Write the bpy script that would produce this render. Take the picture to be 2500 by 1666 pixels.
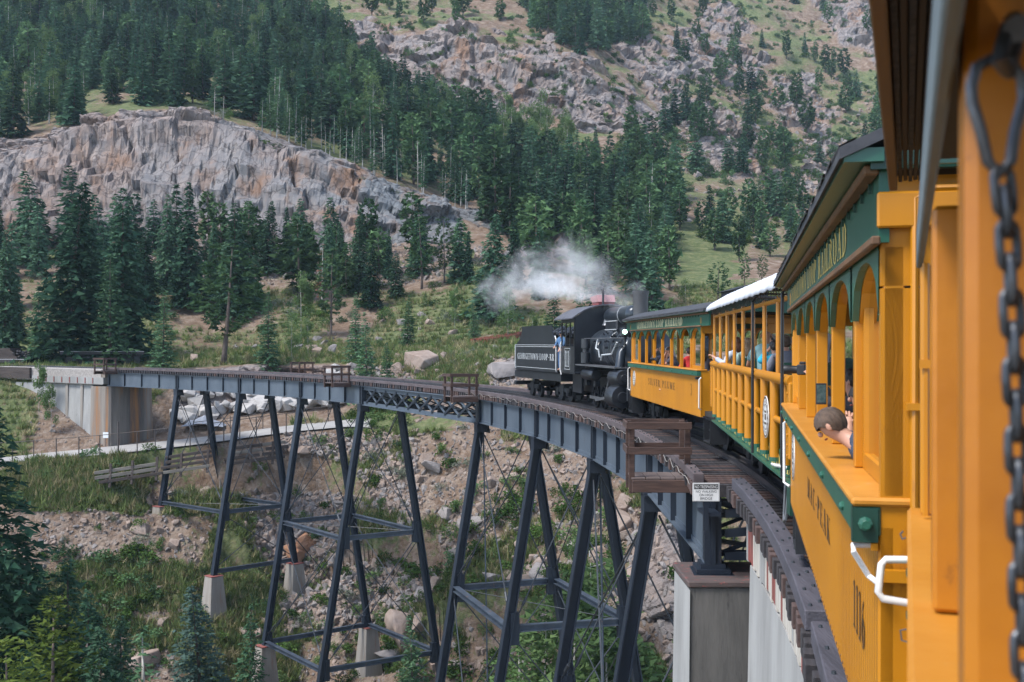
import bpy, bmesh, math, random
import numpy as np
from mathutils import Vector, Matrix, Euler

for o in list(bpy.data.objects):
    bpy.data.objects.remove(o)
SC = bpy.context.scene
COL = SC.collection
random.seed(7)
RNG = np.random.default_rng(7)
R_ = math.radians

# ------------------------------------------------------------------ camera
CZ = 2.7245
cam_d = bpy.data.cameras.new('camera')
cam = bpy.data.objects.new('camera', cam_d)
COL.objects.link(cam)
cam.location = (0, 0, CZ)
cam.rotation_euler = (R_(90), 0, 0)
cam_d.sensor_width = 36.0
cam_d.lens = 38.6
cam_d.shift_y = 0.0184
cam_d.clip_start = 0.05
cam_d.clip_end = 6000
cam_d.dof.use_dof = True
cam_d.dof.focus_distance = 24.0
cam_d.dof.aperture_fstop = 6.3
SC.camera = cam
# ------------------------------------------------------------------ sky, sun
W = bpy.data.worlds.new('World')
SC.world = W
W.use_nodes = True
nt = W.node_tree
bg = nt.nodes['Background']
sky = nt.nodes.new('ShaderNodeTexSky')
sky.sky_type = 'NISHITA'
sky.sun_disc = False
SUN_EL, SUN_AZ = 56.0, 238.0          # degrees, azimuth clockwise from +Y (ahead)
sky.sun_elevation = R_(SUN_EL)
sky.sun_rotation = R_(SUN_AZ)
sky.air_density = 1.0
sky.dust_density = 3.5
sky.altitude = 2500
hs = nt.nodes.new('ShaderNodeHueSaturation')     # thin overcast: less blue than a clear sky
hs.inputs['Saturation'].default_value = 0.8
nt.links.new(sky.outputs[0], hs.inputs['Color'])
nt.links.new(hs.outputs[0], bg.inputs['Color'])
bg.inputs['Strength'].default_value = 0.10
sun_d = bpy.data.lights.new('sun', 'SUN')
sun_d.energy = 1.5
sun_d.angle = R_(18)
sun_d.color = (1.0, 0.975, 0.94)
sun = bpy.data.objects.new('sun', sun_d)
COL.objects.link(sun)
sun.location = (0, 0, 80)
sun.rotation_euler = Euler((R_(90 - SUN_EL), 0, R_(180 - SUN_AZ)), 'XYZ')
SC.view_settings.view_transform = 'Standard'
SC.view_settings.look = 'None'
SC.view_settings.exposure = 1.88
SC.view_settings.gamma = 1
SC.view_settings.use_curve_mapping = False
SC.render.engine = 'CYCLES'
SC.cycles.max_bounces = 6
SC.cycles.diffuse_bounces = 3
SC.cycles.transparent_max_bounces = 8
SC.cycles.volume_bounces = 1

# ------------------------------------------------------------------ materials
def _set(b, **k):
    for a, v in k.items():
        b.inputs[a.replace('_', ' ')].default_value = v

def pmat(name, c1, c2=None, scale=3.0, rough=0.6, metal=0.0, bump=0.15, bscale=None, stretch=(1, 1, 1),
         lo=0.35, hi=0.65, c3=None, spot=0.0, spec=0.5, bdist=0.02, coord='Object', streak=None):
    """painted / weathered surface: two colours mixed by noise, a third one in spots, fine relief"""
    m = bpy.data.materials.new(name)
    m.use_nodes = True
    t = m.node_tree; N = t.nodes; L = t.links
    b = N['Principled BSDF']
    _set(b, Roughness=rough, Metallic=metal)
    b.inputs['Specular IOR Level'].default_value = spec
    if c2 is None:
        c2 = tuple(x * 0.8 for x in c1)
    tc = N.new('ShaderNodeTexCoord'); mp = N.new('ShaderNodeMapping')
    mp.inputs['Scale'].default_value = stretch
    L.new(tc.outputs[coord], mp.inputs[0])
    n1 = N.new('ShaderNodeTexNoise'); n1.inputs['Scale'].default_value = scale; n1.inputs['Detail'].default_value = 6
    n1.inputs['Roughness'].default_value = 0.62
    L.new(mp.outputs[0], n1.inputs['Vector'])
    cr = N.new('ShaderNodeValToRGB')
    cr.color_ramp.elements[0].position = lo; cr.color_ramp.elements[0].color = (*c1, 1)
    cr.color_ramp.elements[1].position = hi; cr.color_ramp.elements[1].color = (*c2, 1)
    L.new(n1.outputs[0], cr.inputs[0])
    out = cr.outputs[0]
    if c3 is not None:
        n2 = N.new('ShaderNodeTexNoise'); n2.inputs['Scale'].default_value = scale * 2.7; n2.inputs['Detail'].default_value = 8
        n2.inputs['Roughness'].default_value = 0.7
        if streak:
            mp2 = N.new('ShaderNodeMapping'); mp2.inputs['Scale'].default_value = streak; mp2.inputs['Location'].default_value = (3.1, 1.7, 9.2)
            L.new(tc.outputs[coord], mp2.inputs[0]); L.new(mp2.outputs[0], n2.inputs['Vector'])
        else:
            L.new(mp.outputs[0], n2.inputs['Vector'])
        r2 = N.new('ShaderNodeValToRGB')
        r2.color_ramp.elements[0].position = 0.66 - spot * 0.3; r2.color_ramp.elements[0].color = (0, 0, 0, 1)
        r2.color_ramp.elements[1].position = 0.74 - spot * 0.2; r2.color_ramp.elements[1].color = (1, 1, 1, 1)
        L.new(n2.outputs[0], r2.inputs[0])
        mx = N.new('ShaderNodeMixRGB'); L.new(r2.outputs[0], mx.inputs[0]); L.new(out, mx.inputs[1]); mx.inputs[2].default_value = (*c3, 1)
        out = mx.outputs[0]
    L.new(out, b.inputs['Base Color'])
    if bump:
        nb = N.new('ShaderNodeTexNoise'); nb.inputs['Scale'].default_value = bscale or scale * 6; nb.inputs['Detail'].default_value = 5
        L.new(mp.outputs[0], nb.inputs['Vector'])
        bp = N.new('ShaderNodeBump'); bp.inputs['Strength'].default_value = bump; bp.inputs['Distance'].default_value = bdist
        L.new(nb.outputs[0], bp.inputs['Height']); L.new(bp.outputs[0], b.inputs['Normal'])
    return m

def leafmat(name, c1, c2, transl=0.25, var=0.35):
    """foliage: colour varies per tree and per twig"""
    m = bpy.data.materials.new(name); m.use_nodes = True
    t = m.node_tree; N = t.nodes; L = t.links
    N.remove(N['Principled BSDF'])
    oi = N.new('ShaderNodeObjectInfo'); ge = N.new('ShaderNodeNewGeometry')
    mx = N.new('ShaderNodeMixRGB'); mx.inputs[1].default_value = (*c1, 1); mx.inputs[2].default_value = (*c2, 1)
    ad = N.new('ShaderNodeMath'); ad.operation = 'MULTIPLY_ADD'; ad.inputs[1].default_value = 0.5
    m2 = N.new('ShaderNodeMath'); m2.operation = 'MULTIPLY'; m2.inputs[1].default_value = 0.5
    L.new(oi.outputs['Random'], m2.inputs[0]); L.new(ge.outputs['Random Per Island'], ad.inputs[0]); L.new(m2.outputs[0], ad.inputs[2])
    L.new(ad.outputs[0], mx.inputs[0])
    hv = N.new('ShaderNodeHueSaturation')
    mr = N.new('ShaderNodeMapRange'); mr.inputs[3].default_value = 1 - var; mr.inputs[4].default_value = 1 + var
    ml = N.new('ShaderNodeMath'); ml.operation = 'MULTIPLY'; ml.inputs[1].default_value = 7.31
    fr = N.new('ShaderNodeMath'); fr.operation = 'FRACT'
    L.new(oi.outputs['Random'], ml.inputs[0]); L.new(ml.outputs[0], fr.inputs[0]); L.new(fr.outputs[0], mr.inputs[0])
    L.new(mr.outputs[0], hv.inputs['Value']); L.new(mx.outputs[0], hv.inputs['Color'])
    d = N.new('ShaderNodeBsdfDiffuse'); tr_ = N.new('ShaderNodeBsdfTranslucent'); ms = N.new('ShaderNodeMixShader')
    ms.inputs[0].default_value = transl
    L.new(hv.outputs[0], d.inputs[0]); L.new(hv.outputs[0], tr_.inputs[0])
    L.new(d.outputs[0], ms.inputs[1]); L.new(tr_.outputs[0], ms.inputs[2]); L.new(ms.outputs[0], N['Material Output'].inputs[0])
    return m

# ------------------------------------------------------------------ mesh builder
class MB:
    def __init__(self):
        self.v = []; self.f = []; self.m = []; self.mi = 0
    def add(self, vs, fs):
        o = len(self.v); self.v.extend([tuple(p) for p in vs])
        for q in fs:
            self.f.append(tuple(i + o for i in q)); self.m.append(self.mi)
        return self
    def box(self, x0, x1, y0, y1, z0, z1):
        vs = [(x, y, z) for z in (z0, z1) for y in (y0, y1) for x in (x0, x1)]
        return self.add(vs, [(0, 2, 3, 1), (4, 5, 7, 6), (0, 1, 5, 4), (2, 6, 7, 3), (0, 4, 6, 2), (1, 3, 7, 5)])
    def hexa(self, lo, hi):
        """lo, hi: four points each, same winding (counter-clockwise seen from hi side)"""
        return self.add(list(lo) + list(hi), [(3, 2, 1, 0), (4, 5, 6, 7), (0, 1, 5, 4), (1, 2, 6, 5), (2, 3, 7, 6), (3, 0, 4, 7)])
    def frame(self, p0, p1, up):
        p0 = Vector(p0); p1 = Vector(p1); d = (p1 - p0).normalized(); up = Vector(up)
        s = d.cross(up)
        if s.length < 1e-5: s = d.cross(Vector((1, 0, 0)))
        s.normalize(); u = s.cross(d).normalized()
        return p0, p1, s, u
    def beam(self, p0, p1, w, h, up=(0, 0, 1)):
        p0, p1, s, u = self.frame(p0, p1, up)
        a = [s * (w / 2 * i) + u * (h / 2 * j) for i, j in ((-1, -1), (1, -1), (1, 1), (-1, 1))]
        return self.hexa([p0 + q for q in a][::-1], [p1 + q for q in a][::-1])
    def hbeam(self, p0, p1, w, d, up, t=0.035):
        """H section: two flanges of width w (across 'side'), d apart along 'up', one web"""
        p0, p1, s, u = self.frame(p0, p1, up)
        for k in (-1, 1):
            q = u * (k * (d / 2 - t / 2))
            self.beam(p0 + q, p1 + q, w, t, u)
        return self.beam(p0, p1, t, d - 2 * t, u)
    def tube(self, pts, r, n=6, closed=False, cap=True):
        pts = [Vector(p) for p in pts]; k = len(pts)
        rs = r if isinstance(r, (list, tuple)) else [r] * k
        rings = []; pu = None
        for i, p in enumerate(pts):
            a = pts[i - 1] if (i > 0 or closed) else p
            b = pts[(i + 1) % k] if (i < k - 1 or closed) else p
            d = (b - a).normalized()
            if pu is None:
                pu = Vector((0, 0, 1)) if abs(d.z) < 0.9 else Vector((1, 0, 0))
            s = d.cross(pu).normalized(); pu = s.cross(d).normalized()
            rings.append([p + (s * math.cos(2 * math.pi * j / n) + pu * math.sin(2 * math.pi * j / n)) * rs[i] for j in range(n)])
        vs = [q for g in rings for q in g]; fs = []
        for i in range(k if closed else k - 1):
            i2 = (i + 1) % k
            for j in range(n):
                j2 = (j + 1) % n
                fs.append((i * n + j, i * n + j2, i2 * n + j2, i2 * n + j))
        if cap and not closed:
            fs.append(tuple(range(n))[::-1]); fs.append(tuple((k - 1) * n + j for j in range(n)))
        return self.add(vs, fs)
    def cyl(self, p0, p1, r0, r1=None, n=16):
        return self.tube([p0, p1], [r0, r0 if r1 is None else r1], n)
    def lathe(self, prof, c=(0, 0, 0), axis=(0, 0, 1), n=16):
        """prof: list of (r, t) along the axis"""
        ax = Vector(axis).normalized(); c = Vector(c)
        s = ax.cross(Vector((0, 0, 1)) if abs(ax.z) < 0.9 else Vector((1, 0, 0))).normalized(); u = s.cross(ax)
        vs = []; fs = []; k = len(prof)
        for r, t in prof:
            for j in range(n):
                a = 2 * math.pi * j / n
                vs.append(c + ax * t + (s * math.cos(a) + u * math.sin(a)) * r)
        for i in range(k - 1):
            for j in range(n):
                j2 = (j + 1) % n; fs.append((i * n + j, i * n + j2, (i + 1) * n + j2, (i + 1) * n + j))
        fs.append(tuple(range(n))[::-1]); fs.append(tuple((k - 1) * n + j for j in range(n)))
        return self.add(vs, fs)
    def ell(self, c, r, n=10, m=7, rot=None):
        vs = []; fs = []
        for i in range(m + 1):
            a = math.pi * i / m
            for j in range(n):
                b = 2 * math.pi * j / n
                q = Vector((r[0] * math.sin(a) * math.cos(b), r[1] * math.sin(a) * math.sin(b), r[2] * math.cos(a)))
                if rot: q = rot @ q
                vs.append(Vector(c) + q)
        for i in range(m):
            for j in range(n):
                j2 = (j + 1) % n; fs.append((i * n + j, (i + 1) * n + j, (i + 1) * n + j2, i * n + j2))
        return self.add(vs, fs)
    def prism(self, poly, d):
        """poly: list of 3-D points (planar), extruded by vector d"""
        k = len(poly); d = Vector(d); a = [Vector(p) for p in poly]
        vs = a + [p + d for p in a]
        fs = [tuple(range(k))[::-1], tuple(range(k, 2 * k))] + [(i, (i + 1) % k, k + (i + 1) % k, k + i) for i in range(k)]
        return self.add(vs, fs)
    def mesh(self, name, mats, off=None, smooth=False, bevel=0.0, fix=True):
        me = bpy.data.meshes.new(name)
        vs = self.v if off is None else [(p[0] - off[0], p[1] - off[1], p[2] - off[2]) for p in self.v]
        me.from_pydata(vs, [], self.f)
        ms = mats if isinstance(mats, (list, tuple)) else [mats]
        for m in ms: me.materials.append(m)
        if len(ms) > 1: me.polygons.foreach_set('material_index', self.m)
        if fix or bevel:
            b = bmesh.new(); b.from_mesh(me)
            bmesh.ops.remove_doubles(b, verts=b.verts, dist=1e-5)
            bmesh.ops.recalc_face_normals(b, faces=b.faces)
            if bevel: bmesh.ops.bevel(b, geom=b.edges[:], offset=bevel, segments=1, affect='EDGES', profile=0.5)
            b.to_mesh(me); b.free()
        if smooth:
            me.polygons.foreach_set('use_smooth', [True] * len(me.polygons))
            if smooth != 'all':
                try: me.set_sharp_from_angle(angle=R_(40))
                except Exception: pass
        me.update()
        return me
    def build(self, name, mats, parent=None, world=False, **k):
        off = parent.location if (world and parent is not None) else None
        o = bpy.data.objects.new(name, self.mesh(name, mats, off=off, **k))
        COL.objects.link(o)
        if parent is not None: o.parent = parent
        return o

def tag(o, label=None, cat=None, group=None, kind=None):
    if label: o['label'] = label
    if cat: o['category'] = cat
    if group: o['group'] = group
    if kind: o['kind'] = kind
    return o
def thing(name, label, cat, loc=(0, 0, 0), rot=(0, 0, 0), group=None):
    o = bpy.data.objects.new(name, None); COL.objects.link(o)
    o.location = loc; o.rotation_euler = rot; o.empty_display_size = 0.3
    return tag(o, label, cat, group)
def inst(name, mesh, parent=None, loc=(0, 0, 0), rot=(0, 0, 0), scale=(1, 1, 1)):
    o = bpy.data.objects.new(name, mesh); COL.objects.link(o)
    o.location = loc; o.rotation_euler = rot; o.scale = scale
    if parent is not None: o.parent = parent
    return o
def copy_tree(o, parent=None):
    c = o.copy(); COL.objects.link(c)
    if parent is not None: c.parent = parent
    for ch in o.children: copy_tree(ch, c)
    return c
def npmesh(name, v, faces, mats, smooth=False):
    """numpy verts (n,3) and faces (m,3|4) to a mesh"""
    me = bpy.data.meshes.new(name); v = np.asarray(v, np.float32); f = np.asarray(faces, np.int32)
    k = f.shape[1]
    me.vertices.add(len(v)); me.vertices.foreach_set('co', v.ravel())
    me.loops.add(f.size); me.loops.foreach_set('vertex_index', f.ravel())
    me.polygons.add(len(f)); me.polygons.foreach_set('loop_start', np.arange(0, f.size, k, dtype=np.int32))
    me.polygons.foreach_set('loop_total', np.full(len(f), k, np.int32))
    if smooth: me.polygons.foreach_set('use_smooth', np.ones(len(f), bool))
    for m in (mats if isinstance(mats, (list, tuple)) else [mats]): me.materials.append(m)
    me.update(calc_edges=True); me.validate()
    return me

def land(u, D):
    """the landmark of the picture nearest to a bearing, for labels"""
    if D > 108:
        T = [(120, 'left edge'), (260, 'flat cars'), (370, 'far abutment'), (520, 'first deck spans'), (620, 'leaning pine'), (760, 'right hand platform'), (880, 'twin platforms'), (1020, 'lattice span'), (1170, 'deck left of the tender'), (1270, 'tender'), (1370, 'tender front'), (1470, 'locomotive cab'), (1540, 'boiler'), (1620, 'smokestack'), (1720, 'far coach roof'), (1830, 'white canopy'), (9999, 'nearest coach roof')]
    else:
        T = [(120, 'left edge'), (250, 'path fence'), (370, 'far abutment'), (480, 'leftmost leg'), (600, 'second leg'), (700, 'third leg'), (830, 'fourth leg'), (980, 'lattice span'), (1120, 'middle tower leg'), (1240, 'fifth leg'), (1360, 'sixth leg'), (1480, 'seventh leg'), (1600, 'large platform'), (9999, 'near pier')]
    for a, n in T:
        if u < a: return n
def sized(v, lo, hi): return 'small ' if v < lo else 'large ' if v > hi else 'middling '
def fit(lab, *more):
    """append phrases while the label stays within 16 words"""
    for m in more:
        if len((lab + ' ' + m).split()) <= 16: lab = lab + ' ' + m
    return lab
# ------------------------------------------------------------------ the railway curve (radius 93 m, climbing away)
CK, CX, CT, CG = 0.0107, 1.4096, 0.30592, 0.01585
def track(s, off=0.0, z=0.0):
    """point at arc length s, 'off' metres to the right, z above the rail top; also the heading"""
    th = CT - CK * s
    x = CX + (math.cos(th) - math.cos(CT)) / CK; y = (math.sin(CT) - math.sin(th)) / CK
    return Vector((x + off * math.cos(th), y - off * math.sin(th), CG * s + z))
def heading(s): return CT - CK * s
def rail_frame(s):
    """rotation of a vehicle: local +x along the track (away), +y to the left"""
    return (0, -math.atan(CG), math.pi / 2 - heading(s))
def at(u, v, d):
    """place seen along a sight line of the survey (u, v in 2500 x 1666), d metres ahead"""
    return Vector(((u - 1250) / 2681 * d, d, CZ - (v - 879) / 2681 * d))
# ================================================================== TERRAIN
def _h(i, j, k, sd):
    n = (i * 374761393 + j * 668265263 + k * 1274126177 + sd * 974634777) & 0xFFFFFFFF
    n = ((n ^ (n >> 13)) * 1274126177) & 0xFFFFFFFF
    n = (n ^ (n >> 16)) & 0xFFFFFFFF
    return n.astype(np.float64) / 4294967295.0
def vnoise(p, sd=0):
    q = np.floor(p).astype(np.int64); f = p - q; w = f * f * (3 - 2 * f)
    r = 0
    for a in (0, 1):
        wa = w[:, 0] if a else 1 - w[:, 0]
        for b in (0, 1):
            wb = w[:, 1] if b else 1 - w[:, 1]
            for c in (0, 1):
                wc = w[:, 2] if c else 1 - w[:, 2]
                r = r + wa * wb * wc * _h(q[:, 0] + a, q[:, 1] + b, q[:, 2] + c, sd)
    return r * 2 - 1
def fbm(p, o=4, sd=0, ridge=False):
    r = np.zeros(len(p)); a = 1.0; t = 0
    for i in range(o):
        n = vnoise(p, sd + i)
        r += a * ((1 - 2 * np.abs(n)) if ridge else n); t += a
        p = p * 2.03; a *= 0.5
    return r / t
def worley(p, sd=0):
    """distance to nearest and second nearest cell point, and a random number of the cell"""
    q = np.floor(p).astype(np.int64); n = len(p)
    d1 = np.full(n, 9.0); d2 = np.full(n, 9.0); idv = np.zeros(n); tilt = np.zeros(n)
    for a in (-1, 0, 1):
        for b in (-1, 0, 1):
            for c in (-1, 0, 1):
                ci, cj, ck = q[:, 0] + a, q[:, 1] + b, q[:, 2] + c
                ex = p[:, 0] - ci - _h(ci, cj, ck, sd); ey = p[:, 1] - cj - _h(ci, cj, ck, sd + 1); ez = p[:, 2] - ck - _h(ci, cj, ck, sd + 2)
                d = np.sqrt(ex * ex + ey * ey + ez * ez)
                m = d < d1
                d2 = np.where(m, d1, np.minimum(d2, d)); idv = np.where(m, _h(ci, cj, ck, sd + 3), idv)
                tilt = np.where(m, ex * (_h(ci, cj, ck, sd + 4) - .5) + ey * (_h(ci, cj, ck, sd + 5) - .5) + ez * (_h(ci, cj, ck, sd + 6) - .5), tilt); d1 = np.where(m, d, d1)
    return d1, d2, idv, tilt

# Contour features of the valley, each a list of (bearing u, level v, distance D); 'z:' rows give the height itself.
ROWS = [
 [(u, 'z', -17, 13) for u in (-600, 3100)],
 [(u, 'z', -30, 45) for u in (-600, 3100)],
 [(-600, 'z', -30, 76), (0, 'z', -29, 79), (1000, 'z', -27, 77), (1500, 'z', -26, 66), (1650, 'z', -25, 60), (3100, 'z', -25, 60)],
 [(-600, 1666, 84), (0, 1666, 86), (500, 1666, 87), (750, 1666, 91), (900, 1666, 87.5), (1100, 1666, 84.5), (1300, 1666, 81), (1500, 1666, 75), (1650, 1666, 70), (3100, 1666, 70)],
 [(-600, 1400, 90), (0, 1400, 92), (500, 1440, 92.5), (733, 1440, 97), (900, 1400, 95), (1100, 1400, 92), (1300, 1400, 87), (1500, 1400, 81), (1650, 1400, 76), (3100, 1400, 76)],
 [(-600, 1200, 95), (0, 1200, 97), (500, 1230, 98.5), (733, 1230, 101.8), (900, 1200, 101), (1100, 1200, 97.5), (1300, 1200, 93), (1500, 1200, 87), (1650, 1200, 82), (3100, 1200, 82)],
 [(-600, 1142, 98), (0, 1137, 99.5), (250, 1116, 101), (500, 1088, 103), (700, 1060, 105), (850, 1046, 107), (1000, 1050, 104), (1200, 1050, 101), (1400, 1050, 99), (1650, 1050, 92), (3100, 1050, 92)],
 [(-600, 1130, 102.5), (0, 1122, 103.5), (250, 1096, 104.8), (500, 1070, 107), (700, 1043, 109), (850, 1028, 111), (1000, 1000, 109), (1200, 985, 106), (1400, 985, 104), (1650, 985, 98), (3100, 985, 98)],
 [(-600, 925, 112.5), (0, 925, 113), (95, 935, 112), (200, 1000, 110), (250, 1080, 107), (370, 1072, 109), (450, 1010, 114), (800, 985, 114.5), (880, 975, 114), (1000, 955, 112), (1200, 940, 110), (1400, 930, 108), (1650, 930, 104), (3100, 930, 104)],
 [(-600, 'z', 1.75, 114), (0, 'z', 1.75, 114.2), (100, 'z', 1.72, 113.6), (200, 'z', 1.6, 113.5), (300, 'z', 1.3, 114), (370, 'z', 1.0, 115), (450, 905, 117), (800, 893, 118), (1000, 888, 118), (1200, 872, 117), (1400, 865, 116), (1650, 860, 114), (3100, 860, 114)],
 [(-600, 'z', 2.3, 132), (0, 'z', 2.3, 132), (350, 'z', 2.6, 132), (500, 852, 140), (800, 846, 138), (1000, 836, 136), (1200, 815, 136), (1400, 805, 138), (1650, 790, 140), (3100, 790, 140)],
 [(-600, 640, 172), (0, 640, 170), (250, 665, 166), (500, 680, 163), (680, 690, 160), (800, 700, 160), (1000, 690, 162), (1150, 650, 166), (1250, 660, 163), (1400, 680, 160), (1650, 700, 160), (3100, 700, 160)],
 [(-600, 590, 182), (0, 575, 184), (250, 592, 182), (500, 605, 181), (800, 612, 180), (1000, 592, 184), (1150, 585, 186), (1250, 630, 172), (1400, 660, 168), (1650, 685, 166), (3100, 685, 166)],
 [(-600, 392, 192), (0, 376, 193), (100, 352, 194), (200, 322, 195), (300, 306, 196), (400, 288, 197), (500, 300, 197), (620, 335, 196.5), (700, 365, 196), (800, 407, 195), (950, 465, 195), (1100, 523, 195), (1190, 558, 194), (1290, 608, 181), (1400, 650, 174), (1650, 675, 172), (3100, 675, 172)],
 [(-600, 375, 206), (0, 352, 206), (100, 330, 207), (200, 304, 209), (300, 286, 211), (400, 276, 213), (500, 286, 212), (620, 326, 209), (700, 358, 208), (800, 402, 207), (950, 462, 206), (1100, 522, 206), (1190, 545, 206), (1290, 585, 200), (1400, 610, 198), (1650, 640, 196), (3100, 640, 196)],
 [(-600, 230, 275), (0, 215, 275), (250, 190, 282), (400, 175, 288), (600, 205, 288), (800, 245, 284), (1000, 300, 280), (1200, 372, 270), (1300, 395, 268), (1400, 420, 268), (1500, 428, 272), (1600, 430, 275), (1800, 430, 290), (2000, 470, 300), (3100, 470, 300)],
 [(-600, 130, 320), (0, 118, 318), (400, 90, 328), (600, 110, 330), (800, 165, 322), (1000, 240, 312), (1100, 285, 306), (1200, 310, 304), (1300, 330, 305), (1400, 335, 308), (1500, 330, 312), (1600, 335, 318), (1800, 370, 330), (2000, 390, 345), (3100, 400, 345)],
 [(-600, 60, 350), (0, 45, 350), (400, 20, 360), (600, 40, 362), (800, 85, 355), (900, 85, 345), (1000, 82, 340), (1100, 90, 336), (1200, 96, 334), (1300, 112, 333), (1400, 140, 332), (1500, 205, 332), (1600, 300, 334), (1700, 310, 345), (1800, 310, 355), (2000, 330, 370), (3100, 340, 370)],
 [(-600, -100, 440), (0, -115, 440), (400, -130, 445), (800, -10, 430), (1000, 20, 425), (1200, 30, 430), (1400, 60, 440), (1600, 100, 450), (1700, 140, 455), (1850, 180, 460), (2000, 200, 470), (3100, 230, 470)],
 [(-600, -260, 540), (0, -270, 540), (800, -190, 545), (1200, -140, 560), (1600, -60, 570), (2000, -10, 600), (3100, 40, 600)],
 [(-600, -420, 800), (0, -420, 800), (800, -400, 820), (1600, -330, 850), (2000, -240, 860), (3100, -120, 860)],
 [(u, 'z', 300, 1100) for u in (-600, 3100)],
]
UC = np.concatenate([np.arange(-600, -150, 25), np.arange(-150, 2150, 5), np.arange(2150, 3101, 25)]).astype(float)
def _row(r):
    us = [q[0] for q in r]; D = [q[-1] for q in r]
    z = [q[2] if q[1] == 'z' else CZ - (q[1] - 879) / 2681 * q[2] for q in r]
    return np.interp(UC, us, D), np.interp(UC, us, z)
RD = np.array([_row(r)[0] for r in ROWS]); RZ = np.array([_row(r)[1] for r in ROWS])
_k = np.exp(-np.linspace(-2, 2, 21) ** 2); _k /= _k.sum()
def _sm(a): return np.array([np.convolve(np.pad(r, 10, 'edge'), _k, 'valid') for r in a])
RD = _sm(RD); RZ = _sm(RZ)
# rows between the features: number of steps of each band
NSTEP = [8, 10, 12, 60, 48, 44, 16, 12, 34, 14, 18, 34, 16, 110, 22, 60, 44, 70, 60, 26, 14]
cols_d = []; cols_z = []
for i, n in enumerate(NSTEP):
    for k in range(n):
        t = k / n
        cols_d.append(RD[i] * (1 - t) + RD[i + 1] * t); cols_z.append(RZ[i] * (1 - t) + RZ[i + 1] * t)
cols_d.append(RD[-1]); cols_z.append(RZ[-1])
GD = np.array(cols_d); GZ = np.array(cols_z)              # (rows, cols)
NR, NC = GD.shape
GX = GD * (UC - 1250)[None, :] / 2681
# projection of the unrefined ground, used to lay out the ground cover zones
def proj(x, y, z): return 1250 + 2681 * x / y, 879 - 2681 * (z - CZ) / y
PU, PV = proj(GX, GD, GZ)
def inpoly(u, v, poly):
    r = np.zeros(u.shape, bool); n = len(poly)
    for i in range(n):
        (x0, y0), (x1, y1) = poly[i], poly[(i + 1) % n]
        c = ((y0 > v) != (y1 > v)) & (u < (x1 - x0) * (v - y0) / ((y1 - y0) or 1e-9) + x0)
        r ^= c
    return r
_wn = np.stack([GX, GD, GZ], -1).reshape(-1, 3)
_wu = (fbm(_wn / 9.0, 3, 201) * 60).reshape(NR, NC); _wv = (fbm(_wn / 9.0, 3, 207) * 45).reshape(NR, NC)
_inp = inpoly
def inpolyw(u, v, poly): return _inp(u + _wu, v + _wv, poly)
BAND = np.repeat(np.arange(len(NSTEP)), NSTEP); BAND = np.append(BAND, len(NSTEP) - 1)[:, None] * np.ones((1, NC), int)
# rock, grass, rubble (0..1) zones
CLIFF = (BAND == 13) & (PU < 1230) | (BAND == 12) & (PU < 1130)
DOME = (inpolyw(PU, PV, [(850, 60), (1000, 78), (1200, 92), (1330, 105), (1420, 150), (1520, 215), (1640, 310), (1590, 345), (1480, 345), (1380, 300), (1250, 275), (1100, 260), (960, 190), (880, 120)]) & (BAND >= 15))
R2 = [[(1620, 110), (1700, 75), (1800, 100), (1880, 160), (1850, 200), (1760, 210), (1640, 200)], [(1880, 200), (1960, 210), (2030, 310), (2010, 325), (1900, 300)],
      [(1740, 330), (1800, 310), (1850, 350), (1840, 440), (1780, 440)], [(1890, 420), (1990, 410), (2120, 470), (2100, 540), (1960, 560), (1900, 480)], [(1960, 0), (2160, 0), (2160, 160), (2050, 110)],
      [(1560, 60), (1650, 200), (1700, 320), (1620, 300), (1540, 180)]]
R2 += [[(1640, 230), (1720, 240), (1790, 320), (1770, 400), (1690, 380)], [(1800, 470), (1900, 440), (1960, 560), (1880, 620), (1800, 560)], [(1480, 60), (1560, 100), (1600, 190), (1540, 180)], [(1690, 20), (1800, 10), (1830, 70), (1720, 70)], [(1985, 330), (2120, 380), (2130, 440), (2010, 420)], [(1700, 560), (1790, 570), (1800, 640), (1720, 640)]]
for p in R2: DOME |= inpolyw(PU, PV, p) & (BAND >= 15)
UNDER = (BAND == 8) & (PU > 430) & (PU < 830)
GULLY = inpolyw(PU, PV, [(1560, 1250), (1700, 1180), (1700, 1666), (1620, 1666), (1575, 1450)]) & (BAND < 8)
GULLY |= inpolyw(PU, PV, [(1230, 620), (1400, 480), (1460, 540), (1380, 640), (1290, 640)]) & (BAND >= 11) & (BAND < 15)
rock = np.zeros((NR, NC)); rock[CLIFF] = 1; rock[DOME] = 1; rock[UNDER] = 1; rock[GULLY] = 0.9
def blur(a, n):
    for _ in range(n):
        p = np.pad(a, 1, 'edge'); a = (p[:-2, 1:-1] + p[2:, 1:-1] + p[1:-1, :-2] + p[1:-1, 2:] + 2 * a) / 6
    return a
rock = blur(rock, 5)
P = np.stack([GX, GD, GZ], -1).reshape(-1, 3)
# coarse shape noise everywhere, quieter near the railway bench
amp = np.interp(GD.ravel(), [60, 95, 112, 124, 150, 190, 260, 500], [1.3, 0.7, 0.35, 0.25, 1.2, 1.0, 3.0, 6.0])
amp *= np.where((BAND.ravel() == 6) | ((BAND.ravel() == 9) & (PU.ravel() < 480)), 0.12, 1.0)
n1 = fbm(P / np.array([14., 14., 9.]), 4, 3)
n2 = fbm(P / 3.2, 3, 11)
P2 = P.copy()
P2[:, 2] += amp * n1 + np.minimum(amp, 1.2) * 0.22 * n2
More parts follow.
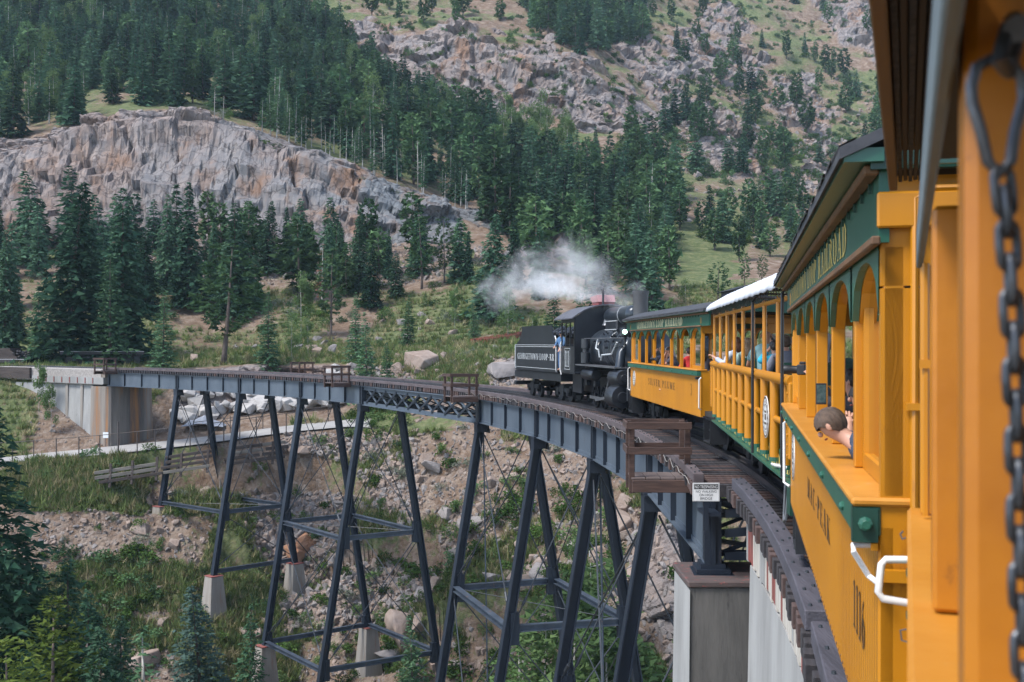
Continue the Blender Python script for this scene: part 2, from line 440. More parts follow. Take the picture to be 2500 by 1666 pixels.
# block faulting of the rock faces, pushed out along the slope normal
G3 = P2.reshape(NR, NC, 3)
du = np.gradient(G3, axis=1); dv = np.gradient(G3, axis=0)
nrm = np.cross(du.reshape(-1, 3), dv.reshape(-1, 3)); nrm /= np.linalg.norm(nrm, axis=1)[:, None] + 1e-9
nrm[nrm[:, 1] > 0] *= 1
nrm = np.where((nrm[:, 2] < 0)[:, None], -nrm, nrm)
nrm[:, 2] *= 0.35; nrm /= np.linalg.norm(nrm, axis=1)[:, None] + 1e-9
rk = rock.ravel(); sel = np.where(rk > 0.02)[0]
pr = P2[sel] + 0.9 * np.stack([vnoise(P2[sel] / 5, 40), vnoise(P2[sel] / 5, 41), vnoise(P2[sel] / 5, 42)], 1)
far = np.clip((P2[sel, 1] - 210) / 60, 0, 1)
sz = np.where(far[:, None] > 0.5, np.array([[15., 15., 9.]]), np.array([[11.0, 9.0, 6.5]]))
_c, _s = math.cos(.62), math.sin(.62); rot = np.array([[_c, 0, _s], [0, 1, 0], [-_s, 0, _c]]) @ np.array([[1, 0, 0], [0, .9, .43], [0, -.43, .9]])
pr = pr @ rot
a1, b1, i1, t1 = worley(pr / sz, 20)
a2, b2, i2, t2 = worley(pr / (sz * 0.37), 30)
a3, b3, i3, t3 = worley(pr / (sz * 0.15), 36)
rg = fbm(P2[sel] / np.where(far[:, None] > 0.5, 24.0, 14.0), 4, 50, True)
disp = (i1 - 0.5) * 1.5 + t1 * 4.2 + (i2 - 0.5) * .6 + t2 * 1.1 + (i3 - .5) * .2 + t3 * .45 + rg * 1.0
crack = np.clip(1 - (b1 - a1) / 0.05, 0, 1) * 0.8 + np.clip(1 - (b2 - a2) / 0.07, 0, 1) * 0.3
disp = (disp - crack) * (1 + .7 * far)
disp *= np.where(P2[sel, 1] < 125, 0.55, 1.0)
P2[sel] += nrm[sel] * (disp * rk[sel])[:, None]
TER = P2.reshape(NR, NC, 3)
TZ0 = TER[..., 2].copy()
_CK, _CX, _CT = 0.0107, 1.4096, 0.30592
for s_, zf, hgt in ((112.6, -10.4, (.9, .9)), (102.7, -15.3, (3.6, 3.2)), (92.7, -19.2, (3.0, 4.5)), (82.6, -25.5, (2, 2))):
    th_ = _CT - _CK * s_
    for sd in (-1, 1):
        o_ = sd * (1.5 + (CG * s_ - 1.82 - zf) / 6)
        fx, fy = CX + (math.cos(th_) - math.cos(CT)) / CK + o_ * math.cos(th_), (math.sin(CT) - math.sin(th_)) / CK - o_ * math.sin(th_)
        dd_ = np.hypot(TER[..., 0] - fx, TER[..., 1] - fy); hh_ = hgt[0] if sd < 0 else hgt[1]
        lim = zf - hh_ + np.maximum(0, dd_ - .8) * np.where(TER[..., 1] < fy, .55, 1.35) + .3 * vnoise(P2 / 1.5, 300).reshape(NR, NC)
        TER[..., 2] = np.where((dd_ < 7) & (BAND < 6), np.minimum(TER[..., 2], lim), TER[..., 2])
TU, TV = proj(TER[..., 0], TER[..., 1], TER[..., 2])

# ground cover zones as mesh attribute: R rock, G grass, B rubble
gras = np.zeros((NR, NC)); rub = np.zeros((NR, NC))
gn = fbm(P / np.array([7., 7., 4.]), 4, 70).reshape(NR, NC); gn2 = fbm(P / np.array([22., 22., 14.]), 3, 80).reshape(NR, NC)
low = BAND <= 8
gras[low] = np.clip(0.42 + 1.1 * gn[low] + 0.5 * gn2[low] + np.where(PU[low] < 560, 0.16, -0.02), 0, 1)
for p, w in [([(430, 1100), (650, 1080), (640, 1240), (400, 1230)], 0.55), ([(480, 1330), (700, 1300), (700, 1666), (480, 1666)], 0.35), ([(0, 1150), (330, 1150), (330, 1260), (0, 1260)], 0.35), ([(840, 1010), (1000, 1010), (1000, 1060), (840, 1060)], 0.6),
             ([(560, 1230), (480, 1380), (180, 1340), (200, 1260)], -0.6), ([(950, 1060), (1400, 1020), (1650, 1080), (1650, 1200), (1100, 1160), (1000, 1130)], -0.35), ([(700, 1100), (800, 1100), (790, 1260), (720, 1260)], -0.7), ([(100, 930), (260, 960), (250, 1080), (90, 1050)], -0.35)]:
    k = inpolyw(PU, PV, p) & low; gras[k] = np.clip(gras[k] + w, 0, 1)
bench = (BAND == 9) | (BAND == 10)
gras[bench] = np.clip(0.75 + 0.9 * gn[bench], 0, 1)
k = (BAND == 10) & (PV < 800); gras[k] = np.clip(0.5 + 0.9 * gn[k], 0, 1)
k = (BAND == 11); gras[k] = np.clip(0.36 + 1.0 * gn[k], 0, 1)
k = (BAND == 14); gras[k] = np.clip(0.55 + 0.8 * gn[k], 0, 1)
k = (BAND >= 15); gras[k] = np.clip(0.50 + 0.9 * gn[k] + 0.5 * gn2[k], 0, 1)
k = inpolyw(PU, PV, [(1640, 560), (1800, 520), (1850, 620), (1760, 700), (1650, 690)]) & (BAND >= 11); gras[k] = 0.95
rub[low] = np.clip(0.45 - 0.8 * gn[low], 0, 1)
rub[BAND == 11] = 0.8
TAIL = inpolyw(PU, PV, [(1232, 338), (1260, 332), (1330, 345), (1420, 352), (1480, 365), (1520, 395), (1500, 425), (1420, 430), (1330, 420), (1230, 400)]) & (BAND >= 14)
gras[TAIL] = 0; rub[TAIL] = 0.15
gras *= 1 - np.clip(rock * 1.3, 0, 1)
gras = blur(gras, 5)
gras *= np.where(TZ0 - TER[..., 2] > 1.8, .6, 1.0)

ii, jj = np.meshgrid(np.arange(NR - 1), np.arange(NC - 1), indexing='ij')
base = (ii * NC + jj).ravel()
faces = np.stack([base, base + 1, base + NC + 1, base + NC], 1)

def rockmat():
    m = bpy.data.materials.new('hillside'); m.use_nodes = True
    t = m.node_tree; N = t.nodes; L = t.links; b = N['Principled BSDF']
    b.inputs['Roughness'].default_value = 0.95; b.inputs['Specular IOR Level'].default_value = 0.15
    at_ = N.new('ShaderNodeAttribute'); at_.attribute_name = 'zone'
    sp = N.new('ShaderNodeSeparateColor'); L.new(at_.outputs['Color'], sp.inputs[0])
    tc = N.new('ShaderNodeTexCoord')
    def noise(s, d=6, r=0.6, st=None):
        n = N.new('ShaderNodeTexNoise'); n.inputs['Scale'].default_value = s; n.inputs['Detail'].default_value = d; n.inputs['Roughness'].default_value = r
        if st:
            mp = N.new('ShaderNodeMapping'); mp.inputs['Scale'].default_value = st; L.new(tc.outputs['Object'], mp.inputs[0]); L.new(mp.outputs[0], n.inputs['Vector'])
        else: L.new(tc.outputs['Object'], n.inputs['Vector'])
        return n.outputs[0]
    def ramp(x, stops):
        r = N.new('ShaderNodeValToRGB'); e = r.color_ramp.elements
        while len(e) < len(stops): e.new(0.5)
        for q, (p, c) in zip(e, stops): q.position = p; q.color = (*c, 1)
        L.new(x, r.inputs[0]); return r.outputs[0]
    def mix(f, a, c, mode='MIX'):
        x = N.new('ShaderNodeMixRGB'); x.blend_type = mode
        if isinstance(f, float): x.inputs[0].default_value = f
        else: L.new(f, x.inputs[0])
        for i, q in ((1, a), (2, c)):
            if isinstance(q, tuple): x.inputs[i].default_value = (*q, 1)
            else: L.new(q, x.inputs[i])
        return x.outputs[0]
    def math_(op, a, c):
        x = N.new('ShaderNodeMath'); x.operation = op
        for i, q in ((0, a), (1, c)):
            if isinstance(q, (int, float)): x.inputs[i].default_value = q
            else: L.new(q, x.inputs[i])
        return x.outputs[0]
    # rock: tan / pink / grey with rust streaks running down and dark joints
    rockc = ramp(noise(0.11, 7, 0.65), [(0.3, (0.185, 0.148, 0.132)), (0.44, (0.285, 0.228, 0.20)), (0.54, (0.24, 0.212, 0.203)), (0.7, (0.375, 0.315, 0.28))])
    grey = ramp(noise(0.05, 4), [(0.42, (0, 0, 0)), (0.58, (1, 1, 1))])
    tint = mix(at_.outputs['Alpha'], rockc, (0.168, 0.186, 0.196))
    rust = ramp(noise(1.0, 6, 0.6, (0.16, 0.16, 0.035)), [(0.51, (0, 0, 0)), (0.66, (1, 1, 1))])
    rf = mix(1.0, rust, math_('MULTIPLY', sp.outputs[0], 0.7), 'MULTIPLY')
    tint = mix(rf, tint, (0.26, 0.135, 0.068))
    strk = ramp(noise(1.0, 5, 0.6, (0.6, 0.6, 0.08)), [(0.38, (0.62, 0.62, 0.64)), (0.62, (1.12, 1.1, 1.08))])
    tint = mix(0.5, tint, strk, 'MULTIPLY')
    v = N.new('ShaderNodeTexVoronoi'); v.feature = 'DISTANCE_TO_EDGE'; v.inputs['Scale'].default_value = 0.42
    nn = N.new('ShaderNodeTexNoise'); nn.inputs['Scale'].default_value = 0.5; nn.inputs['Detail'].default_value = 5; L.new(tc.outputs['Object'], nn.inputs['Vector'])
    vm = N.new('ShaderNodeVectorMath'); vm.operation = 'MULTIPLY_ADD'; vm.inputs[1].default_value = (3, 3, 3)
    mpz = N.new('ShaderNodeMapping'); mpz.inputs['Scale'].default_value = (1, 1, 0.55); L.new(tc.outputs['Object'], mpz.inputs[0])
    L.new(nn.outputs['Color'], vm.inputs[0]); L.new(mpz.outputs[0], vm.inputs[2]); L.new(vm.outputs[0], v.inputs['Vector'])
    joint = ramp(v.outputs['Distance'], [(0.0, (0.35, 0.33, 0.33)), (0.07, (1, 1, 1))])
    rocky = mix(0.8, tint, joint, 'MULTIPLY')
    # earth and rubble
    earth = ramp(noise(0.5, 8, 0.7), [(0.33, (0.12, 0.076, 0.05)), (0.5, (0.195, 0.135, 0.095)), (0.68, (0.30, 0.24, 0.19))])
    vm2 = N.new('ShaderNodeVectorMath'); vm2.operation = 'MULTIPLY_ADD'; vm2.inputs[1].default_value = (.9, .9, .9); L.new(nn.outputs['Color'], vm2.inputs[0]); L.new(tc.outputs['Object'], vm2.inputs[2])
    v2 = N.new('ShaderNodeTexVoronoi'); v2.inputs['Scale'].default_value = 2.6; L.new(vm2.outputs[0], v2.inputs['Vector'])
    stone = ramp(v2.outputs['Color'], [(0.2, (0.145, 0.105, 0.083)), (0.55, (0.245, 0.192, 0.158)), (0.85, (0.36, 0.31, 0.27))])
    sf = math_('MULTIPLY', ramp(noise(.9, 5, .7), [(.40, (0, 0, 0)), (.62, (1, 1, 1))]), sp.outputs[2])
    earth = mix(sf, earth, stone)
    gr = ramp(noise(0.8, 7, 0.7), [(0.3, (0.062, 0.085, 0.034)), (0.5, (0.118, 0.14, 0.06)), (0.7, (0.215, 0.205, 0.105))])
    gf = math_('ADD', sp.outputs[1], math_('MULTIPLY', math_('SUBTRACT', noise(1.3, 6, 0.7), 0.5), 1.3))
    gfr = ramp(gf, [(0.42, (0, 0, 0)), (0.62, (1, 1, 1))])
    ground = mix(gfr, earth, gr)
    fin = mix(ramp(sp.outputs[0], [(0.3, (0, 0, 0)), (0.6, (1, 1, 1))]), ground, rocky)
    L.new(fin, b.inputs['Base Color'])
    bp = N.new('ShaderNodeBump'); bp.inputs['Strength'].default_value = 0.9; bp.inputs['Distance'].default_value = 0.5
    hgt = math_('ADD', noise(1.1, 9, 0.72), math_('MULTIPLY', v2.outputs['Distance'], math_('MULTIPLY', sp.outputs[2], -0.5)))
    L.new(hgt, bp.inputs['Height']); L.new(bp.outputs[0], b.inputs['Normal'])
    return m
M_HILL = rockmat()
me = npmesh('hillside', TER.reshape(-1, 3), faces, M_HILL, smooth=True)
me.polygons.foreach_set('use_smooth', (rk[faces].mean(1) < .35))
ca = me.color_attributes.new('zone', 'FLOAT_COLOR', 'POINT')
# grey-blue bands of the quarry face
gb = np.clip(0.5 + 1.4 * fbm(TER.reshape(-1, 3) / np.array([16., 30., 60.]), 3, 90), 0, 1).reshape(NR, NC)
gb = np.where(CLIFF | (BAND == 12), np.clip(gb * np.interp(TU, [200, 360, 900, 1200], [0.25, 1.0, 0.9, 0.8]), 0, 0.85), np.where(BAND == 14, 0.25, 0.1))
gb = np.where(UNDER, 0.0, gb)
zc = np.stack([rock, gras, rub, gb], -1).reshape(-1, 4).astype(np.float32)
ca.data.foreach_set('color', zc.ravel())
hill = bpy.data.objects.new('hillside', me); COL.objects.link(hill)
tag(hill, kind='structure', label='rocky mountainside with quarry face and gorge slope')
# valley floor under everything, out to the horizon
gm = MB(); gm.box(-4000, 4000, -4000, 5000, -33, -32)
tag(gm.build('valley_floor', pmat('valley_ground', (0.09, 0.10, 0.05), (0.16, 0.12, 0.09), scale=0.05)), kind='structure')

def ground(x, y):
    """height of the hillside at (x, y)"""
    u = 1250 + 2681 * x / y
    j = int(np.clip(np.searchsorted(UC, u), 1, NC - 1)); w = (u - UC[j - 1]) / (UC[j] - UC[j - 1])
    d0 = TER[:, j - 1, 1] * (1 - w) + TER[:, j, 1] * w; z0 = TER[:, j - 1, 2] * (1 - w) + TER[:, j, 2] * w
    o = np.argsort(d0)
    return float(np.interp(y, d0[o], z0[o]))
# what can be seen of the ground from the railway: running upper envelope along each bearing
ENV = np.minimum.accumulate(TV, axis=0); VIS = TV <= ENV + 0.5
def pick(poly, n, bmin=0, bmax=99, vis=True, rng=RNG, mind=0.0):
    """n random ground points inside a zone"""
    k = inpoly(TU, TV, poly) & (BAND >= bmin) & (BAND <= bmax)
    if vis: k &= VIS
    r, c = np.where(k)
    if len(r) == 0: return []
    w = 1.0 / (np.interp(UC[c], [-150, -149, 2149, 2150], [0.2, 1, 1, 0.2]))
    out = []
    idx = rng.choice(len(r), size=min(len(r), n * 6), replace=False, p=w / w.sum())
    for q in idx:
        p = TER[r[q], c[q]]
        if mind and any((p[0] - a[0]) ** 2 + (p[1] - a[1]) ** 2 < mind * mind for a in out): continue
        out.append(p)
        if len(out) >= n: break
    return [Vector(p) for p in out]
# ================================================================== VEGETATION
M_BARK = pmat('bark', (0.075, 0.055, 0.045), (0.13, 0.10, 0.085), scale=4, rough=0.95, stretch=(3, 3, 0.6))
M_PALE = pmat('pale_bark', (0.30, 0.28, 0.25), (0.42, 0.40, 0.36), scale=3, rough=0.9)
M_SPR = leafmat('spruce_needles', (0.026, 0.070, 0.044), (0.092, 0.160, 0.094), var=.45)
M_FIR = leafmat('fir_needles', (0.040, 0.100, 0.055), (0.120, 0.195, 0.100), var=0.25)
M_BLU = leafmat('blue_spruce_needles', (0.040, 0.085, 0.070), (0.115, 0.175, 0.145), var=.1)
M_PIN = leafmat('pine_needles', (0.034, 0.084, 0.040), (0.110, 0.180, 0.078), var=.45)
M_ASP = leafmat('aspen_leaves', (0.065, 0.125, 0.045), (0.170, 0.240, 0.095), transl=0.35, var=0.2)
M_SHR = leafmat('shrub_leaves', (0.032, 0.072, 0.022), (0.105, 0.165, 0.046), var=0.4)
M_DRY = leafmat('dry_needles', (0.16, 0.075, 0.055), (0.26, 0.14, 0.10), var=0.15)
M_YEL = leafmat('juniper_needles', (0.050, 0.085, 0.020), (0.135, 0.165, 0.040), var=0.15)

def tri_twigs(rs, base, dirv, side, L, wd):
    """arrays of narrow triangles: n bases, directions, widths"""
    tip = base + dirv * L[:, None]
    a = base - side * wd[:, None]; b = base + side * wd[:, None]
    return np.stack([a, b, tip], 1)
def conifer(seed, H=10.0, rmax=1.9, levels=30, nb=7, tw=9, droop=0.35, taper=0.85, low=0.06, tlen=0.52, gap=0.0, clump=False, up=0.0):
    rs = np.random.default_rng(seed); T = []
    trunk = MB(); lean = rs.normal(0, 0.012, 2)
    pts = [(lean[0] * H * t * t * 2, lean[1] * H * t * t * 2, H * t) for t in (0, 0.12, 0.35, 0.65, 0.97)]
    trunk.tube(pts, [0.022 * H, 0.016 * H, 0.012 * H, 0.007 * H, 0.0015 * H], 6)
    ctr = lambda z: np.array([lean[0] * H * (z / H) ** 2 * 2, lean[1] * H * (z / H) ** 2 * 2, z])
    for i in range(levels):
        t = (i + rs.uniform(-0.3, 0.3)) / (levels - 1); t = min(max(t, 0), 1)
        z = H * (low + (1 - low) * t)
        prof = (1 - t) ** taper
        if clump: prof = (math.sin(math.pi * min(1, 0.12 + 0.88 * (1 - t))) ** 0.6) * (0.55 + 0.45 * (1 - t)) if t < 0.97 else 0.1
        R = rmax * prof * rs.uniform(0.72, 1.12) + 0.10
        n = max(3, int(nb * (0.5 + 0.5 * (1 - t)) + rs.uniform(0, 1)))
        a0 = rs.uniform(0, 6.28)
        for k in range(n):
            if rs.uniform() < gap: continue
            az = a0 + 6.283 * k / n + rs.normal(0, 0.25); Rk = R * rs.uniform(0.65, 1.12)
            dv = np.array([math.cos(az), math.sin(az), 0.0]); pv = np.array([-dv[1], dv[0], 0.0])
            m = max(3, int(tw * (Rk / rmax) ** 0.7 + 1))
            f = (np.arange(m) + rs.uniform(0, 1, m)) / m * 0.85 + 0.15
            if clump: f = 0.45 + 0.55 * f
            zz = z + Rk * (up * f - droop * f ** 1.4) + rs.normal(0, 0.04, m)
            base = ctr(z)[None, :] * np.array([1, 1, 0]) + dv[None, :] * (Rk * f)[:, None]; base[:, 2] = zz
            sgn = np.where(np.arange(m) % 2 == 0, 1.0, -1.0)
            ang = rs.uniform(0.35, 1.15, m) * sgn
            dd = dv[None, :] * np.cos(ang)[:, None] + pv[None, :] * np.sin(ang)[:, None]
            dd[:, 2] += rs.normal(-0.22 + up, 0.30 if not clump else 0.6, m)
            dd /= np.linalg.norm(dd, axis=1)[:, None]
            sd = np.cross(dd, np.array([0, 0, 1.0])[None, :] + rs.normal(0, 0.5, (m, 3))); sd /= np.linalg.norm(sd, axis=1)[:, None] + 1e-9
            L = tlen * rs.uniform(0.6, 1.25, m) * (0.55 + 0.45 * prof)
            T.append(tri_twigs(rs, base, dd, sd, L, L * rs.uniform(0.24, 0.42, m)))
    T = np.concatenate(T); v = T.reshape(-1, 3)
    return trunk, v
def branches(trunk, rs, H, n, L, r, zlo=0.25, zhi=0.95, up=0.5):
    for i in range(n):
        z = H * rs.uniform(zlo, zhi); az = rs.uniform(0, 6.28); l = L * (1.15 - z / H) * rs.uniform(0.6, 1.2)
        p = Vector((0, 0, z)); d = Vector((math.cos(az), math.sin(az), up + rs.normal(0, 0.15)))
        trunk.tube([p, p + d * l * 0.5, p + d * l + Vector((0, 0, 0.1 * l))], [r, r * 0.6, r * 0.2], 4, cap=False)
def leafball(rs, c, r, n, s):
    """n small leaf quads scattered through an ellipsoid volume"""
    d = rs.normal(0, 1, (n, 3)); d /= np.linalg.norm(d, axis=1)[:, None]
    p = np.array(c) + d * np.array(r) * (rs.uniform(0, 1, n) ** 0.45)[:, None]
    a = rs.normal(0, 1, (n, 3)); a /= np.linalg.norm(a, axis=1)[:, None]
    b = np.cross(a, rs.normal(0, 1, (n, 3))); b /= np.linalg.norm(b, axis=1)[:, None] + 1e-9
    L = s * rs.uniform(0.6, 1.3, n)
    return np.stack([p - a * L[:, None] * 0.5, p + b * L[:, None] * 0.42, p + a * L[:, None] * 0.5], 1).reshape(-1, 3)
def trimesh(name, v, mat):
    return npmesh(name, v, np.arange(len(v)).reshape(-1, 3), mat)
def deciduous(seed, H=8.0, R=1.5, n=900, s=0.35, lobes=14, low=0.25, trunk_r=0.06):
    rs = np.random.default_rng(seed); tk = MB()
    tk.tube([(0, 0, 0), (0.05, 0.02, H * 0.4), (0.0, 0.08, H * 0.9)], [trunk_r, trunk_r * 0.8, trunk_r * 0.25], 5)
    branches(tk, rs, H, 9, R * 1.3, trunk_r * 0.4)
    V = []
    for i in range(lobes):
        t = rs.uniform(low, 1.0); rr = R * (math.sin(math.pi * min(1, (t - low) / (1 - low) * 0.85 + 0.12))) * rs.uniform(0.4, 0.9)
        az = rs.uniform(0, 6.28)
        V.append(leafball(rs, (rr * math.cos(az), rr * math.sin(az), H * t * 0.96), (R * 0.5, R * 0.5, R * 0.55), n // lobes, s))
    return tk, np.concatenate(V)
def shrubmesh(seed, mat, R=1.0, n=420, s=0.2, lobes=9):
    rs = np.random.default_rng(seed); V = []
    for i in range(lobes):
        az = rs.uniform(0, 6.28); rr = R * rs.uniform(0, 0.75)
        V.append(leafball(rs, (rr * math.cos(az), rr * math.sin(az), R * rs.uniform(0.15, 0.75)), (R * .38, R * .38, R * .36), n // lobes, s * R))
    return trimesh('foliage', np.concatenate(V), mat)

def proto(fn, mat, bark=None, scale10=True, **k):
    tk, v = fn(**k)
    return (tk.mesh('trunk', bark or M_BARK, fix=False, smooth='all'), trimesh('crown', v, mat), k.get('H', 10.0))
PR = {
 'spruce': [proto(conifer, M_SPR, seed=s, rmax=r, levels=44, nb=10, tw=15, droop=d, taper=tp, tlen=0.55) for s, r, d, tp in ((1, 2.3, .35, .8), (2, 1.95, .42, .9), (3, 2.6, .25, .75))],
 'fir': [proto(conifer, M_FIR, seed=s, rmax=r, levels=38, nb=9, tw=13, droop=0.15, taper=0.8, low=0.03, tlen=0.48, up=0.12) for s, r in ((5, 2.1), (6, 2.5))],
 'pine': [proto(conifer, M_PIN, seed=s, rmax=r, levels=17, nb=7, tw=17, droop=0.12, low=0.25, tlen=0.58, clump=True, up=0.2, gap=0.12) for s, r in ((8, 2.5), (9, 3.0))],
 'near': [proto(conifer, M_SPR, seed=s, rmax=r, levels=72, nb=11, tw=34, droop=d, taper=tp, tlen=0.24, low=.04) for s, r, d, tp in ((24, 2.4, .35, .8), (25, 2.1, .3, .85))],
 'nearthin': [proto(conifer, M_FIR, M_PALE, seed=27, rmax=1.3, levels=44, nb=6, tw=12, droop=.2, taper=.7, tlen=.28, low=.2, gap=.35)],
 'nearfir': [proto(conifer, M_BLU, seed=26, rmax=2.3, levels=60, nb=11, tw=28, droop=.1, taper=.75, tlen=.26, low=.03, up=.15)],
 'far': [proto(conifer, M_SPR, seed=s, rmax=r, levels=24, nb=8, tw=7, droop=d, taper=tp, tlen=0.95, low=lo) for s, r, d, tp, lo in ((11, 2.2, .35, .75, .05), (12, 1.8, .4, .85, .08), (13, 2.5, .25, .65, .12), (14, 2.0, .3, .9, .03), (20, 2.3, .3, .6, .1))],
 'farpine': [proto(conifer, M_PIN, seed=s, rmax=r, levels=14, nb=7, tw=11, droop=0.15, low=0.16, tlen=1.1, clump=True, up=0.15) for s, r in ((15, 2.2), (16, 2.8))],
 'young': [proto(conifer, M_FIR, M_PALE, seed=s, rmax=1.3, levels=18, nb=5, tw=6, droop=0.1, low=0.28, tlen=0.75, up=0.2, gap=0.15) for s in (17, 18)],
 'thin': [proto(conifer, M_SPR, M_PALE, seed=s, rmax=1.2, levels=14, nb=4, tw=5, droop=0.3, low=0.35, tlen=0.7, gap=0.3) for s in (19,)],
 'dry': [proto(conifer, M_DRY, M_PALE, seed=21, rmax=1.3, levels=16, nb=5, tw=5, droop=0.2, low=0.2, tlen=0.6, gap=0.35)],
 'juniper': [proto(conifer, M_YEL, seed=23, rmax=2.6, levels=56, nb=9, tw=26, droop=0.0, taper=0.6, low=0.06, tlen=0.26, up=0.35)],
 'aspen': [proto(deciduous, M_ASP, M_PALE, seed=s, H=10.0, R=r, n=1500, s=0.42) for s, r in ((31, 1.7), (32, 2.3))],
}
def snag(seed, H=10.0):
    rs = np.random.default_rng(seed); tk = MB()
    tk.tube([(0, 0, 0), (0.1, 0, H * .5), (0.05, 0.1, H)], [0.13, 0.09, 0.015], 5)
    branches(tk, rs, H, 34, 1.9, 0.028, 0.2, 0.98, 0.15)
    return tk.mesh('trunk', M_PALE, fix=False, smooth='all')
SNAG = [snag(41), snag(42)]
TREE_LABEL = {}
def plant(kind, x, y, h, label, cat='tree', name=None, group=None, wid=1.0, pi=None, z=None, rz=None, parts=True, lean=(0, 0), sink=0.15):
    z = ground(x, y) - sink if z is None else z
    k = random.randrange(len(PR[kind])) if pi is None else pi
    tk, cr, H = PR[kind][k]; s = h / H
    nm = name or {'aspen': 'aspen_tree', 'pine': 'pine_tree', 'farpine': 'pine_tree', 'juniper': 'juniper_tree', 'fir': 'fir_tree', 'young': 'fir_tree'}.get(kind, 'spruce_tree')
    t = thing(nm, label, cat, (x, y, z), (lean[0], lean[1], random.uniform(0, 6.28) if rz is None else rz), group)
    t.scale = (s * wid, s * wid, s)
    inst('trunk', tk, t); inst('crown', cr, t)
    return t
def tree_at(kind, u, vtop, D, label, wid=1.0, pi=None, vbase=None, lean=(0, 0), **k):
    x = (u - 1250) / 2681 * D; zt = CZ - (vtop - 879) / 2681 * D
    z = ground(x, D) if vbase is None else CZ - (vbase - 879) / 2681 * D
    return plant(kind, x, D, max(1.5, zt - z + 0.15), label, wid=wid, pi=pi, z=z - 0.15, lean=lean, **k)

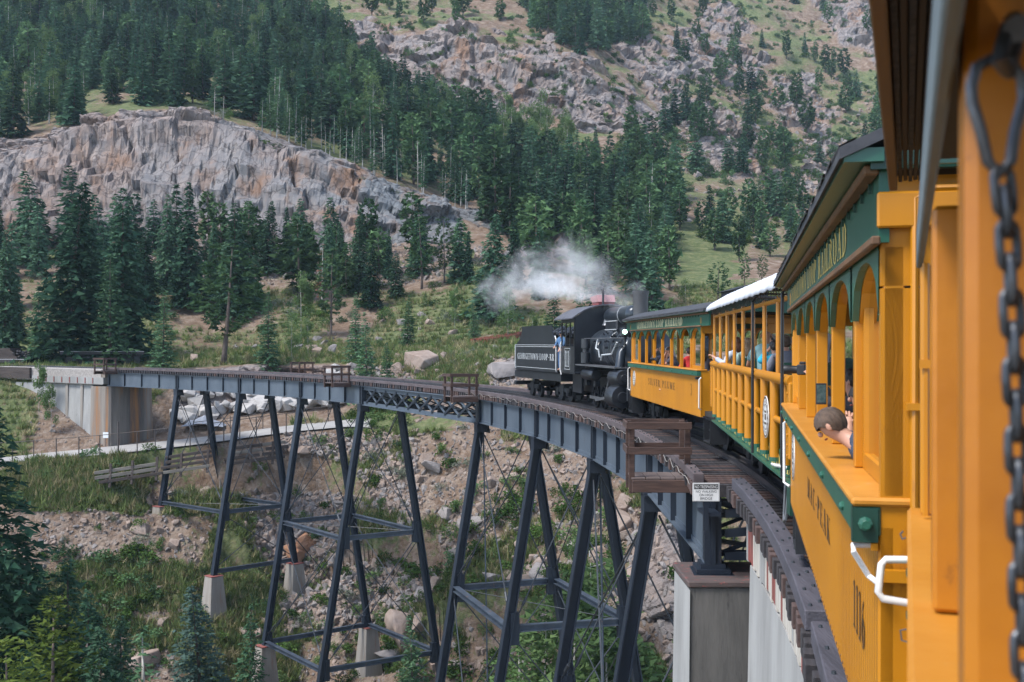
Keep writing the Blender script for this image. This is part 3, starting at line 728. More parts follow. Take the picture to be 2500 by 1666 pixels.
G_MID = 'trees between the railway bench and the quarry face'
MID = [
 ('spruce', 12, 563, 124, 'tall dark spruce at the left edge behind the parked flat cars', .8, 1), ('spruce', 170, 446, 123, 'tallest dark spruce, standing behind the parked flat cars', 1.0, 2),
 ('fir', 268, 622, 122, 'broad green fir with drooping boughs beside the tallest dark spruce', .95, 1), ('spruce', 298, 458, 131, 'tall spruce just right of the tallest one, tip against the quarry face', .95, 0),
 ('fir', 398, 714, 117, 'bright green young fir touching the far deck end beside the flat cars', .95, 0), ('spruce', 459, 446, 152, 'tall spruce whose tip reaches the middle of the quarry face', .95, 1),
 ('spruce', 408, 474, 158, 'slender spruce left of the one reaching the middle of the quarry face', .8, 0), ('spruce', 575, 497, 150, 'broad dark spruce behind the leaning pine', 1.1, 0),
 ('spruce', 655, 493, 165, 'dark spruce, left one of a close pair under the quarry face', .95, 2), ('spruce', 700, 507, 166, 'dark spruce, right one of a close pair under the quarry face', .9, 1),
 ('spruce', 754, 540, 168, 'small spruce standing alone above the pink rubble under the quarry face', .95, 2), ('spruce', 803, 532, 160, 'spruce beside the rust red dead one below the quarry face', .85, 0),
 ('spruce', 830, 542, 163, 'narrow spruce right of the rust red dead one', .75, 1), ('spruce', 876, 509, 158, 'tall spruce in front of the right part of the quarry face', .85, 0),
 ('fir', 655, 714, 118, 'pale blue green young fir right behind the middle of the far deck', .85, 0), ('pine', 808, 611, 140, 'pine with a bare lower trunk behind the twin refuge platforms', .9, 0),
 ('fir', 868, 714, 120, 'dense young fir behind the far twin refuge platforms', .75, 1), ('fir', 896, 764, 112, 'pale slender young fir close behind the deck', .8, 0),
 ('fir', 945, 837, 111, 'small round fir just behind the deck above the lattice span', .95, 1), ('fir', 995, 722, 133, 'bushy light green fir on the grass above the lattice span', 1.0, 0),
 ('pine', 1030, 523, 158, 'tall open pine with visible trunk and branches near the quarry end', .95, 0), ('pine', 1085, 531, 160, 'pine right of the tall open one near the quarry end', .8, 1),
 ('spruce', 1144, 565, 158, 'slender spruce between the pines and the tender', .8, 1), ('spruce', 1200, 523, 142, 'tall broad spruce rising behind the tender', 1.05, 2),
 ('spruce', 1256, 523, 156, 'tall narrow spruce behind the white steam', .8, 0), ('spruce', 1312, 632, 150, 'short spruce standing in front of the bare lit slope by the steam', .9, 1),
 ('fir', 1157, 737, 132, 'small dark fir just left of the tender top', .9, 1), ('pine', 1485, 561, 150, 'round bright green pine left of the smokestack', 1.35, 1),
 ('pine', 1600, 619, 150, 'green pine right behind the smokestack', 1.0, 0), ('pine', 1753, 640, 152, 'pine above the roof of the yellow coach, left of a group of three', 1.2, 1),
 ('pine', 1818, 615, 158, 'pine above the white canopy, middle of a group of three', .95, 0), ('pine', 1860, 622, 160, 'pine above the white canopy, right of a group of three', .9, 1),
 ('spruce', 60, 580, 172, 'small bright conifer on the grass strip at the foot of the left cliff', .95, 1), ('spruce', 225, 530, 150, 'dark spruce half hidden behind the two tallest ones', .8, 1),
 ('spruce', 355, 560, 148, 'dark spruce filling the gap right of the tall pair', .9, 0), ('spruce', 520, 545, 156, 'spruce between the quarry tip spruce and the leaning pine', .85, 1),
 ('fir', 95, 690, 134, 'green fir behind the rear of the wood loaded flat car', .9, 0), ('spruce', 40, 690, 140, 'dark spruce in the second row at the left edge', .9, 0),
 ('spruce', 905, 600, 150, 'spruce in front of the grey right part of the quarry face', .9, 2), ('spruce', 950, 560, 165, 'far spruce at the foot of the grey quarry face', .8, 1),
 ('fir', 1355, 690, 128, 'dark bush like fir under the drifting steam', 1.1, 1), ('pine', 1420, 690, 140, 'dark pine in the shadow behind the cab', 1.0, 0),
 ('aspen', 1673, 684, 150, 'pale leafy aspen above the yellow coach roof', 1.5, 1), ('aspen', 1640, 720, 140, 'pale leafy aspen beside the smokestack', 1.2, 0),
 ('aspen', 735, 650, 140, 'thin pale aspen beside the pine with a bare trunk', .9, 0), ('aspen', 712, 765, 124, 'low light green aspen near the young fir behind the deck', 1.0, 1), ('aspen', 752, 770, 126, 'yellow green wispy aspen behind the right platform', .9, 0),
 ('aspen', 1110, 690, 138, 'thin aspen left of the tender behind the grass', .7, 0), ('aspen', 1240, 700, 130, 'grey green aspen under the steam behind the tender', 1.0, 1), ('aspen', 1300, 760, 126, 'leafy aspen behind the cab roof', 1.0, 0),
 ('dry', 786, 585, 150, 'rust red dead conifer below the quarry face', .8, 0),
]
for kind, u, vt, D, lab, wd, pi in MID:
    tree_at(kind, u, vt, D, lab, wid=wd, pi=pi, group=G_MID)
tree_at('pine', 545, 596, 121, 'leaning dark pine with a slanted bare trunk behind the deck', 1.3, 1, lean=(0.02, 0.10), group=G_MID)
NEAR = [('near', -12, 915, 58, 'dark near conifer with cones cut off by the left frame edge', 1.1, 0), ('near', 58, 1292, 62, 'dark conifer in the lower left corner, tall back one', 1.0, 0), ('juniper', 122, 1462, 52, 'yellow green conifer in the lower left corner', .95, 0),
        ('near', 172, 1368, 60, 'dark blue green conifer right of the yellow green one', 1.0, 1), ('nearfir', 499, 1424, 74, 'blue green spruce in front of a concrete footing', 1.1, 0), ('nearthin', 357, 1522, 58, 'thin conifer with bare whitish stems at the bottom', 1.2, 0),
        ('near', 245, 1530, 57, 'dark conifer at the bottom between yellow green and bare stemmed ones', 1.15, 0), ('juniper', 30, 1560, 48, 'low yellow green conifer at the bottom left corner', 1.0, 0), ('near', 95, 1400, 66, 'dark conifer behind the yellow green one', 1.1, 1), ('near', 15, 1350, 66, 'dark conifer in the lower left corner, leftmost of the back row', 1.0, 1), ('near', 225, 1440, 68, 'dark conifer just left of the blue green spruce group', 1.0, 0), ('near', 300, 1505, 63, 'short dark conifer beside the bare stemmed one', 1.0, 1), ('fir', 610, 1480, 82, 'small fir between the two left footings', .8, 0), ('fir', 1010, 1500, 80, 'low fir at the foot of the middle tower', .8, 1)]
for kind, u, vt, D, lab, wd, pi in NEAR:
    tree_at(kind, u, vt, D, lab, wid=wd, pi=pi, group='conifers rising from the gorge in front of the trestle', vbase=879 + (vt - 879) + (13 if D > 70 else 17) * 2681 / D if False else None)
for u, vt, D, lab in [(1440, 1330, 73, 'aspen clump under the near towers, pale leaves'), (1400, 1420, 72, 'lower aspen under the near towers'), (1480, 1440, 70, 'aspen beside the rightmost tower leg'), (1330, 1480, 74, 'dark leafy aspen at the bottom between the towers'), (1270, 1560, 74, 'leafy aspen at the bottom behind the second tower')]:
    tree_at('aspen', u, vt, D, lab, wid=1.5, group='aspens in the gorge under the near towers')
for u, vt, D, lab in [(95, 870, 108, 'slender pale green sapling left of the far abutment'), (125, 925, 106, 'smaller pale green sapling left of the far abutment')]:
    tree_at('aspen', u, vt, D, lab, wid=0.75, pi=0, group='saplings by the far abutment')

# forest on the mountainside
FA = [(-150, 372), (0, 366), (100, 340), (190, 312), (215, 270), (520, 262), (620, 322), (800, 396), (1000, 482), (1180, 545), (1290, 480), (1400, 432), (1235, 432), (1180, 335), (1085, 275), (960, 235), (885, 160), (830, 90), (720, 30), (690, -60), (-150, -60)]
FB = [(1185, 556), (1230, 440), (1510, 440), (1540, 365), (1610, 400), (1650, 470), (1660, 540), (1630, 600), (1610, 700), (1440, 700), (1390, 600), (1340, 590), (1280, 610)]
FC = [(1270, 20), (1570, -20), (1570, 105), (1430, 140), (1310, 92)]
FD = [(1560, -40), (2180, -40), (2180, 420), (1900, 580), (1740, 560), (1690, 400), (1600, 320)]
FE = [(1270, 330), (1400, 340), (1400, 410), (1240, 400)]
FF = [(880, 60), (1240, 60), (1250, -40), (760, -40)]
frs = np.random.default_rng(99)
forest = []
def scatter(poly, n, bmin, hl, hh, kinds, mind, lab, vis=True):
    for p in pick(poly, n, bmin=bmin, vis=vis, rng=frs, mind=mind):
        u = 1250 + 2681 * p.x / p.y
        kd = kinds[frs.integers(len(kinds))]
        h_ = frs.uniform(hl, hh) * (1.12 if frs.uniform() < .2 else 1)
        kw = {'far': 'dark conifer', 'farpine': 'round pine', 'young': 'light green fir', 'aspen': 'leafy aspen', 'thin': 'thin spruce'}[kd]
        lab_ = fit(('small ' if h_ < 8.5 else 'tall ' if h_ > 11.5 else 'middling ') + kw + ' ' + lab.split('|')[1], 'over the ' + land(u, p.y))
        forest.append((p, h_, kd, lab_))
CON = ['far', 'far', 'far', 'farpine', 'farpine', 'far', 'far', 'young', 'farpine', 'far', 'far', 'aspen']
scatter(FA, 800, 14, 6.5, 14.0, CON, 2.9, '|in the dense forest above the quarry')
scatter(FB, 290, 13, 6.0, 13.5, CON, 3.0, '|in the forest behind the locomotive')
scatter(FC, 95, 16, 11, 16, ['farpine', 'far'], 5, '|in the clump above the pale rock dome')
scatter(FD, 80, 15, 7.5, 13, ['farpine', 'far', 'farpine'], 7, '|among the rocks of the right slope')
scatter(FF, 16, 16, 7, 11, ['farpine'], 9, '|alone on the bare slope above the rock dome')
scatter([(1230, 330), (1260, 330), (1420, 352), (1500, 400), (1500, 430), (1240, 420)], 5, 14, 6, 8.5, ['far'], 8, '|on the pale tailings heap')
scatter([(620, 326), (1180, 545), (1180, 520), (640, 300)], 40, 14, 6, 9, ['young', 'young', 'thin'], 2.0, '|with pale trunk along the quarry rim', vis=False)
scatter([(-100, 330), (180, 300), (180, 200), (-100, 200)], 40, 14, 7, 10, ['young', 'aspen'], 3, '|above the left end of the quarry face')
scatter(FE, 16, 14, 9, 13, ['aspen'], 3.5, '|below the rock dome')
scatter([(880, 200), (1250, 320), (1250, 380), (850, 260)], 26, 14, 7, 11, ['aspen', 'young', 'far'], 4, '|below the long rock outcrop')
scatter([(1640, 560), (1960, 470), (2000, 620), (1800, 640)], 26, 12, 6, 10, ['farpine', 'far'], 4, '|on the slope above the coaches')
# spruces that frame the quarry and the bench (second row, partly hidden)
scatter([(300, 610), (1000, 600), (1180, 640), (1100, 740), (300, 740)], 42, 10, 6, 11, ['far', 'farpine'], 5, '|in the second row under the quarry', vis=False)
scatter([(-150, 600), (320, 600), (320, 760), (-150, 760)], 18, 10, 8, 14, ['far'], 5, '|in the second row behind the flat cars', vis=False)
scatter([(1280, 640), (1640, 690), (1640, 780), (1300, 760)], 20, 10, 7, 12, ['far', 'farpine'], 5, '|in the second row behind the locomotive', vis=False)
forest.sort(key=lambda q: -q[1] / q[0].y)
NIND = 225
for p, h, kind, lab in forest[:NIND]:
    plant(kind, p.x, p.y, h, lab, wid=frs.uniform(.85, 1.2), group='trees of the mountainside forest', z=p.z - 0.3)
# the wood goes on past both sides of the view
for poly, n, md in (([(2150, -60), (3050, -60), (3050, 640), (2150, 640)], 170, 5), ([(-580, -60), (-150, -60), (-150, 370), (-580, 380)], 150, 3), ([(-580, 600), (-150, 600), (-150, 850), (-580, 850)], 25, 5)):
    for p in pick(poly, n, bmin=9, vis=False, rng=frs, mind=md): forest.append((p, frs.uniform(8, 13), ['far', 'farpine'][frs.integers(2)], ''))
def stuff_inst(name, label, items, sources):
    """one object: points with scale, rotation and source number, drawn with geometry nodes"""
    src = bpy.data.collections.new(name + '_sources')
    for i, me in enumerate(sources):
        src.objects.link(bpy.data.objects.new('%s_source_%02d' % (name, i), me))
    me = bpy.data.meshes.new(name); me.from_pydata([tuple(q[0]) for q in items], [], [])
    a = me.attributes.new('scl', 'FLOAT_VECTOR', 'POINT'); a.data.foreach_set('vector', np.array([q[1] for q in items], np.float32).ravel())
    a = me.attributes.new('rot', 'FLOAT_VECTOR', 'POINT'); a.data.foreach_set('vector', np.array([q[2] for q in items], np.float32).ravel())
    a = me.attributes.new('idx', 'INT', 'POINT'); a.data.foreach_set('value', np.array([q[3] for q in items], np.int32))
    o = bpy.data.objects.new(name, me); COL.objects.link(o)
    g = bpy.data.node_groups.new(name, 'GeometryNodeTree')
    g.interface.new_socket('Geometry', in_out='INPUT', socket_type='NodeSocketGeometry'); g.interface.new_socket('Geometry', in_out='OUTPUT', socket_type='NodeSocketGeometry')
    N = g.nodes; L = g.links
    gi = N.new('NodeGroupInput'); go = N.new('NodeGroupOutput'); ip = N.new('GeometryNodeInstanceOnPoints'); ci = N.new('GeometryNodeCollectionInfo')
    ci.inputs['Collection'].default_value = src; ci.inputs['Separate Children'].default_value = True; ci.inputs['Reset Children'].default_value = True
    ip.inputs['Pick Instance'].default_value = True
    def attr(nm, ty):
        n = N.new('GeometryNodeInputNamedAttribute'); n.data_type = ty; n.inputs['Name'].default_value = nm
        return next(s for s in n.outputs if s.enabled and s.name == 'Attribute')
    L.new(gi.outputs[0], ip.inputs['Points']); L.new(ci.outputs[0], ip.inputs['Instance']); L.new(attr('idx', 'INT'), ip.inputs['Instance Index'])
    L.new(attr('scl', 'FLOAT_VECTOR'), ip.inputs['Scale'])
    er = N.new('FunctionNodeEulerToRotation'); L.new(attr('rot', 'FLOAT_VECTOR'), er.inputs[0]); L.new(er.outputs[0], ip.inputs['Rotation'])
    L.new(ip.outputs[0], go.inputs[0])
    md = o.modifiers.new('scatter', 'NODES'); md.node_group = g
    return tag(o, label, kind='stuff')
def joined(tk, cr):
    """trunk and crown as one mesh for the far forest"""
    b = bmesh.new(); b.from_mesh(tk); n = len(b.faces); b.from_mesh(cr); b.faces.ensure_lookup_table()
    for f in b.faces[n:]: f.material_index = 1
    me = bpy.data.meshes.new('far_tree'); b.to_mesh(me); b.free()
    me.materials.append(tk.materials[0]); me.materials.append(cr.materials[0]); return me
srcs = []; sidx = {}
for k in ('far', 'farpine', 'young', 'aspen', 'thin'):
    for tk, cr, H in PR[k]:
        sidx.setdefault(k, []).append(len(srcs)); srcs.append(joined(tk, cr))
items = []
for p, h, kind, lab in forest[NIND:]:
    s = h / 10; w = s * frs.uniform(.85, 1.2)
    items.append((p - Vector((0, 0, .3)), (w, w, s), (0, 0, frs.uniform(0, 6.28)), sidx[kind][frs.integers(len(sidx[kind]))]))
stuff_inst('distant_forest', 'the rest of the conifer forest high on the mountainside', items, srcs)
# bare grey snags
for i, (u, v, h, lab) in enumerate([(1385, 480, 9, 'bare grey dead tree leaning out of the forest above the steam'), (1425, 500, 8, 'bare pale dead tree right of the tallest snag above the steam'), (1350, 500, 6, 'small bare dead tree left of the tall snag'), (520, 292, 6, 'bare dead tree on top of the quarry hump, left'), (540, 296, 5, 'bare dead tree on top of the quarry hump, right'), (935, 425, 10, 'pale dead trunk at the edge of the forest above the quarry rim'), (1020, 465, 10, 'pale dead trunk right of the other one on the quarry rim'), (520, 640, 8, 'leafless pale tree between the two dark spruces behind the deck'), (645, 660, 7, 'leafless whitish tree under the spruce pair')]):
    q = [(u, v + 60)]; D = None
    j = int(np.argmin(np.abs(UC - u))); k = np.where((TV[:, j] <= ENV[:, j] + 0.5) & (BAND[:, j] > 9))[0]
    r = k[np.argmin(np.abs(TV[k, j] - v))]; p = TER[r, j]
    t = thing('dead_tree', lab, 'tree', Vector(p) - Vector((0, 0, .2)), (random.uniform(-.06, .06), random.uniform(-.06, .06), i * 1.3), 'bare dead trees'); t.scale = (h / 10,) * 3
    inst('trunk', SNAG[i % 2], t)

# shrubs
SHR = [shrubmesh(51, M_SHR), shrubmesh(52, M_SHR, n=300, s=.26), shrubmesh(53, M_ASP, n=420), shrubmesh(54, M_PIN, n=420, s=.22), shrubmesh(55, leafmat('sage_leaves', (0.10, 0.12, 0.085), (0.20, 0.22, 0.16), var=.2), n=300, s=.2)]
shrubs = []
def shrub_zone(poly, n, bmin, bmax, lo, hi, kinds, lab, mind=1.0):
    for p in pick(poly, n, bmin=bmin, bmax=bmax, rng=frs, mind=mind):
        kd = kinds[frs.integers(len(kinds))]; u = 1250 + 2681 * p.x / p.y
        wd_ = ['bushy green ', 'sparse green ', 'pale leafy ', 'dark dense ', 'grey sage '][kd]
        lb = wd_ + lab.split(' ', 1)[1] if lab.split(' ')[0] in ('green', 'lush', 'dark', 'low', 'grey', 'tiny') else lab
        if 'under the trestle' in lb: lb = lb.replace('under the trestle', 'left of the towers' if u < 390 else 'below the leftmost tower' if u < 700 else 'below the second tower' if u < 1010 else 'behind the third tower' if u < 1330 else 'behind the nearest tower')
        r_ = frs.uniform(lo, hi); lb = fit(sized(r_, .75, 1.25) + lb, 'near the ' + land(u, p.y) if p.y < 108 else 'over the ' + land(u, p.y)); shrubs.append((p, r_, kd, lb))
shrub_zone([(0, 1130), (1700, 1000), (1700, 1700), (0, 1700)], 190, 3, 8, .5, 1.35, [0, 0, 1, 2, 3, 4], 'green shrub on the steep stony gorge slope under the trestle')
shrub_zone([(930, 1330), (1250, 1180), (1500, 1250), (1500, 1700), (930, 1700)], 80, 3, 6, .8, 1.7, [0, 2, 0, 1], 'lush shrub between the tower legs in the gorge')
shrub_zone([(0, 1360), (400, 1330), (330, 1700), (0, 1700)], 50, 3, 6, .8, 1.6, [0, 3, 1], 'dark shrub on the left gorge slope by the near conifers')
shrub_zone([(560, 1100), (1000, 1100), (1000, 1600), (600, 1600)], 60, 3, 7, .45, 1.1, [0, 1, 2, 4], 'green shrub on the steep stony gorge slope under the trestle')
shrub_zone([(860, 1010), (1000, 1000), (1010, 1080), (860, 1090)], 9, 4, 8, 1.0, 1.7, [0, 2], 'round bright green bush below the lattice span')
shrub_zone([(850, 950), (1260, 930), (1260, 780), (850, 860)], 60, 8, 10, .4, .95, [0, 2, 4, 2], 'low green bush on the bank behind the deck')
shrub_zone([(0, 900), (850, 900), (850, 780), (0, 780)], 40, 9, 10, .4, .9, [0, 2], 'low green bush beside the parked flat cars')
shrub_zone([(0, 620), (1250, 620), (1250, 800), (0, 800)], 120, 10, 11, .6, 1.6, [0, 3, 2, 4], 'shrub on the pink rubble below the quarry face')
shrub_zone([(180, 300), (560, 260), (560, 300), (400, 290), (200, 320)], 16, 14, 15, .8, 1.8, [0, 2, 4], 'grey green shrub on top of the quarry hump')
shrub_zone([(560, 310), (1190, 560), (1190, 580), (560, 330)], 26, 13, 14, .4, .9, [0, 4], 'tiny shrub on the grey quarry rim')
shrub_zone([(1560, -20), (2170, -20), (2170, 600), (1650, 600)], 800, 12, 18, 1.0, 2.6, [3, 0, 3, 1], 'dark shrub among the rocks of the right slope')
shrub_zone([(700, -30), (1560, -30), (1640, 330), (880, 180)], 300, 15, 18, .9, 2.2, [3, 0, 1], 'dark shrub on the upper rock outcrop')
shrub_zone([(1230, 560), (1640, 560), (1640, 740), (1230, 740)], 50, 10, 14, .7, 1.6, [0, 2, 4], 'shrub on the slope behind the steam')
shrub_zone([(280, 640), (1250, 620), (1250, 850), (280, 850)], 60, 9, 11, .6, 1.5, [2, 0, 1], 'low leafy bush between the spruces behind the deck')
shrubs.sort(key=lambda q: -q[1] / q[0].y)
for p in pick([(2150, -60), (3050, -60), (3050, 760), (2150, 760)], 420, bmin=9, vis=False, rng=frs): shrubs.append((p, frs.uniform(.9, 2.2), int(frs.choice([0, 1, 3])), ''))
for p, r, k, lab in shrubs[:295]:
    o = inst('shrub', SHR[k], None, p - Vector((0, 0, .12 * r)), (0, 0, frs.uniform(0, 6.28)), (r * frs.uniform(.9, 1.3), r * frs.uniform(.9, 1.3), r * frs.uniform(.75, 1.1)))
    tag(o, lab, 'shrub', 'shrubs on the slopes')
stuff_inst('distant_shrubs', 'small dark shrubs dotted over the far mountainside', [(p - Vector((0, 0, .1 * r)), (r, r, r * .9), (0, 0, frs.uniform(0, 6.28)), k) for p, r, k, lab in shrubs[295:]], SHR)
# grass tufts, weeds
def tuft(seed, n=16, mat=None):
    rs = np.random.default_rng(seed); V = []
    for i in range(n):
        a = rs.uniform(0, 6.28); r = rs.uniform(0, .3); p = np.array([r * math.cos(a), r * math.sin(a), 0]); d = np.array([rs.normal(0, .22), rs.normal(0, .22), rs.uniform(.25, .6)])
        s = np.array([math.cos(a + 1.2), math.sin(a + 1.2), 0]) * rs.uniform(.03, .06)
        V += [p - s, p + s, p + d]
    return trimesh('tuft', np.array(V), mat)
M_GR1 = leafmat('green_grass', (0.085, 0.130, 0.040), (0.185, 0.22, 0.085), var=.25); M_GR2 = leafmat('dry_grass', (0.24, 0.215, 0.11), (0.37, 0.32, 0.18), var=.2)
TF = [tuft(61, mat=M_GR1), tuft(62, mat=M_GR1), tuft(63, mat=M_GR2)]
items = []
gk = (gras > 0.48) & (BAND >= 3) & (BAND <= 10) & VIS & (BAND != 6)
r_, c_ = np.where(gk); w_ = gras[r_, c_] * np.interp(GD[r_, c_], [80, 140], [1, 1.6]); idx = frs.choice(len(r_), min(len(r_), 26000), replace=False, p=w_ / w_.sum())
for q in idx:
    p = TER[r_[q], c_[q]] + frs.normal(0, .12, 3) * np.array([1, 1, 0]); s = frs.uniform(.6, 1.5)
    items.append((p, (s, s, s * frs.uniform(.7, 1.4)), (0, 0, frs.uniform(0, 6.28)), int(frs.choice([0, 1, 2], p=[.36, .34, .30]))))
stuff_inst('grass', 'grass and weeds growing on the gorge slopes and the railway bench', items, TF)

# ------------------------------------------------------------------ loose rock
def rockmesh(seed, mat, n=13, sx=1.0, sy=.8, sz=.65):
    rs = np.random.default_rng(seed); b = bmesh.new()
    d = rs.normal(0, 1, (n, 3)); d /= np.linalg.norm(d, axis=1)[:, None]; d = np.sign(d) * np.abs(d) ** 0.6
    for p in d * np.array([sx, sy, sz]): b.verts.new(p)
    r = bmesh.ops.convex_hull(b, input=b.verts)
    bmesh.ops.delete(b, geom=[g for g in r['geom_interior'] if isinstance(g, bmesh.types.BMVert)], context='VERTS')
    bmesh.ops.bevel(b, geom=b.edges[:], offset=0.03, segments=1, affect='EDGES')
    me = bpy.data.meshes.new('rock'); b.to_mesh(me); b.free(); me.materials.append(mat); return me
def bouldermat(n, a, b, c):
    return pmat(n, a, b, scale=1.3, rough=.95, bump=.7, bscale=6, bdist=.12, c3=c, spot=.15, spec=.15)
M_WB = bouldermat('pale_granite', (0.33, 0.31, 0.295), (0.43, 0.41, 0.39), (0.20, 0.18, 0.165))
M_TB = bouldermat('tan_granite', (0.23, 0.17, 0.135), (0.32, 0.255, 0.215), (0.15, 0.11, 0.09))
M_GB = bouldermat('grey_granite', (0.19, 0.17, 0.16), (0.28, 0.25, 0.235), (0.12, 0.10, 0.095))
M_RB = bouldermat('red_granite', (0.33, 0.165, 0.095), (0.40, 0.23, 0.145), (0.22, 0.10, 0.06))
RW = [rockmesh(s, M_WB, n=11) for s in (71, 72, 73, 74)]; RT = [rockmesh(s, M_TB) for s in (75, 76, 77)]; RGy = [rockmesh(s, M_GB) for s in (78, 79, 80)]; RRd = [rockmesh(81, M_RB, sx=.7, sz=1.0)]
def boulder(me, p, s, lab, grp, rot=None):
    o = inst('boulder', me, None, p, rot or (random.uniform(-.5, .5), random.uniform(-.5, .5), random.uniform(0, 6.28)), (s * random.uniform(.85, 1.2), s * random.uniform(.8, 1.1), s * random.uniform(.8, 1.1)))
    return tag(o, lab, 'boulder', grp)
# the riprap pile of pale blocks behind the path
brs = np.random.default_rng(5)
for i in range(92):
    u = brs.uniform(435, 850); t = brs.uniform(0, 1) ** 1.2
    D = np.interp(u, [430, 600, 850], [111, 112.5, 114]) + t * 2.6; x = (u - 1250) / 2681 * D; s = brs.uniform(.55, 1.25)
    boulder(RW[brs.integers(4)], Vector((x, D, ground(x, D) + .25 + .25 * s + t * .55)), s, fit(sized(s, .8, 1.05) + 'pale block in the ' + ('upper' if t > .55 else 'middle' if t > .25 else 'lower') + ' part of the riprap pile', 'near the ' + land(u, 100)), 'pale riprap blocks')
bl = []
for poly, n, bmin, bmax, lo, hi, src, lab in [
    ([(900, 1010), (1650, 990), (1650, 1260), (900, 1260)], 46, 4, 8, .25, .8, RT, 'tan boulder on the stony slope under the near girders'),
    ([(1000, 1250), (1680, 1200), (1680, 1600), (1000, 1640)], 44, 3, 6, .35, 1.2, RT + RT + RGy, 'large boulder among the shrubs between the near towers'),
    ([(150, 1180), (900, 1150), (900, 1600), (150, 1600)], 50, 3, 7, .25, .8, RT, 'brown stone on the gorge slope under the far towers'),
    ([(850, 870), (1260, 850), (1260, 960), (850, 960)], 34, 8, 9, .3, 1.0, RT + RT + RGy, 'tan boulder in the bank just behind the deck'),
    ([(430, 870), (1200, 740), (1250, 800), (850, 860)], 30, 9, 11, .3, 1.0, RGy + RT, 'grey boulder in the grass behind the deck'),
    ([(690, 1080), (760, 1080), (760, 1180), (700, 1180)], 14, 3, 7, .4, .9, RT + RGy, 'stone in the rubble chute left of the middle tower'),
]:
    for p in pick(poly, n, bmin=bmin, bmax=bmax, rng=brs, mind=.8):
        s = brs.uniform(lo, hi) ** 1.0
        boulder(src[brs.integers(len(src))], p + Vector((0, 0, .12 * s)), s, fit(sized(s, .45, .75) + lab.replace('large ', ''), 'near the ' + land(1250 + 2681 * p.x / p.y, p.y)), 'boulders on the slopes')
for u, v, D, s, me, lab in [(716, 1100, 100.5, 1.6, RRd[0], 'upright rust red boulder at the end of the timber crib'), (740, 1096, 101, 1.4, RRd[0], 'rust red boulder right of the upright one'), (985, 1290, 92, 2.3, RT[0], 'big rounded tan boulder behind the middle tower leg'), (940, 1340, 90.5, 1.7, RGy[0], 'grey cracked boulder left of the big tan one'), (1050, 1095, 100, 1.2, RGy[1], 'smooth grey boulder beside the slanted tower leg'), (1285, 1380, 87, 1.7, RT[1], 'big boulder between the second tower legs'), (1330, 1400, 86, 1.3, RGy[2], 'pale grey boulder right of the big one'), (1500, 1290, 84, 2.2, RT[2], 'large flat faced boulder left of the near pier'), (770, 890, 116, 1.6, RGy[0], 'grey boulder behind the twin refuge platforms'), (1235, 922, 112, 1.9, RGy[1], 'large grey boulder just left of the tender'), (1030, 890, 117, 2.0, RT[1], 'flat tan boulder in the bank above the lattice span'), (475, 845, 126, .9, RT[2], 'single tan boulder beside the leaning pine'), (343, 1205, 96, .9, RT[0], 'round brown boulder on the left slope'), (350, 1505, 87.5, 1.5, RT[1], 'brown boulder above the bare stemmed conifer')]:
    p = at(u, v, D); p.z = ground(p.x, p.y) + .2 * s
    boulder(me, p, s, lab, 'boulders on the slopes')
# talus and gravel: far too many to count
items = []
tal = [(([(-150, 600), (1250, 600), (1250, 800), (-150, 800)]), 2600, 11, 11, .12, .6), ([(690, 1060), (800, 1060), (800, 1290), (700, 1290)], 500, 3, 7, .12, .45), ([(900, 980), (1700, 980), (1700, 1300), (900, 1300)], 2600, 3, 8, .08, .38),
       ([(100, 1130), (1000, 1130), (1000, 1666), (100, 1666)], 2600, 3, 7, .08, .32), ([(560, 1080), (1020, 1050), (1020, 1500), (640, 1560)], 3800, 3, 7, .10, .55), ([(1000, 1250), (1700, 1250), (1700, 1666), (1000, 1666)], 1100, 3, 6, .12, .5), ([(850, 860), (1300, 860), (1300, 980), (850, 980)], 900, 8, 9, .1, .4),
       ([(1560, 300), (2150, 60), (2150, 600), (1650, 620)], 1500, 12, 17, .3, 1.2), ([(0, 900), (300, 900), (260, 1090), (0, 1090)], 500, 7, 9, .08, .25), ([(850, 250), (1250, 330), (1100, 300)], 300, 14, 16, .3, 1)]
for poly, n, b0, b1, lo, hi in tal:
    k = inpoly(TU, TV, poly) & (BAND >= b0) & (BAND <= b1) & VIS & (gras < .62); r_, c_ = np.where(k)
    if len(r_) == 0: continue
    for q in brs.choice(len(r_), min(len(r_), n), replace=False):
        s = lo + (hi - lo) * brs.uniform() ** 2.2
        items.append((TER[r_[q], c_[q]] + np.array([0, 0, .1 * s]), (s * brs.uniform(.8, 1.3), s, s * brs.uniform(.6, 1)), tuple(brs.uniform(0, 6.28, 3)), int(brs.integers(6))))
stuff_inst('rubble', 'loose stones and talus strewn over the slopes', items, RT + RGy)
# ================================================================== TRESTLE
M_WEB = pmat('girder_paint', (0.055, 0.074, 0.098), (0.082, 0.103, 0.128), scale=.9, rough=.5, bump=.08, c3=(0.05, 0.058, 0.068), spot=.25, stretch=(1, 1, .35))
M_COLM = pmat('tower_paint', (0.010, 0.015, 0.025), (0.019, 0.026, 0.038), scale=.8, spec=.35, rough=.45, bump=.06, c3=(0.05, 0.034, 0.028), spot=.12, stretch=(1, 1, .4))
M_STRT = pmat('strut_paint', (0.028, 0.038, 0.055), (0.060, 0.076, 0.098), scale=1.2, rough=.45, bump=.06, c3=(0.16, 0.085, 0.05), spot=.2)
M_ROD = pmat('rod_steel', (0.02, 0.024, 0.03), (0.035, 0.04, 0.048), rough=.5, bump=0)
M_TIE = pmat('tie_timber', (0.018, 0.017, 0.020), (0.040, 0.034, 0.036), scale=2.2, rough=.85, bump=.5, stretch=(.5, 4, 4), bscale=9)
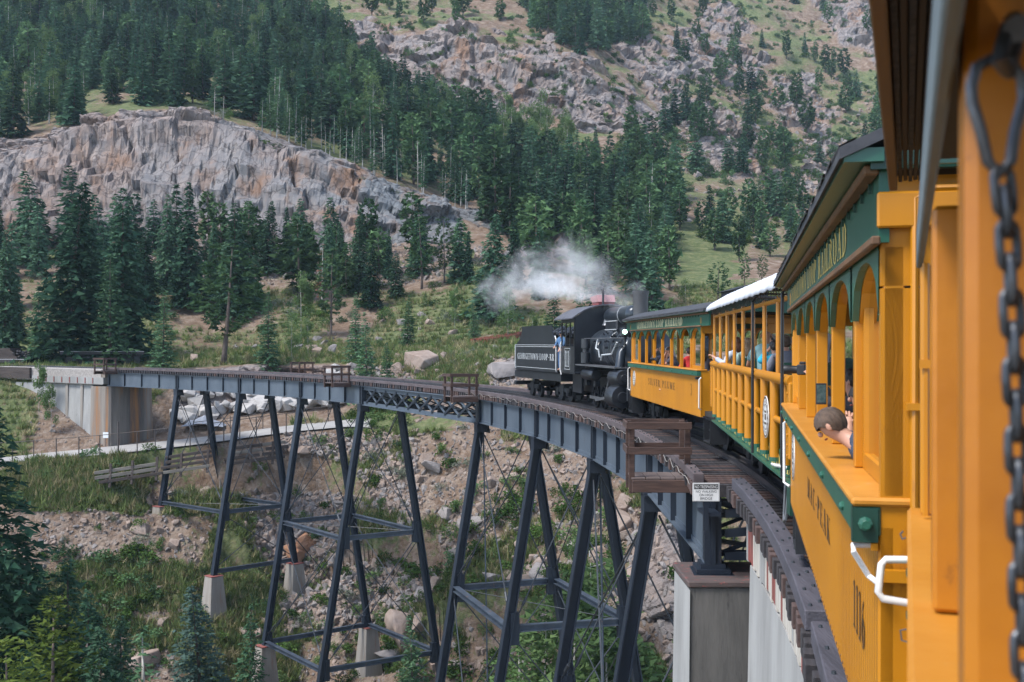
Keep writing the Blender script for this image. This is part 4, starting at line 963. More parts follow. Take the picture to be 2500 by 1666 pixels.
M_TIER = pmat('tie_timber_red', (0.052, 0.032, 0.029), (0.090, 0.055, 0.047), scale=2.2, rough=.85, bump=.5, stretch=(.5, 4, 4), bscale=9)
M_GRD = pmat('guard_timber', (0.066, 0.050, 0.052), (0.105, 0.083, 0.086), scale=1.1, rough=.8, bump=.4, stretch=(2, .6, 2), bscale=10, c3=(.05, .04, .042), spot=.1)
M_GRN = pmat('near_guard_timber', (0.048, 0.045, 0.056), (0.080, 0.074, 0.090), scale=1.6, rough=.75, bump=.5, stretch=(4, .5, 3), bscale=10, c3=(.04, .036, .045), spot=.12)
M_RAIL = pmat('rail_steel', (0.10, 0.10, 0.11), (0.16, 0.15, 0.15), rough=.35, metal=.7, bump=.05)
M_PLAT = pmat('platform_timber', (0.036, 0.019, 0.015), (0.078, 0.042, 0.031), scale=2.2, rough=.8, bump=.5, stretch=(.6, .6, 4), bscale=8, c3=(.055, .03, .025), spot=.15)
M_PLNK = pmat('platform_planks', (0.085, 0.062, 0.055), (0.16, 0.122, 0.11), scale=2.5, rough=.85, bump=.5, stretch=(4, .5, 1), bscale=8, c3=(.08, .055, .045), spot=.2)
M_CONC = pmat('concrete', (0.23, 0.225, 0.215), (0.33, 0.325, 0.31), scale=.8, rough=.9, bump=.35, bscale=7, c3=(0.21, 0.20, 0.19), spot=.2, stretch=(1, 1, .3))
M_CDRK = pmat('weathered_shaded_concrete', (0.066, 0.062, 0.057), (0.115, 0.107, 0.097), scale=1.3, rough=.9, bump=.5, bscale=8, c3=(0.045, 0.042, 0.04), spot=.25, stretch=(1.6, 1.6, .35))  # dark tone holds the shade and wet of the near pier
M_CRST = pmat('rust_streaked_concrete', (0.24, 0.21, 0.18), (0.075, 0.066, 0.06), scale=.55, rough=.9, bump=.3, c3=(0.27, 0.125, 0.045), spot=.5, stretch=(1.3, 1.3, .10), streak=(.6, .6, .035))
M_CPST = pmat('footing_concrete', (0.29, 0.265, 0.235), (0.20, 0.17, 0.14), scale=.9, rough=.9, bump=.3, c3=(0.22, 0.13, 0.085), spot=.25, stretch=(1.4, 1.4, .12), streak=(1.2, 1.2, .05))
M_RED = pmat('red_stain', (0.26, 0.06, 0.05), (0.19, 0.075, 0.06), rough=.8)
M_CREAM = pmat('pale_boards', (0.40, 0.36, 0.31), (0.52, 0.48, 0.42), scale=3, rough=.85, stretch=(2, 2, .3))
M_BLK = pmat('black_iron', (0.012, 0.013, 0.016), (0.024, 0.026, 0.030), rough=.45, bump=.05)
M_DTIM = pmat('dark_old_timber', (0.040, 0.030, 0.027), (0.075, 0.058, 0.050), scale=1.5, rough=.9, bump=.5, stretch=(.5, .5, 3))
M_GTIM = pmat('grey_old_timber', (0.115, 0.100, 0.085), (0.20, 0.18, 0.155), scale=1.5, rough=.9, bump=.5, stretch=(.5, .5, 3))

BENTS = [112.6, 102.7, 92.7, 82.6, 62.5, 52.6, 42.7, 33.0]
S_END, S_NEAR = 123.2, 22.5
GOFF = 1.5; ZT, ZB = -0.43, -1.75
br = thing('railway_bridge', 'curved blue grey steel trestle bridge carrying the train over the gorge', 'bridge', track(60, 0, -25))
def P(s, off, z): return track(s, off, z)
def girder(s0, s1, side, npan, gaps=0.02):
    a = P(s0, side * GOFF, 0); b = P(s1, side * GOFF, 0); d = (b - a).normalized(); a = a + d * gaps; b = b - d * gaps
    up = Vector((0, 0, 1)); L = (b - a).length
    m = MB()
    m.beam(a + up * ((ZT + ZB) / 2), b + up * ((ZT + ZB) / 2), 0.03, ZT - ZB - 0.08, up)
    m.beam(a + up * (ZT - .02), b + up * (ZT - .02), 0.34, .04, up); m.beam(a + up * (ZB + .02), b + up * (ZB + .02), 0.34, .04, up)
    for z in (ZT - .1, ZB + .1):
        m.beam(a + up * z, b + up * z, 0.09, .11, up)
    g = m.build('girder', M_WEB, br, world=True)
    n = d.cross(up).normalized()
    if s0 < 60 and side < 0:      # rivet heads along the lower flange of the nearest girders
        r = MB(); k = int(L / .14)
        for i in range(k):
            p = a + d * ((i + .5) * L / k) - n * .047 + up * (ZB + .1)
            r.add([p + d * .018 - n * .0, p + up * .018, p - d * .018, p - up * .018, p - n * .016], [(0, 1, 4), (1, 2, 4), (2, 3, 4), (3, 0, 4)])
        o = r.build('rivet_row', M_COLM, br, world=True, fix=False); o.parent = g; o.location = (0, 0, 0)
    for i in range(npan + 1):
        t = i / npan; p = a + d * (L * min(max(t, .012), .988))
        s = MB()
        for q in (-1, 1):
            c = p + n * (q * .085)
            s.beam(c + up * (ZB + .045), c + up * (ZT - .045), .14, .035 if 0 < i < npan else .12, d)
        if side < 0 or i in (0, npan):
            o = s.build('stiffener', M_COLM, br, world=True); o.parent = g
    return g
def lattice(s0, s1, side):
    a = P(s0, side * GOFF, 0); b = P(s1, side * GOFF, 0); d = (b - a).normalized(); up = Vector((0, 0, 1)); L = (b - a).length; n = d.cross(up).normalized()
    zb = ZB - .05; m = MB()
    for z, h in ((ZT - .15, .28), (zb + .13, .26)):
        m.beam(a + up * z, b + up * z, .05, h, up)
        zz = ZT - .02 if z > -1 else zb + .02
        m.beam(a + up * zz, b + up * zz, .36, .04, up)
    g = m.build('lattice_girder', M_WEB, br, world=True)
    k = 10; w = L / k
    for i in range(-1, k + 1):
        for sg, off in ((1, .06), (-1, -.06)):
            p = a + d * (i * w + w * .5) + up * (zb + .22); q = p + d * (sg * w * 1.0) + up * (ZT - zb - .42)
            def cl(x, y):
                t0 = (x - a).dot(d); t1 = (y - a).dot(d)
                return t0, t1
            t0, t1 = cl(p, q)
            if max(t0, t1) > L + .05 or min(t0, t1) < -.05: continue
            o = MB().beam(p + n * off, q + n * off, .035, .15, n.cross(q - p)).build('lattice_bar', M_WEB if sg < 0 else M_COLM, br, world=True); o.parent = g
    for p in (a + d * .2, b - d * .2):
        o = MB().beam(p + up * zb, p + up * (ZT - .05), .3, .3, d).build('end_post', M_COLM, br, world=True); o.parent = g
spans = [(S_END, BENTS[0], 4)] + [(BENTS[i], BENTS[i + 1], 4) for i in (0, 1, 2, 4, 5, 6)] + [(BENTS[7], S_NEAR, 4)]
for s0, s1, n in spans:
    for sd in (-1, 1): girder(s0, s1, sd, n)
for sd in (-1, 1): lattice(BENTS[3], BENTS[4], sd)
# cross frames and bottom laterals between the two girders
for i, s in enumerate(np.arange(S_NEAR + .4, S_END, 2.5)):
    m = MB(); a, b = P(s, -GOFF + .2, ZT - .15), P(s, GOFF - .2, ZT - .15); c, d = P(s, -GOFF + .2, ZB + .15), P(s, GOFF - .2, ZB + .15)
    m.beam(c, d, .1, .12); m.beam(a, b, .1, .12); m.beam(a, d, .07, .08); m.beam(c, b, .07, .08)
    m.build('cross_frame', M_COLM, br, world=True)
for i, (s0, s1) in enumerate([(BENTS[k], BENTS[k + 1]) for k in range(7)] + [(BENTS[7], S_NEAR)]):
    m = MB(); k = 4 if abs(s0 - s1) < 15 else 8
    for j in range(k):
        sa, sb = s0 + (s1 - s0) * j / k, s0 + (s1 - s0) * (j + 1) / k; g = -1 if j % 2 else 1
        m.beam(P(sa, g * (GOFF - .1), ZB + .06), P(sb, -g * (GOFF - .1), ZB + .06), .12, .08)
    m.build('lateral_brace', M_COLM, br, world=True)
# towers
def colpt(s, side, z):
    zt = CG * s - 1.82
    o = GOFF + (zt - z) / 6.0
    p = track(s, side * o); return Vector((p.x, p.y, z))
def ax(s): h = heading(s); return Vector((math.sin(h), math.cos(h), 0)), Vector((math.cos(h), -math.sin(h), 0))
FOOT = {}
TOW = [(0, 1, [-10.1], (-10.4, -15.3)), (2, 3, [-9.9, -19.0], (-19.2, -25.5)), (4, 5, [-9.8, -19.2], (-27, -27)), (6, 7, [-10.0, -19.2], (-27, -27))]
for ia, ib, lev, foot in TOW:
    for ib_, zf in ((ia, foot[0]), (ib, foot[1])):
        s = BENTS[ib_]; dv, rv = ax(s)
        for sd in (-1, 1):
            zt = CG * s - 1.78
            zfo = zf
            m = MB(); m.hbeam(colpt(s, sd, zfo), colpt(s, sd, zt), .46, .42, rv * 1.0 + dv * 0.0, t=.05)
            m.beam(colpt(s, sd, zfo) + rv * sd * .0, colpt(s, sd, zt), .16, .30, rv)
            m.build('column', M_COLM, br, world=True)
            m = MB(); c = colpt(s, sd, zt + .02); m.beam(c - Vector((0, 0, .5)), c + Vector((0, 0, .05)), .6, .55, dv); m.beam(c - Vector((0, 0, .03)) - dv * .35, c - Vector((0, 0, .03)) + dv * .35, .6, .06)
            m.beam(c - Vector((0, 0, .55)) - rv * sd * .45, c - Vector((0, 0, .05)) - rv * sd * .35, .05, .5, dv)
            m.build('column_cap', M_COLM, br, world=True)
            FOOT[(ib_, sd)] = colpt(s, sd, zfo)
        # gusset plates
        for z in lev:
            if z < zf: continue
            for sd in (-1, 1):
                c = colpt(s, sd, z); inn = -rv * sd
                m = MB(); m.box(-.02, .02, -.02, .02, -.02, .02); m = MB()
                m.beam(c + inn * .3 - Vector((0, 0, .75)), c + inn * .3 + Vector((0, 0, .75)), .36, .42, rv)
                m.build('gusset_plate', M_COLM, br, world=True)
        # bent struts and sway rods
        zs = [CG * s - 2.0] + [z for z in lev if z > zf - .5]
        if zf < lev[-1] - 1: zs.append(zf + .3)
        for z in zs[1:]:
            MB().hbeam(colpt(s, -1, z) + rv * .3, colpt(s, 1, z) - rv * .3, .26, .34, (0, 0, 1), t=.05).build('strut', M_STRT, br, world=True)
        for z0, z1 in zip(zs[:-1], zs[1:]):
            for g in (-1, 1):
                MB().tube([colpt(s, g, z0 - .4) - rv * g * .3, colpt(s, -g, z1 + .5) + rv * g * .35], .035, 6).build('brace_rod', M_ROD, br, world=True)
                q0, q1 = colpt(s, g, z0 - .4) - rv * g * .3, colpt(s, -g, z1 + .5) + rv * g * .35
                MB().cyl(q0.lerp(q1, .88), q0.lerp(q1, .93), .07, n=8).build('turnbuckle', M_ROD, br, world=True)
    sa, sb = BENTS[ia], BENTS[ib]; zlow = [z for z in lev]
    z2 = [CG * sa - 2.0] + lev
    for sd in (-1, 1):
        for z in lev:
            if ia == 0 and z < -11: continue
            a, b = colpt(sa, sd, z), colpt(sb, sd, z); d = (b - a).normalized()
            MB().hbeam(a + d * .25, b - d * .25, .34, .30, (0, 0, 1), t=.05).build('strut', M_STRT, br, world=True)
        for z0, z1 in zip(z2[:-1], z2[1:]):
            for (p, q) in ((sa, sb), (sb, sa)):
                a, b = colpt(p, sd, z0 - .4), colpt(q, sd, z1 + .5); d = (b - a).normalized()
                MB().tube([a + d * .2, b - d * .2], .032, 6).build('brace_rod', M_ROD, br, world=True)
                MB().cyl(a.lerp(b, .88), a.lerp(b, .925), .065, n=8).build('turnbuckle', M_ROD, br, world=True)
    # horizontal diagonals of the first level
    a, b = colpt(sa, -1, lev[0]), colpt(sb, 1, lev[0]); MB().tube([a, b], .022, 5).build('brace_rod', M_ROD, br, world=True)
    if ia in (4, 6): 
        z0 = lev[-1]; 
        for sd in (-1, 1):
            for (p, q) in ((sa, sb), (sb, sa)):
                MB().tube([colpt(p, sd, z0 - .4), colpt(q, sd, z0 - 7)], .032, 6).build('brace_rod', M_ROD, br, world=True)
# down pipes hanging from the caps
for k in (4, 6):
    c = colpt(BENTS[k], -1, CG * BENTS[k] - 2.3) + ax(BENTS[k])[1] * .25
    MB().tube([c, c + Vector((.25, .1, -16))], .045, 6).build('drain_rod', M_STRT, br, world=True)
# end post over the near pier
dv, rv = ax(S_NEAR); e = P(S_NEAR + .15, -GOFF, 0)
m = MB(); up = Vector((0, 0, 1))
m.beam(e + up * ZB, e + up * (ZT + .1), .34, .34, dv); m.beam(e + up * ZB - dv * .19, e + up * (ZT + .1) - dv * .19, .1, .05, dv)
m.build('end_post', M_COLM, br, world=True)
m = MB(); e2 = P(S_NEAR + .25, -GOFF, 0)
for q, (w, h) in enumerate(((.62, .1), (.85, .08), (1.0, .07))):
    z = ZB - .05 - q * .085; m.beam(e2 + up * z - dv * w / 2, e2 + up * z + dv * w / 2, w * .8, h)
m.build('bearing_shoe', M_COLM, br, world=True)
for z0 in (-.75, -1.15, -1.6):
    MB().beam(P(S_NEAR + .1, -GOFF + .25, z0), P(S_NEAR + .1, GOFF - .25, z0 + (.25 if z0 > -1.2 else 0)), .12, .16).build('end_frame_bar', M_COLM, br, world=True)

# ------------------------------------------------------------------ track
def sweep(s0, s1, off, prof, step=1.2, m=None, offs=None):
    """prof: polygon of (lateral, z) swept along the curve"""
    m = m or MB(); n = max(2, int(abs(s1 - s0) / step) + 1); k = len(prof); vs = []
    for i in range(n):
        s = s0 + (s1 - s0) * i / (n - 1)
        for a, z in prof: vs.append(track(s, off + a, z))
    fs = [(i * k + j, i * k + (j + 1) % k, (i + 1) * k + (j + 1) % k, (i + 1) * k + j) for i in range(n - 1) for j in range(k)]
    fs += [tuple(range(k))[::-1], tuple((n - 1) * k + j for j in range(k))]
    return m.add(vs, fs)
RAILP = [(-.055, -.14), (.055, -.14), (.055, -.125), (.012, -.11), (.012, -.035), (.033, -.03), (.033, 0), (-.033, 0), (-.033, -.03), (-.012, -.035), (-.012, -.11), (-.055, -.125)]
for off in (-.487, .487):
    sweep(-14, 158, off, RAILP, 1.0).build('rail', M_RAIL, br, world=True)
for off in (-.22, .22):
    sweep(2, 128, off, [(a * .9, z * .9 - .012) for a, z in RAILP], 1.2).build('inner_guard_rail', M_RAIL, br, world=True)
trs = random.Random(3)
def tiemesh(h):
    m = MB(); m.box(-.1, .1, -h, h, -.4, -.145)
    return m
TM = {}
for key, h in (('b', 1.88), ('a', 1.27)):
    TM[key] = [tiemesh(h).mesh('tie', mt, bevel=.008) for mt in (M_TIE, M_TIE, M_TIER)]
tie_s = []
s = -3.0
while s < 123.6: tie_s.append(s); s += .37
for n, s in enumerate(tie_s):
    key = 'b' if s > 22.3 else 'a'
    p = track(s, trs.uniform(-.03, .03)); h = heading(s)
    if n < 299:
        o = inst('tie', trs.choice(TM[key]), br, p - br.location, (0, -math.atan(CG), math.pi / 2 - h + trs.uniform(-.008, .008)))
far_m = MB()
for s in tie_s[299:]:
    dv, rv = ax(s); a = track(s, -1.88, -.27); b = track(s, 1.88, -.27); far_m.beam(a, b, .2, .25)
o = far_m.build('ties', M_TIE, br, world=True); o['kind'] = 'stuff'
# guard timbers along the tie ends, in lengths, bolted
def guards(s0, s1, off, w, h, L, mat, bolts):
    s = s0
    while s < s1 - .5:
        e = min(s + L, s1); z = -.143
        sweep(s + .012, e - .012, off, [(-w / 2, z), (w / 2, z), (w / 2, z + h), (-w / 2, z + h)], 1.3).build('guard_timber', mat, br, world=True, bevel=.012)
        s = e
    if bolts:
        m = MB(); s = s0 + .2
        while s < s1:
            for q in (-.06, .05):
                p = track(s + (.18 if q > 0 else 0), off + q, -.143 + h); m.cyl(p, p + Vector((0, 0, .025)), .022, .018, 6)
            s += .74
        o = m.build('bolts', M_ROD, br, world=True, fix=False); o['kind'] = 'stuff'
guards(22.7, 123.3, -1.76, .22, .19, 4.6, M_GRD, True)
guards(22.7, 123.3, 1.76, .22, .19, 4.6, M_GRD, False)
guards(11.0, 21.9, -1.09, .25, .21, 3.6, M_GRN, True)
guards(2.0, 10.6, -1.06, .26, .21, 4.3, M_GRN, True)
guards(2.0, 21.9, 1.09, .25, .21, 3.6, M_GRN, False)
# wire slung along the deck edge
pts = []
for i in range(240):
    s = 23 + i * (64 - 23) / 239; pts.append(track(s, -1.90 - .02, -.10 - .10 * abs(math.sin(s * 2.1)) - .03 * math.sin(s * 5.3)))
tag(MB().tube(pts, .008, 4).build('slung_wire', pmat('white_wire', (.34, .31, .28), (.22, .20, .18), bump=0)), 'thin pale wire slung in loops along the timber deck edge', 'wire')

# ------------------------------------------------------------------ refuge platforms
PLAT_MESH = None
def platform(s, side, label, L=1.35, w=1.3, off=1.86, h=1.24, near=False):
    h0 = heading(s)
    p = track(s, side * off, -.30)
    t = thing('refuge_platform', label, 'platform', p, (0, 0, math.pi / 2 - h0), 'timber refuge platforms on the deck edge')
    o = -side                       # local +y is left of the track; outward direction
    k = 1 if side < 0 else -1
    def Bx(name, x0, x1, y0, y1, z0, z1, mat=M_PLAT):
        return MB().box(x0, x1, min(y0, y1), max(y0, y1), z0, z1).build(name, mat, t, bevel=.008)
    n = 4
    for i in range(n): Bx('plank', -L / 2 + .05 + (L - .1) * 0, L / 2 - .05, k * (w * i / n + .008), k * (w * (i + 1) / n - .008), 0, .05, M_PLNK)
    for x in (-L / 2, L / 2): Bx('floor_beam', x - .06, x + .06, 0, k * (w - .02), -.27, -.004)
    for x in (-L / 2, L / 2):
        for y in (.06, w - .02):
            Bx('post', x - .062 + .13 * np.sign(-x), x + .062 + .13 * np.sign(-x), k * (y - .062), k * (y + .062), -.3 if y > .5 else .052, h)
    for z in (.56, h - .13):
        for x in (-L / 2, L / 2):
            xx = x - .0; Bx('rail_board', xx - .03 + .035 * np.sign(x) * 1, xx + .005 + .035 * np.sign(x), k * (-.02), k * (w + .06), z, z + .16)
        Bx('rail_board', -L / 2 + .0, L / 2 - .0, k * (w + .064), k * (w + .104), z + .002, z + .158)
    return t
platform(25.0, -1, 'large timber refuge platform beside the trespassing sign', near=True, L=1.3, w=1.3, off=1.75)
platform(62.6, -1, 'timber refuge platform at the right end of the lattice span', L=1.5, w=1.5)
platform(84.6, -1, 'timber refuge platform at the left end of the lattice span', L=1.5, w=1.4)
platform(99.5, 1, 'timber refuge platform on the far side of the deck, left of the twin one', L=1.5, w=1.4)
platform(122.3, -1, 'timber refuge platform at the far bridge end by the parked flat cars', L=1.6, w=1.4)

# ------------------------------------------------------------------ concrete
for (i, sd), p in FOOT.items():
    if i > 3: zb = -32.5
    else: zb = ground(p.x, p.y) - 1.5
    m = MB(); a = .55; b = .55 + (p.z - zb) * .085; dv, rv = ax(BENTS[i])
    q = lambda r, z: [Vector((p.x, p.y, z)) + dv * (r * x) + rv * (r * y) for x, y in ((-1, -1), (1, -1), (1, 1), (-1, 1))]
    m.hexa(q(b, zb), q(a, p.z - .06))
    nm = {0: 'leftmost pair of', 1: 'second pair of', 2: 'third pair of', 3: 'fourth pair of', 4: 'fifth pair of', 5: 'sixth pair of', 6: 'seventh pair of', 7: 'nearest pair of'}[i]
    t = thing('concrete_footing', 'tapered concrete footing under the %s tower legs, %s side' % (nm, 'left' if sd < 0 else 'right'), 'footing', (p.x, p.y, zb), group='concrete footings of the trestle towers')
    m.build('block', M_CPST, t, world=True, bevel=.04)
    MB().hexa(q(a + .03, p.z - .056), q(a + .03, p.z)).build('cap_plate', M_RED if i < 3 else M_CDRK, t, world=True)
# near pier and the wall under the approach
dv, rv = ax(21.8); c = Vector((4.62, 22.1, 0))
t = thing('bridge_pier', 'weathered concrete pier with painted-in shade under the near girder end', 'pier', (4.6, 22.3, -14))
def ring(hx, hy, z, cx=5.02, cy=22.35): return [Vector((cx + sx * hx, cy + sy * hy, z)) for sx, sy in ((-1, -1), (1, -1), (1, 1), (-1, 1))]
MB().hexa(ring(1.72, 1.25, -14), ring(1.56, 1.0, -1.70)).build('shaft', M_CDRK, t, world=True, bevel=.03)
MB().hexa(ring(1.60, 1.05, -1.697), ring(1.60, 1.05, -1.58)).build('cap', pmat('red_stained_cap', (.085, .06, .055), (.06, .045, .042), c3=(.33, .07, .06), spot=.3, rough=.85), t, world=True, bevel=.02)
MB().add([Vector((3.455, 21.3, -1.75)), Vector((3.455, 23.35, -1.75)), Vector((3.30, 23.6, -14)), Vector((3.30, 21.1, -14))], [(0, 1, 2, 3)]).build('painted_lit_side', M_CONC, t, world=True)  # paler sheet paints the lit left side of the pier
t = thing('approach_wall', 'pale concrete wall carrying the near approach track', 'wall', track(12, 0, -14))
sweep(-6, 20.9, 0, [(-.98, -1.45), (1.05, -1.45), (1.3, -14.3), (-1.25, -14.3)], 1.5).build('wall', M_CONC, t, world=True)
sweep(-6, 21.4, 0, [(-.9, -.44), (.95, -.44), (.95, -1.447), (-.9, -1.447)], 1.5).build('top_course', M_CREAM, t, world=True)
wr = random.Random(4)
s = 4.0
while s < 21.3:
    sweep(s, s + .19, -.94, [(-.05, -.43 - wr.uniform(0, .02)), (.035, -.43), (.035, -1.44), (-.05, -1.44 + wr.uniform(0, .1))], .3).build('upright_board', wr.choice([M_CREAM, M_CREAM, M_CREAM, M_RED, M_CONC]), t, world=True)
    s += .235
# far abutment
t = thing('bridge_abutment', 'tall concrete abutment with rust streaks under the far bridge end', 'abutment', track(124, 0, -8))
def tr4(s0, s1, o0, o1, z): return [track(s0, o0, 0) * 1 + Vector((0, 0, z - CG * s0)), track(s1, o0, 0) + Vector((0, 0, z - CG * s1)), track(s1, o1, 0) + Vector((0, 0, z - CG * s1)), track(s0, o1, 0) + Vector((0, 0, z - CG * s0))]
MB().hexa(tr4(122.0, 125.2, -2.15, 2.9, -8), tr4(122.1, 125.2, -2.05, 2.7, .15)).build('pier', M_CRST, t, world=True, bevel=.03)
sweep(125.2, 136.5, 0, [(-1.75, .3 - 2.0), (1.8, -1.7), (1.9, -8), (-1.95, -8)], 1.5).build('wing_wall', M_CONC, t, world=True)
sweep(123.5, 134.0, 0, [(-1.9, -.95), (1.9, -.95), (1.9, -1.6), (-1.9, -1.6)], 1.5).build('ledge', M_CONC, t, world=True)
sweep(123.5, 134.5, 0, [(-1.7, -.42), (1.7, -.42), (1.7, -.945), (-1.7, -.945)], 1.5).build('backwall', M_CRST, t, world=True)
for i in range(8):
    s = 125.0 + i * 1.15; sweep(s, s + .1, -1.93, [(-.02, -1.0), (.04, -1.0), (.04, -1.55), (-.02, -1.55)], .5).build('bracket', M_RED, t, world=True)
sweep(123.5, 134.0, -1.92, [(-.1, -1.6), (.1, -1.6), (.1, -1.66), (-.1, -1.66)], 1.5).build('shadow_strip', M_CDRK, t, world=True)  # thin dark strip painted as the shadow line under the ledge
for s in (126.6, 128.8, 131.2): 
    sweep(s, s + .35, -1.83, [(-.06, -1.66), (.06, -1.66), (.06, -8), (-.06, -8)], .5).build('wall_rib', M_CPST, t, world=True)
# timber retaining wall and ballast left of the abutment
t = thing('retaining_wall', 'low dark timber retaining wall along the track at the left edge', 'wall', track(142, -2, -1.6))
for i in range(4):
    s = 134.2
    while s < 158:
        sweep(s + .02, s + 5.4, -1.9, [(-.13, -1.28 + i * .28), (.13, -1.28 + i * .28), (.13, -1.015 + i * .28), (-.13, -1.015 + i * .28)], 1.5).build('timber', M_DTIM, t, world=True)
        s += 5.45
blst = MB(); sweep(124, 160, 0, [(-1.75, -.22), (-1.2, -.12), (1.2, -.12), (2.2, -.5), (2.2, -1.4), (-1.75, -1.4)], 1.5, m=blst)
tag(blst.build('track_ballast', pmat('ballast', (.24, .215, .20), (.36, .33, .30), scale=6, rough=.95, bump=.8, bscale=30)), kind='structure')
fm = MB()
for i in range(88):
    s = 124 + i * .42; fm.beam(track(s, -1.1, -.15), track(s, 1.1, -.15), .2, .14)
tag(fm.build('far_ties', M_TIE), label='row of ties on the far side of the bridge', kind='stuff')
# ------------------------------------------------------------------ footpath, fence, crib, sign
rows6 = np.where(BAND[:, 0] == 6)[0]; rows6 = np.append(rows6, rows6[-1] + 1)
js = np.where((UC >= -600) & (UC <= 905))[0]
pv = TER[np.ix_(rows6, js)].copy(); n0, n1_ = pv.shape[:2]
xs = np.arange(n1_)
for c in range(n1_):        # graded: level across, smooth along
    e_ = RZ[7, js[c]] - RZ[6, js[c]]; pv[:, c, 2] = pv[:, c, 2].mean() + np.linspace(-.5, .5, n0) * max(.1, e_ * .9)
kz = pv[n0 // 2, :, 2]; kzs = np.convolve(np.pad(kz, 12, 'edge'), np.ones(25) / 25, 'valid')
pv[:, :, 2] += (kzs - kz)[None, :] + .16
ii, jj = np.meshgrid(np.arange(n0 - 1), np.arange(n1_ - 1), indexing='ij'); b_ = (ii * n1_ + jj).ravel()
pm = npmesh('footpath', pv.reshape(-1, 3), np.stack([b_, b_ + 1, b_ + n1_ + 1, b_ + n1_], 1), pmat('path_gravel', (.25, .238, .225), (.33, .315, .30), scale=.8, rough=.95, bump=.3, bscale=20), smooth=True)
fp = bpy.data.objects.new('footpath', pm); COL.objects.link(fp); tag(fp, kind='structure')
def pathpt(u, row):
    j = float(np.interp(u, UC[js], np.arange(n1_))); a = int(j); w = j - a; a2 = min(a + 1, n1_ - 1)
    return Vector(pv[row, a] * (1 - w) + pv[row, a2] * w)
M_FEN = pmat('brown_steel', (.055, .042, .038), (.085, .066, .058), rough=.6, bump=0)
fu = [-20, 33, 85, 140, 195, 246, 291, 337, 381, 425, 466, 510, 548, 587, 627, 664, 700, 735]
fpts = [pathpt(u, 0) + Vector((0, -.25, 0)) for u in fu]
t = thing('path_fence', 'thin brown steel post and rail fence along the footpath', 'fence', fpts[4])
for u, p in zip(fu, fpts):
    hh = 2.9 if u == 291 else 1.85
    MB().cyl(p - Vector((0, 0, .5)), p + Vector((0, 0, hh)), .05 if u != 291 else .075, n=6).build('post', M_FEN, t, world=True)
for a, b in zip(fpts[:-1], fpts[1:]):
    MB().cyl(a + Vector((0, 0, 1.82)), b + Vector((0, 0, 1.82)), .034, n=5).build('rail', M_FEN, t, world=True)
# post and rail on the far side, by the boulders
t2 = thing('path_fence', 'short fence on the far side of the footpath by the pale blocks', 'fence', pathpt(560, n0 - 1))
fp2 = [pathpt(u, n0 - 1) + Vector((0, .3, 0)) for u in (470, 560, 640, 720, 800)]
for p in fp2: MB().cyl(p - Vector((0, 0, .5)), p + Vector((0, 0, 1.7)), .045, n=6).build('post', M_FEN, t2, world=True)
for a, b in zip(fp2[:-1], fp2[1:]): MB().cyl(a + Vector((0, 0, 1.5)), b + Vector((0, 0, 1.5)), .03, n=5).build('rail', M_FEN, t2, world=True)
# timber crib below the path
c0, c1, c2 = at(240, 1158, 97.6), at(480, 1122, 99.4), at(700, 1094, 101.6)
t = thing('timber_crib', 'stack of long weathered timbers holding the footpath bank', 'crib wall', c1 - Vector((0, 0, .8)))
for i in range(4):
    for a, b, f0, f1 in ((c0, c1, -.02, .62), (c0, c1, .64, 1.3), (c1, c2, .32, .72), (c1, c2, .74, 1.0)):
        if i == 3 and a is c0 and f0 < .5: continue
        j = random.uniform(-.04, .04)
        p = a.lerp(b, max(f0, -.02) + j); q = a.lerp(b, min(f1, 1.12) + j); up = Vector((0, .12 * i, .44 * i - .75))
        MB().beam(p + up, q + up, random.uniform(.24, .32), random.uniform(.24, .30)).build('timber', random.choice([M_GTIM, M_DTIM, M_DTIM]), t, world=True, bevel=.02)
for f in (.08, .3, .55, .8):
    for a, b in ((c0, c1), (c1, c2)):
        p = a.lerp(b, f); MB().beam(p + Vector((0, -.1, -.6)), p + Vector((0, .9, -.5)), .22, .22).build('cross_timber', M_DTIM, t, world=True); MB().beam(p + Vector((.3, -.02, -1.3)), p + Vector((.3, .3, .8)), .2, .2, (0, 1, 0)).build('upright', M_DTIM, t, world=True)
# small white notice on the abutment
p = at(258, 1062, 104.9); t = thing('small_notice', 'small white notice on a post at the foot of the far abutment', 'sign', p - Vector((0, 0, 1)))
MB().box(p.x - .03, p.x + .03, p.y, p.y + .05, p.z - 1.6, p.z + .1).build('post', M_FEN, t, world=True); MB().box(p.x - .25, p.x + .25, p.y - .03, p.y - .003, p.z - .3, p.z + .25).build('plate', pmat('white_plate', (.75, .76, .76), (.68, .70, .70), bump=0), t, world=True)
# blue grey tarpaulin by the blocks
tm = MB(); q = at(500, 1062, 109.6); gz = ground(q.x, q.y)
vs = []; fs = []; trr = np.random.default_rng(3)
for i in range(9):
    for j in range(6):
        e = max(0, 1 - abs(i - 4) / 4.2) * max(0, 1 - abs(j - 2.5) / 3.0)
        vs.append((q.x + (i - 4) * .52, q.y + (j - 2.5) * .45, gz + .1 + 1.25 * e ** .6 + trr.normal(0, .05)))
for i in range(8):
    for j in range(5): fs.append((i * 6 + j, (i + 1) * 6 + j, (i + 1) * 6 + j + 1, i * 6 + j + 1))
tm.add(vs, fs); tag(tm.build('tarpaulin', pmat('tarp', (.19, .21, .25), (.27, .29, .33), rough=.6, bump=.3), fix=True), 'blue grey tarpaulin over a low heap by the pale blocks', 'tarpaulin')
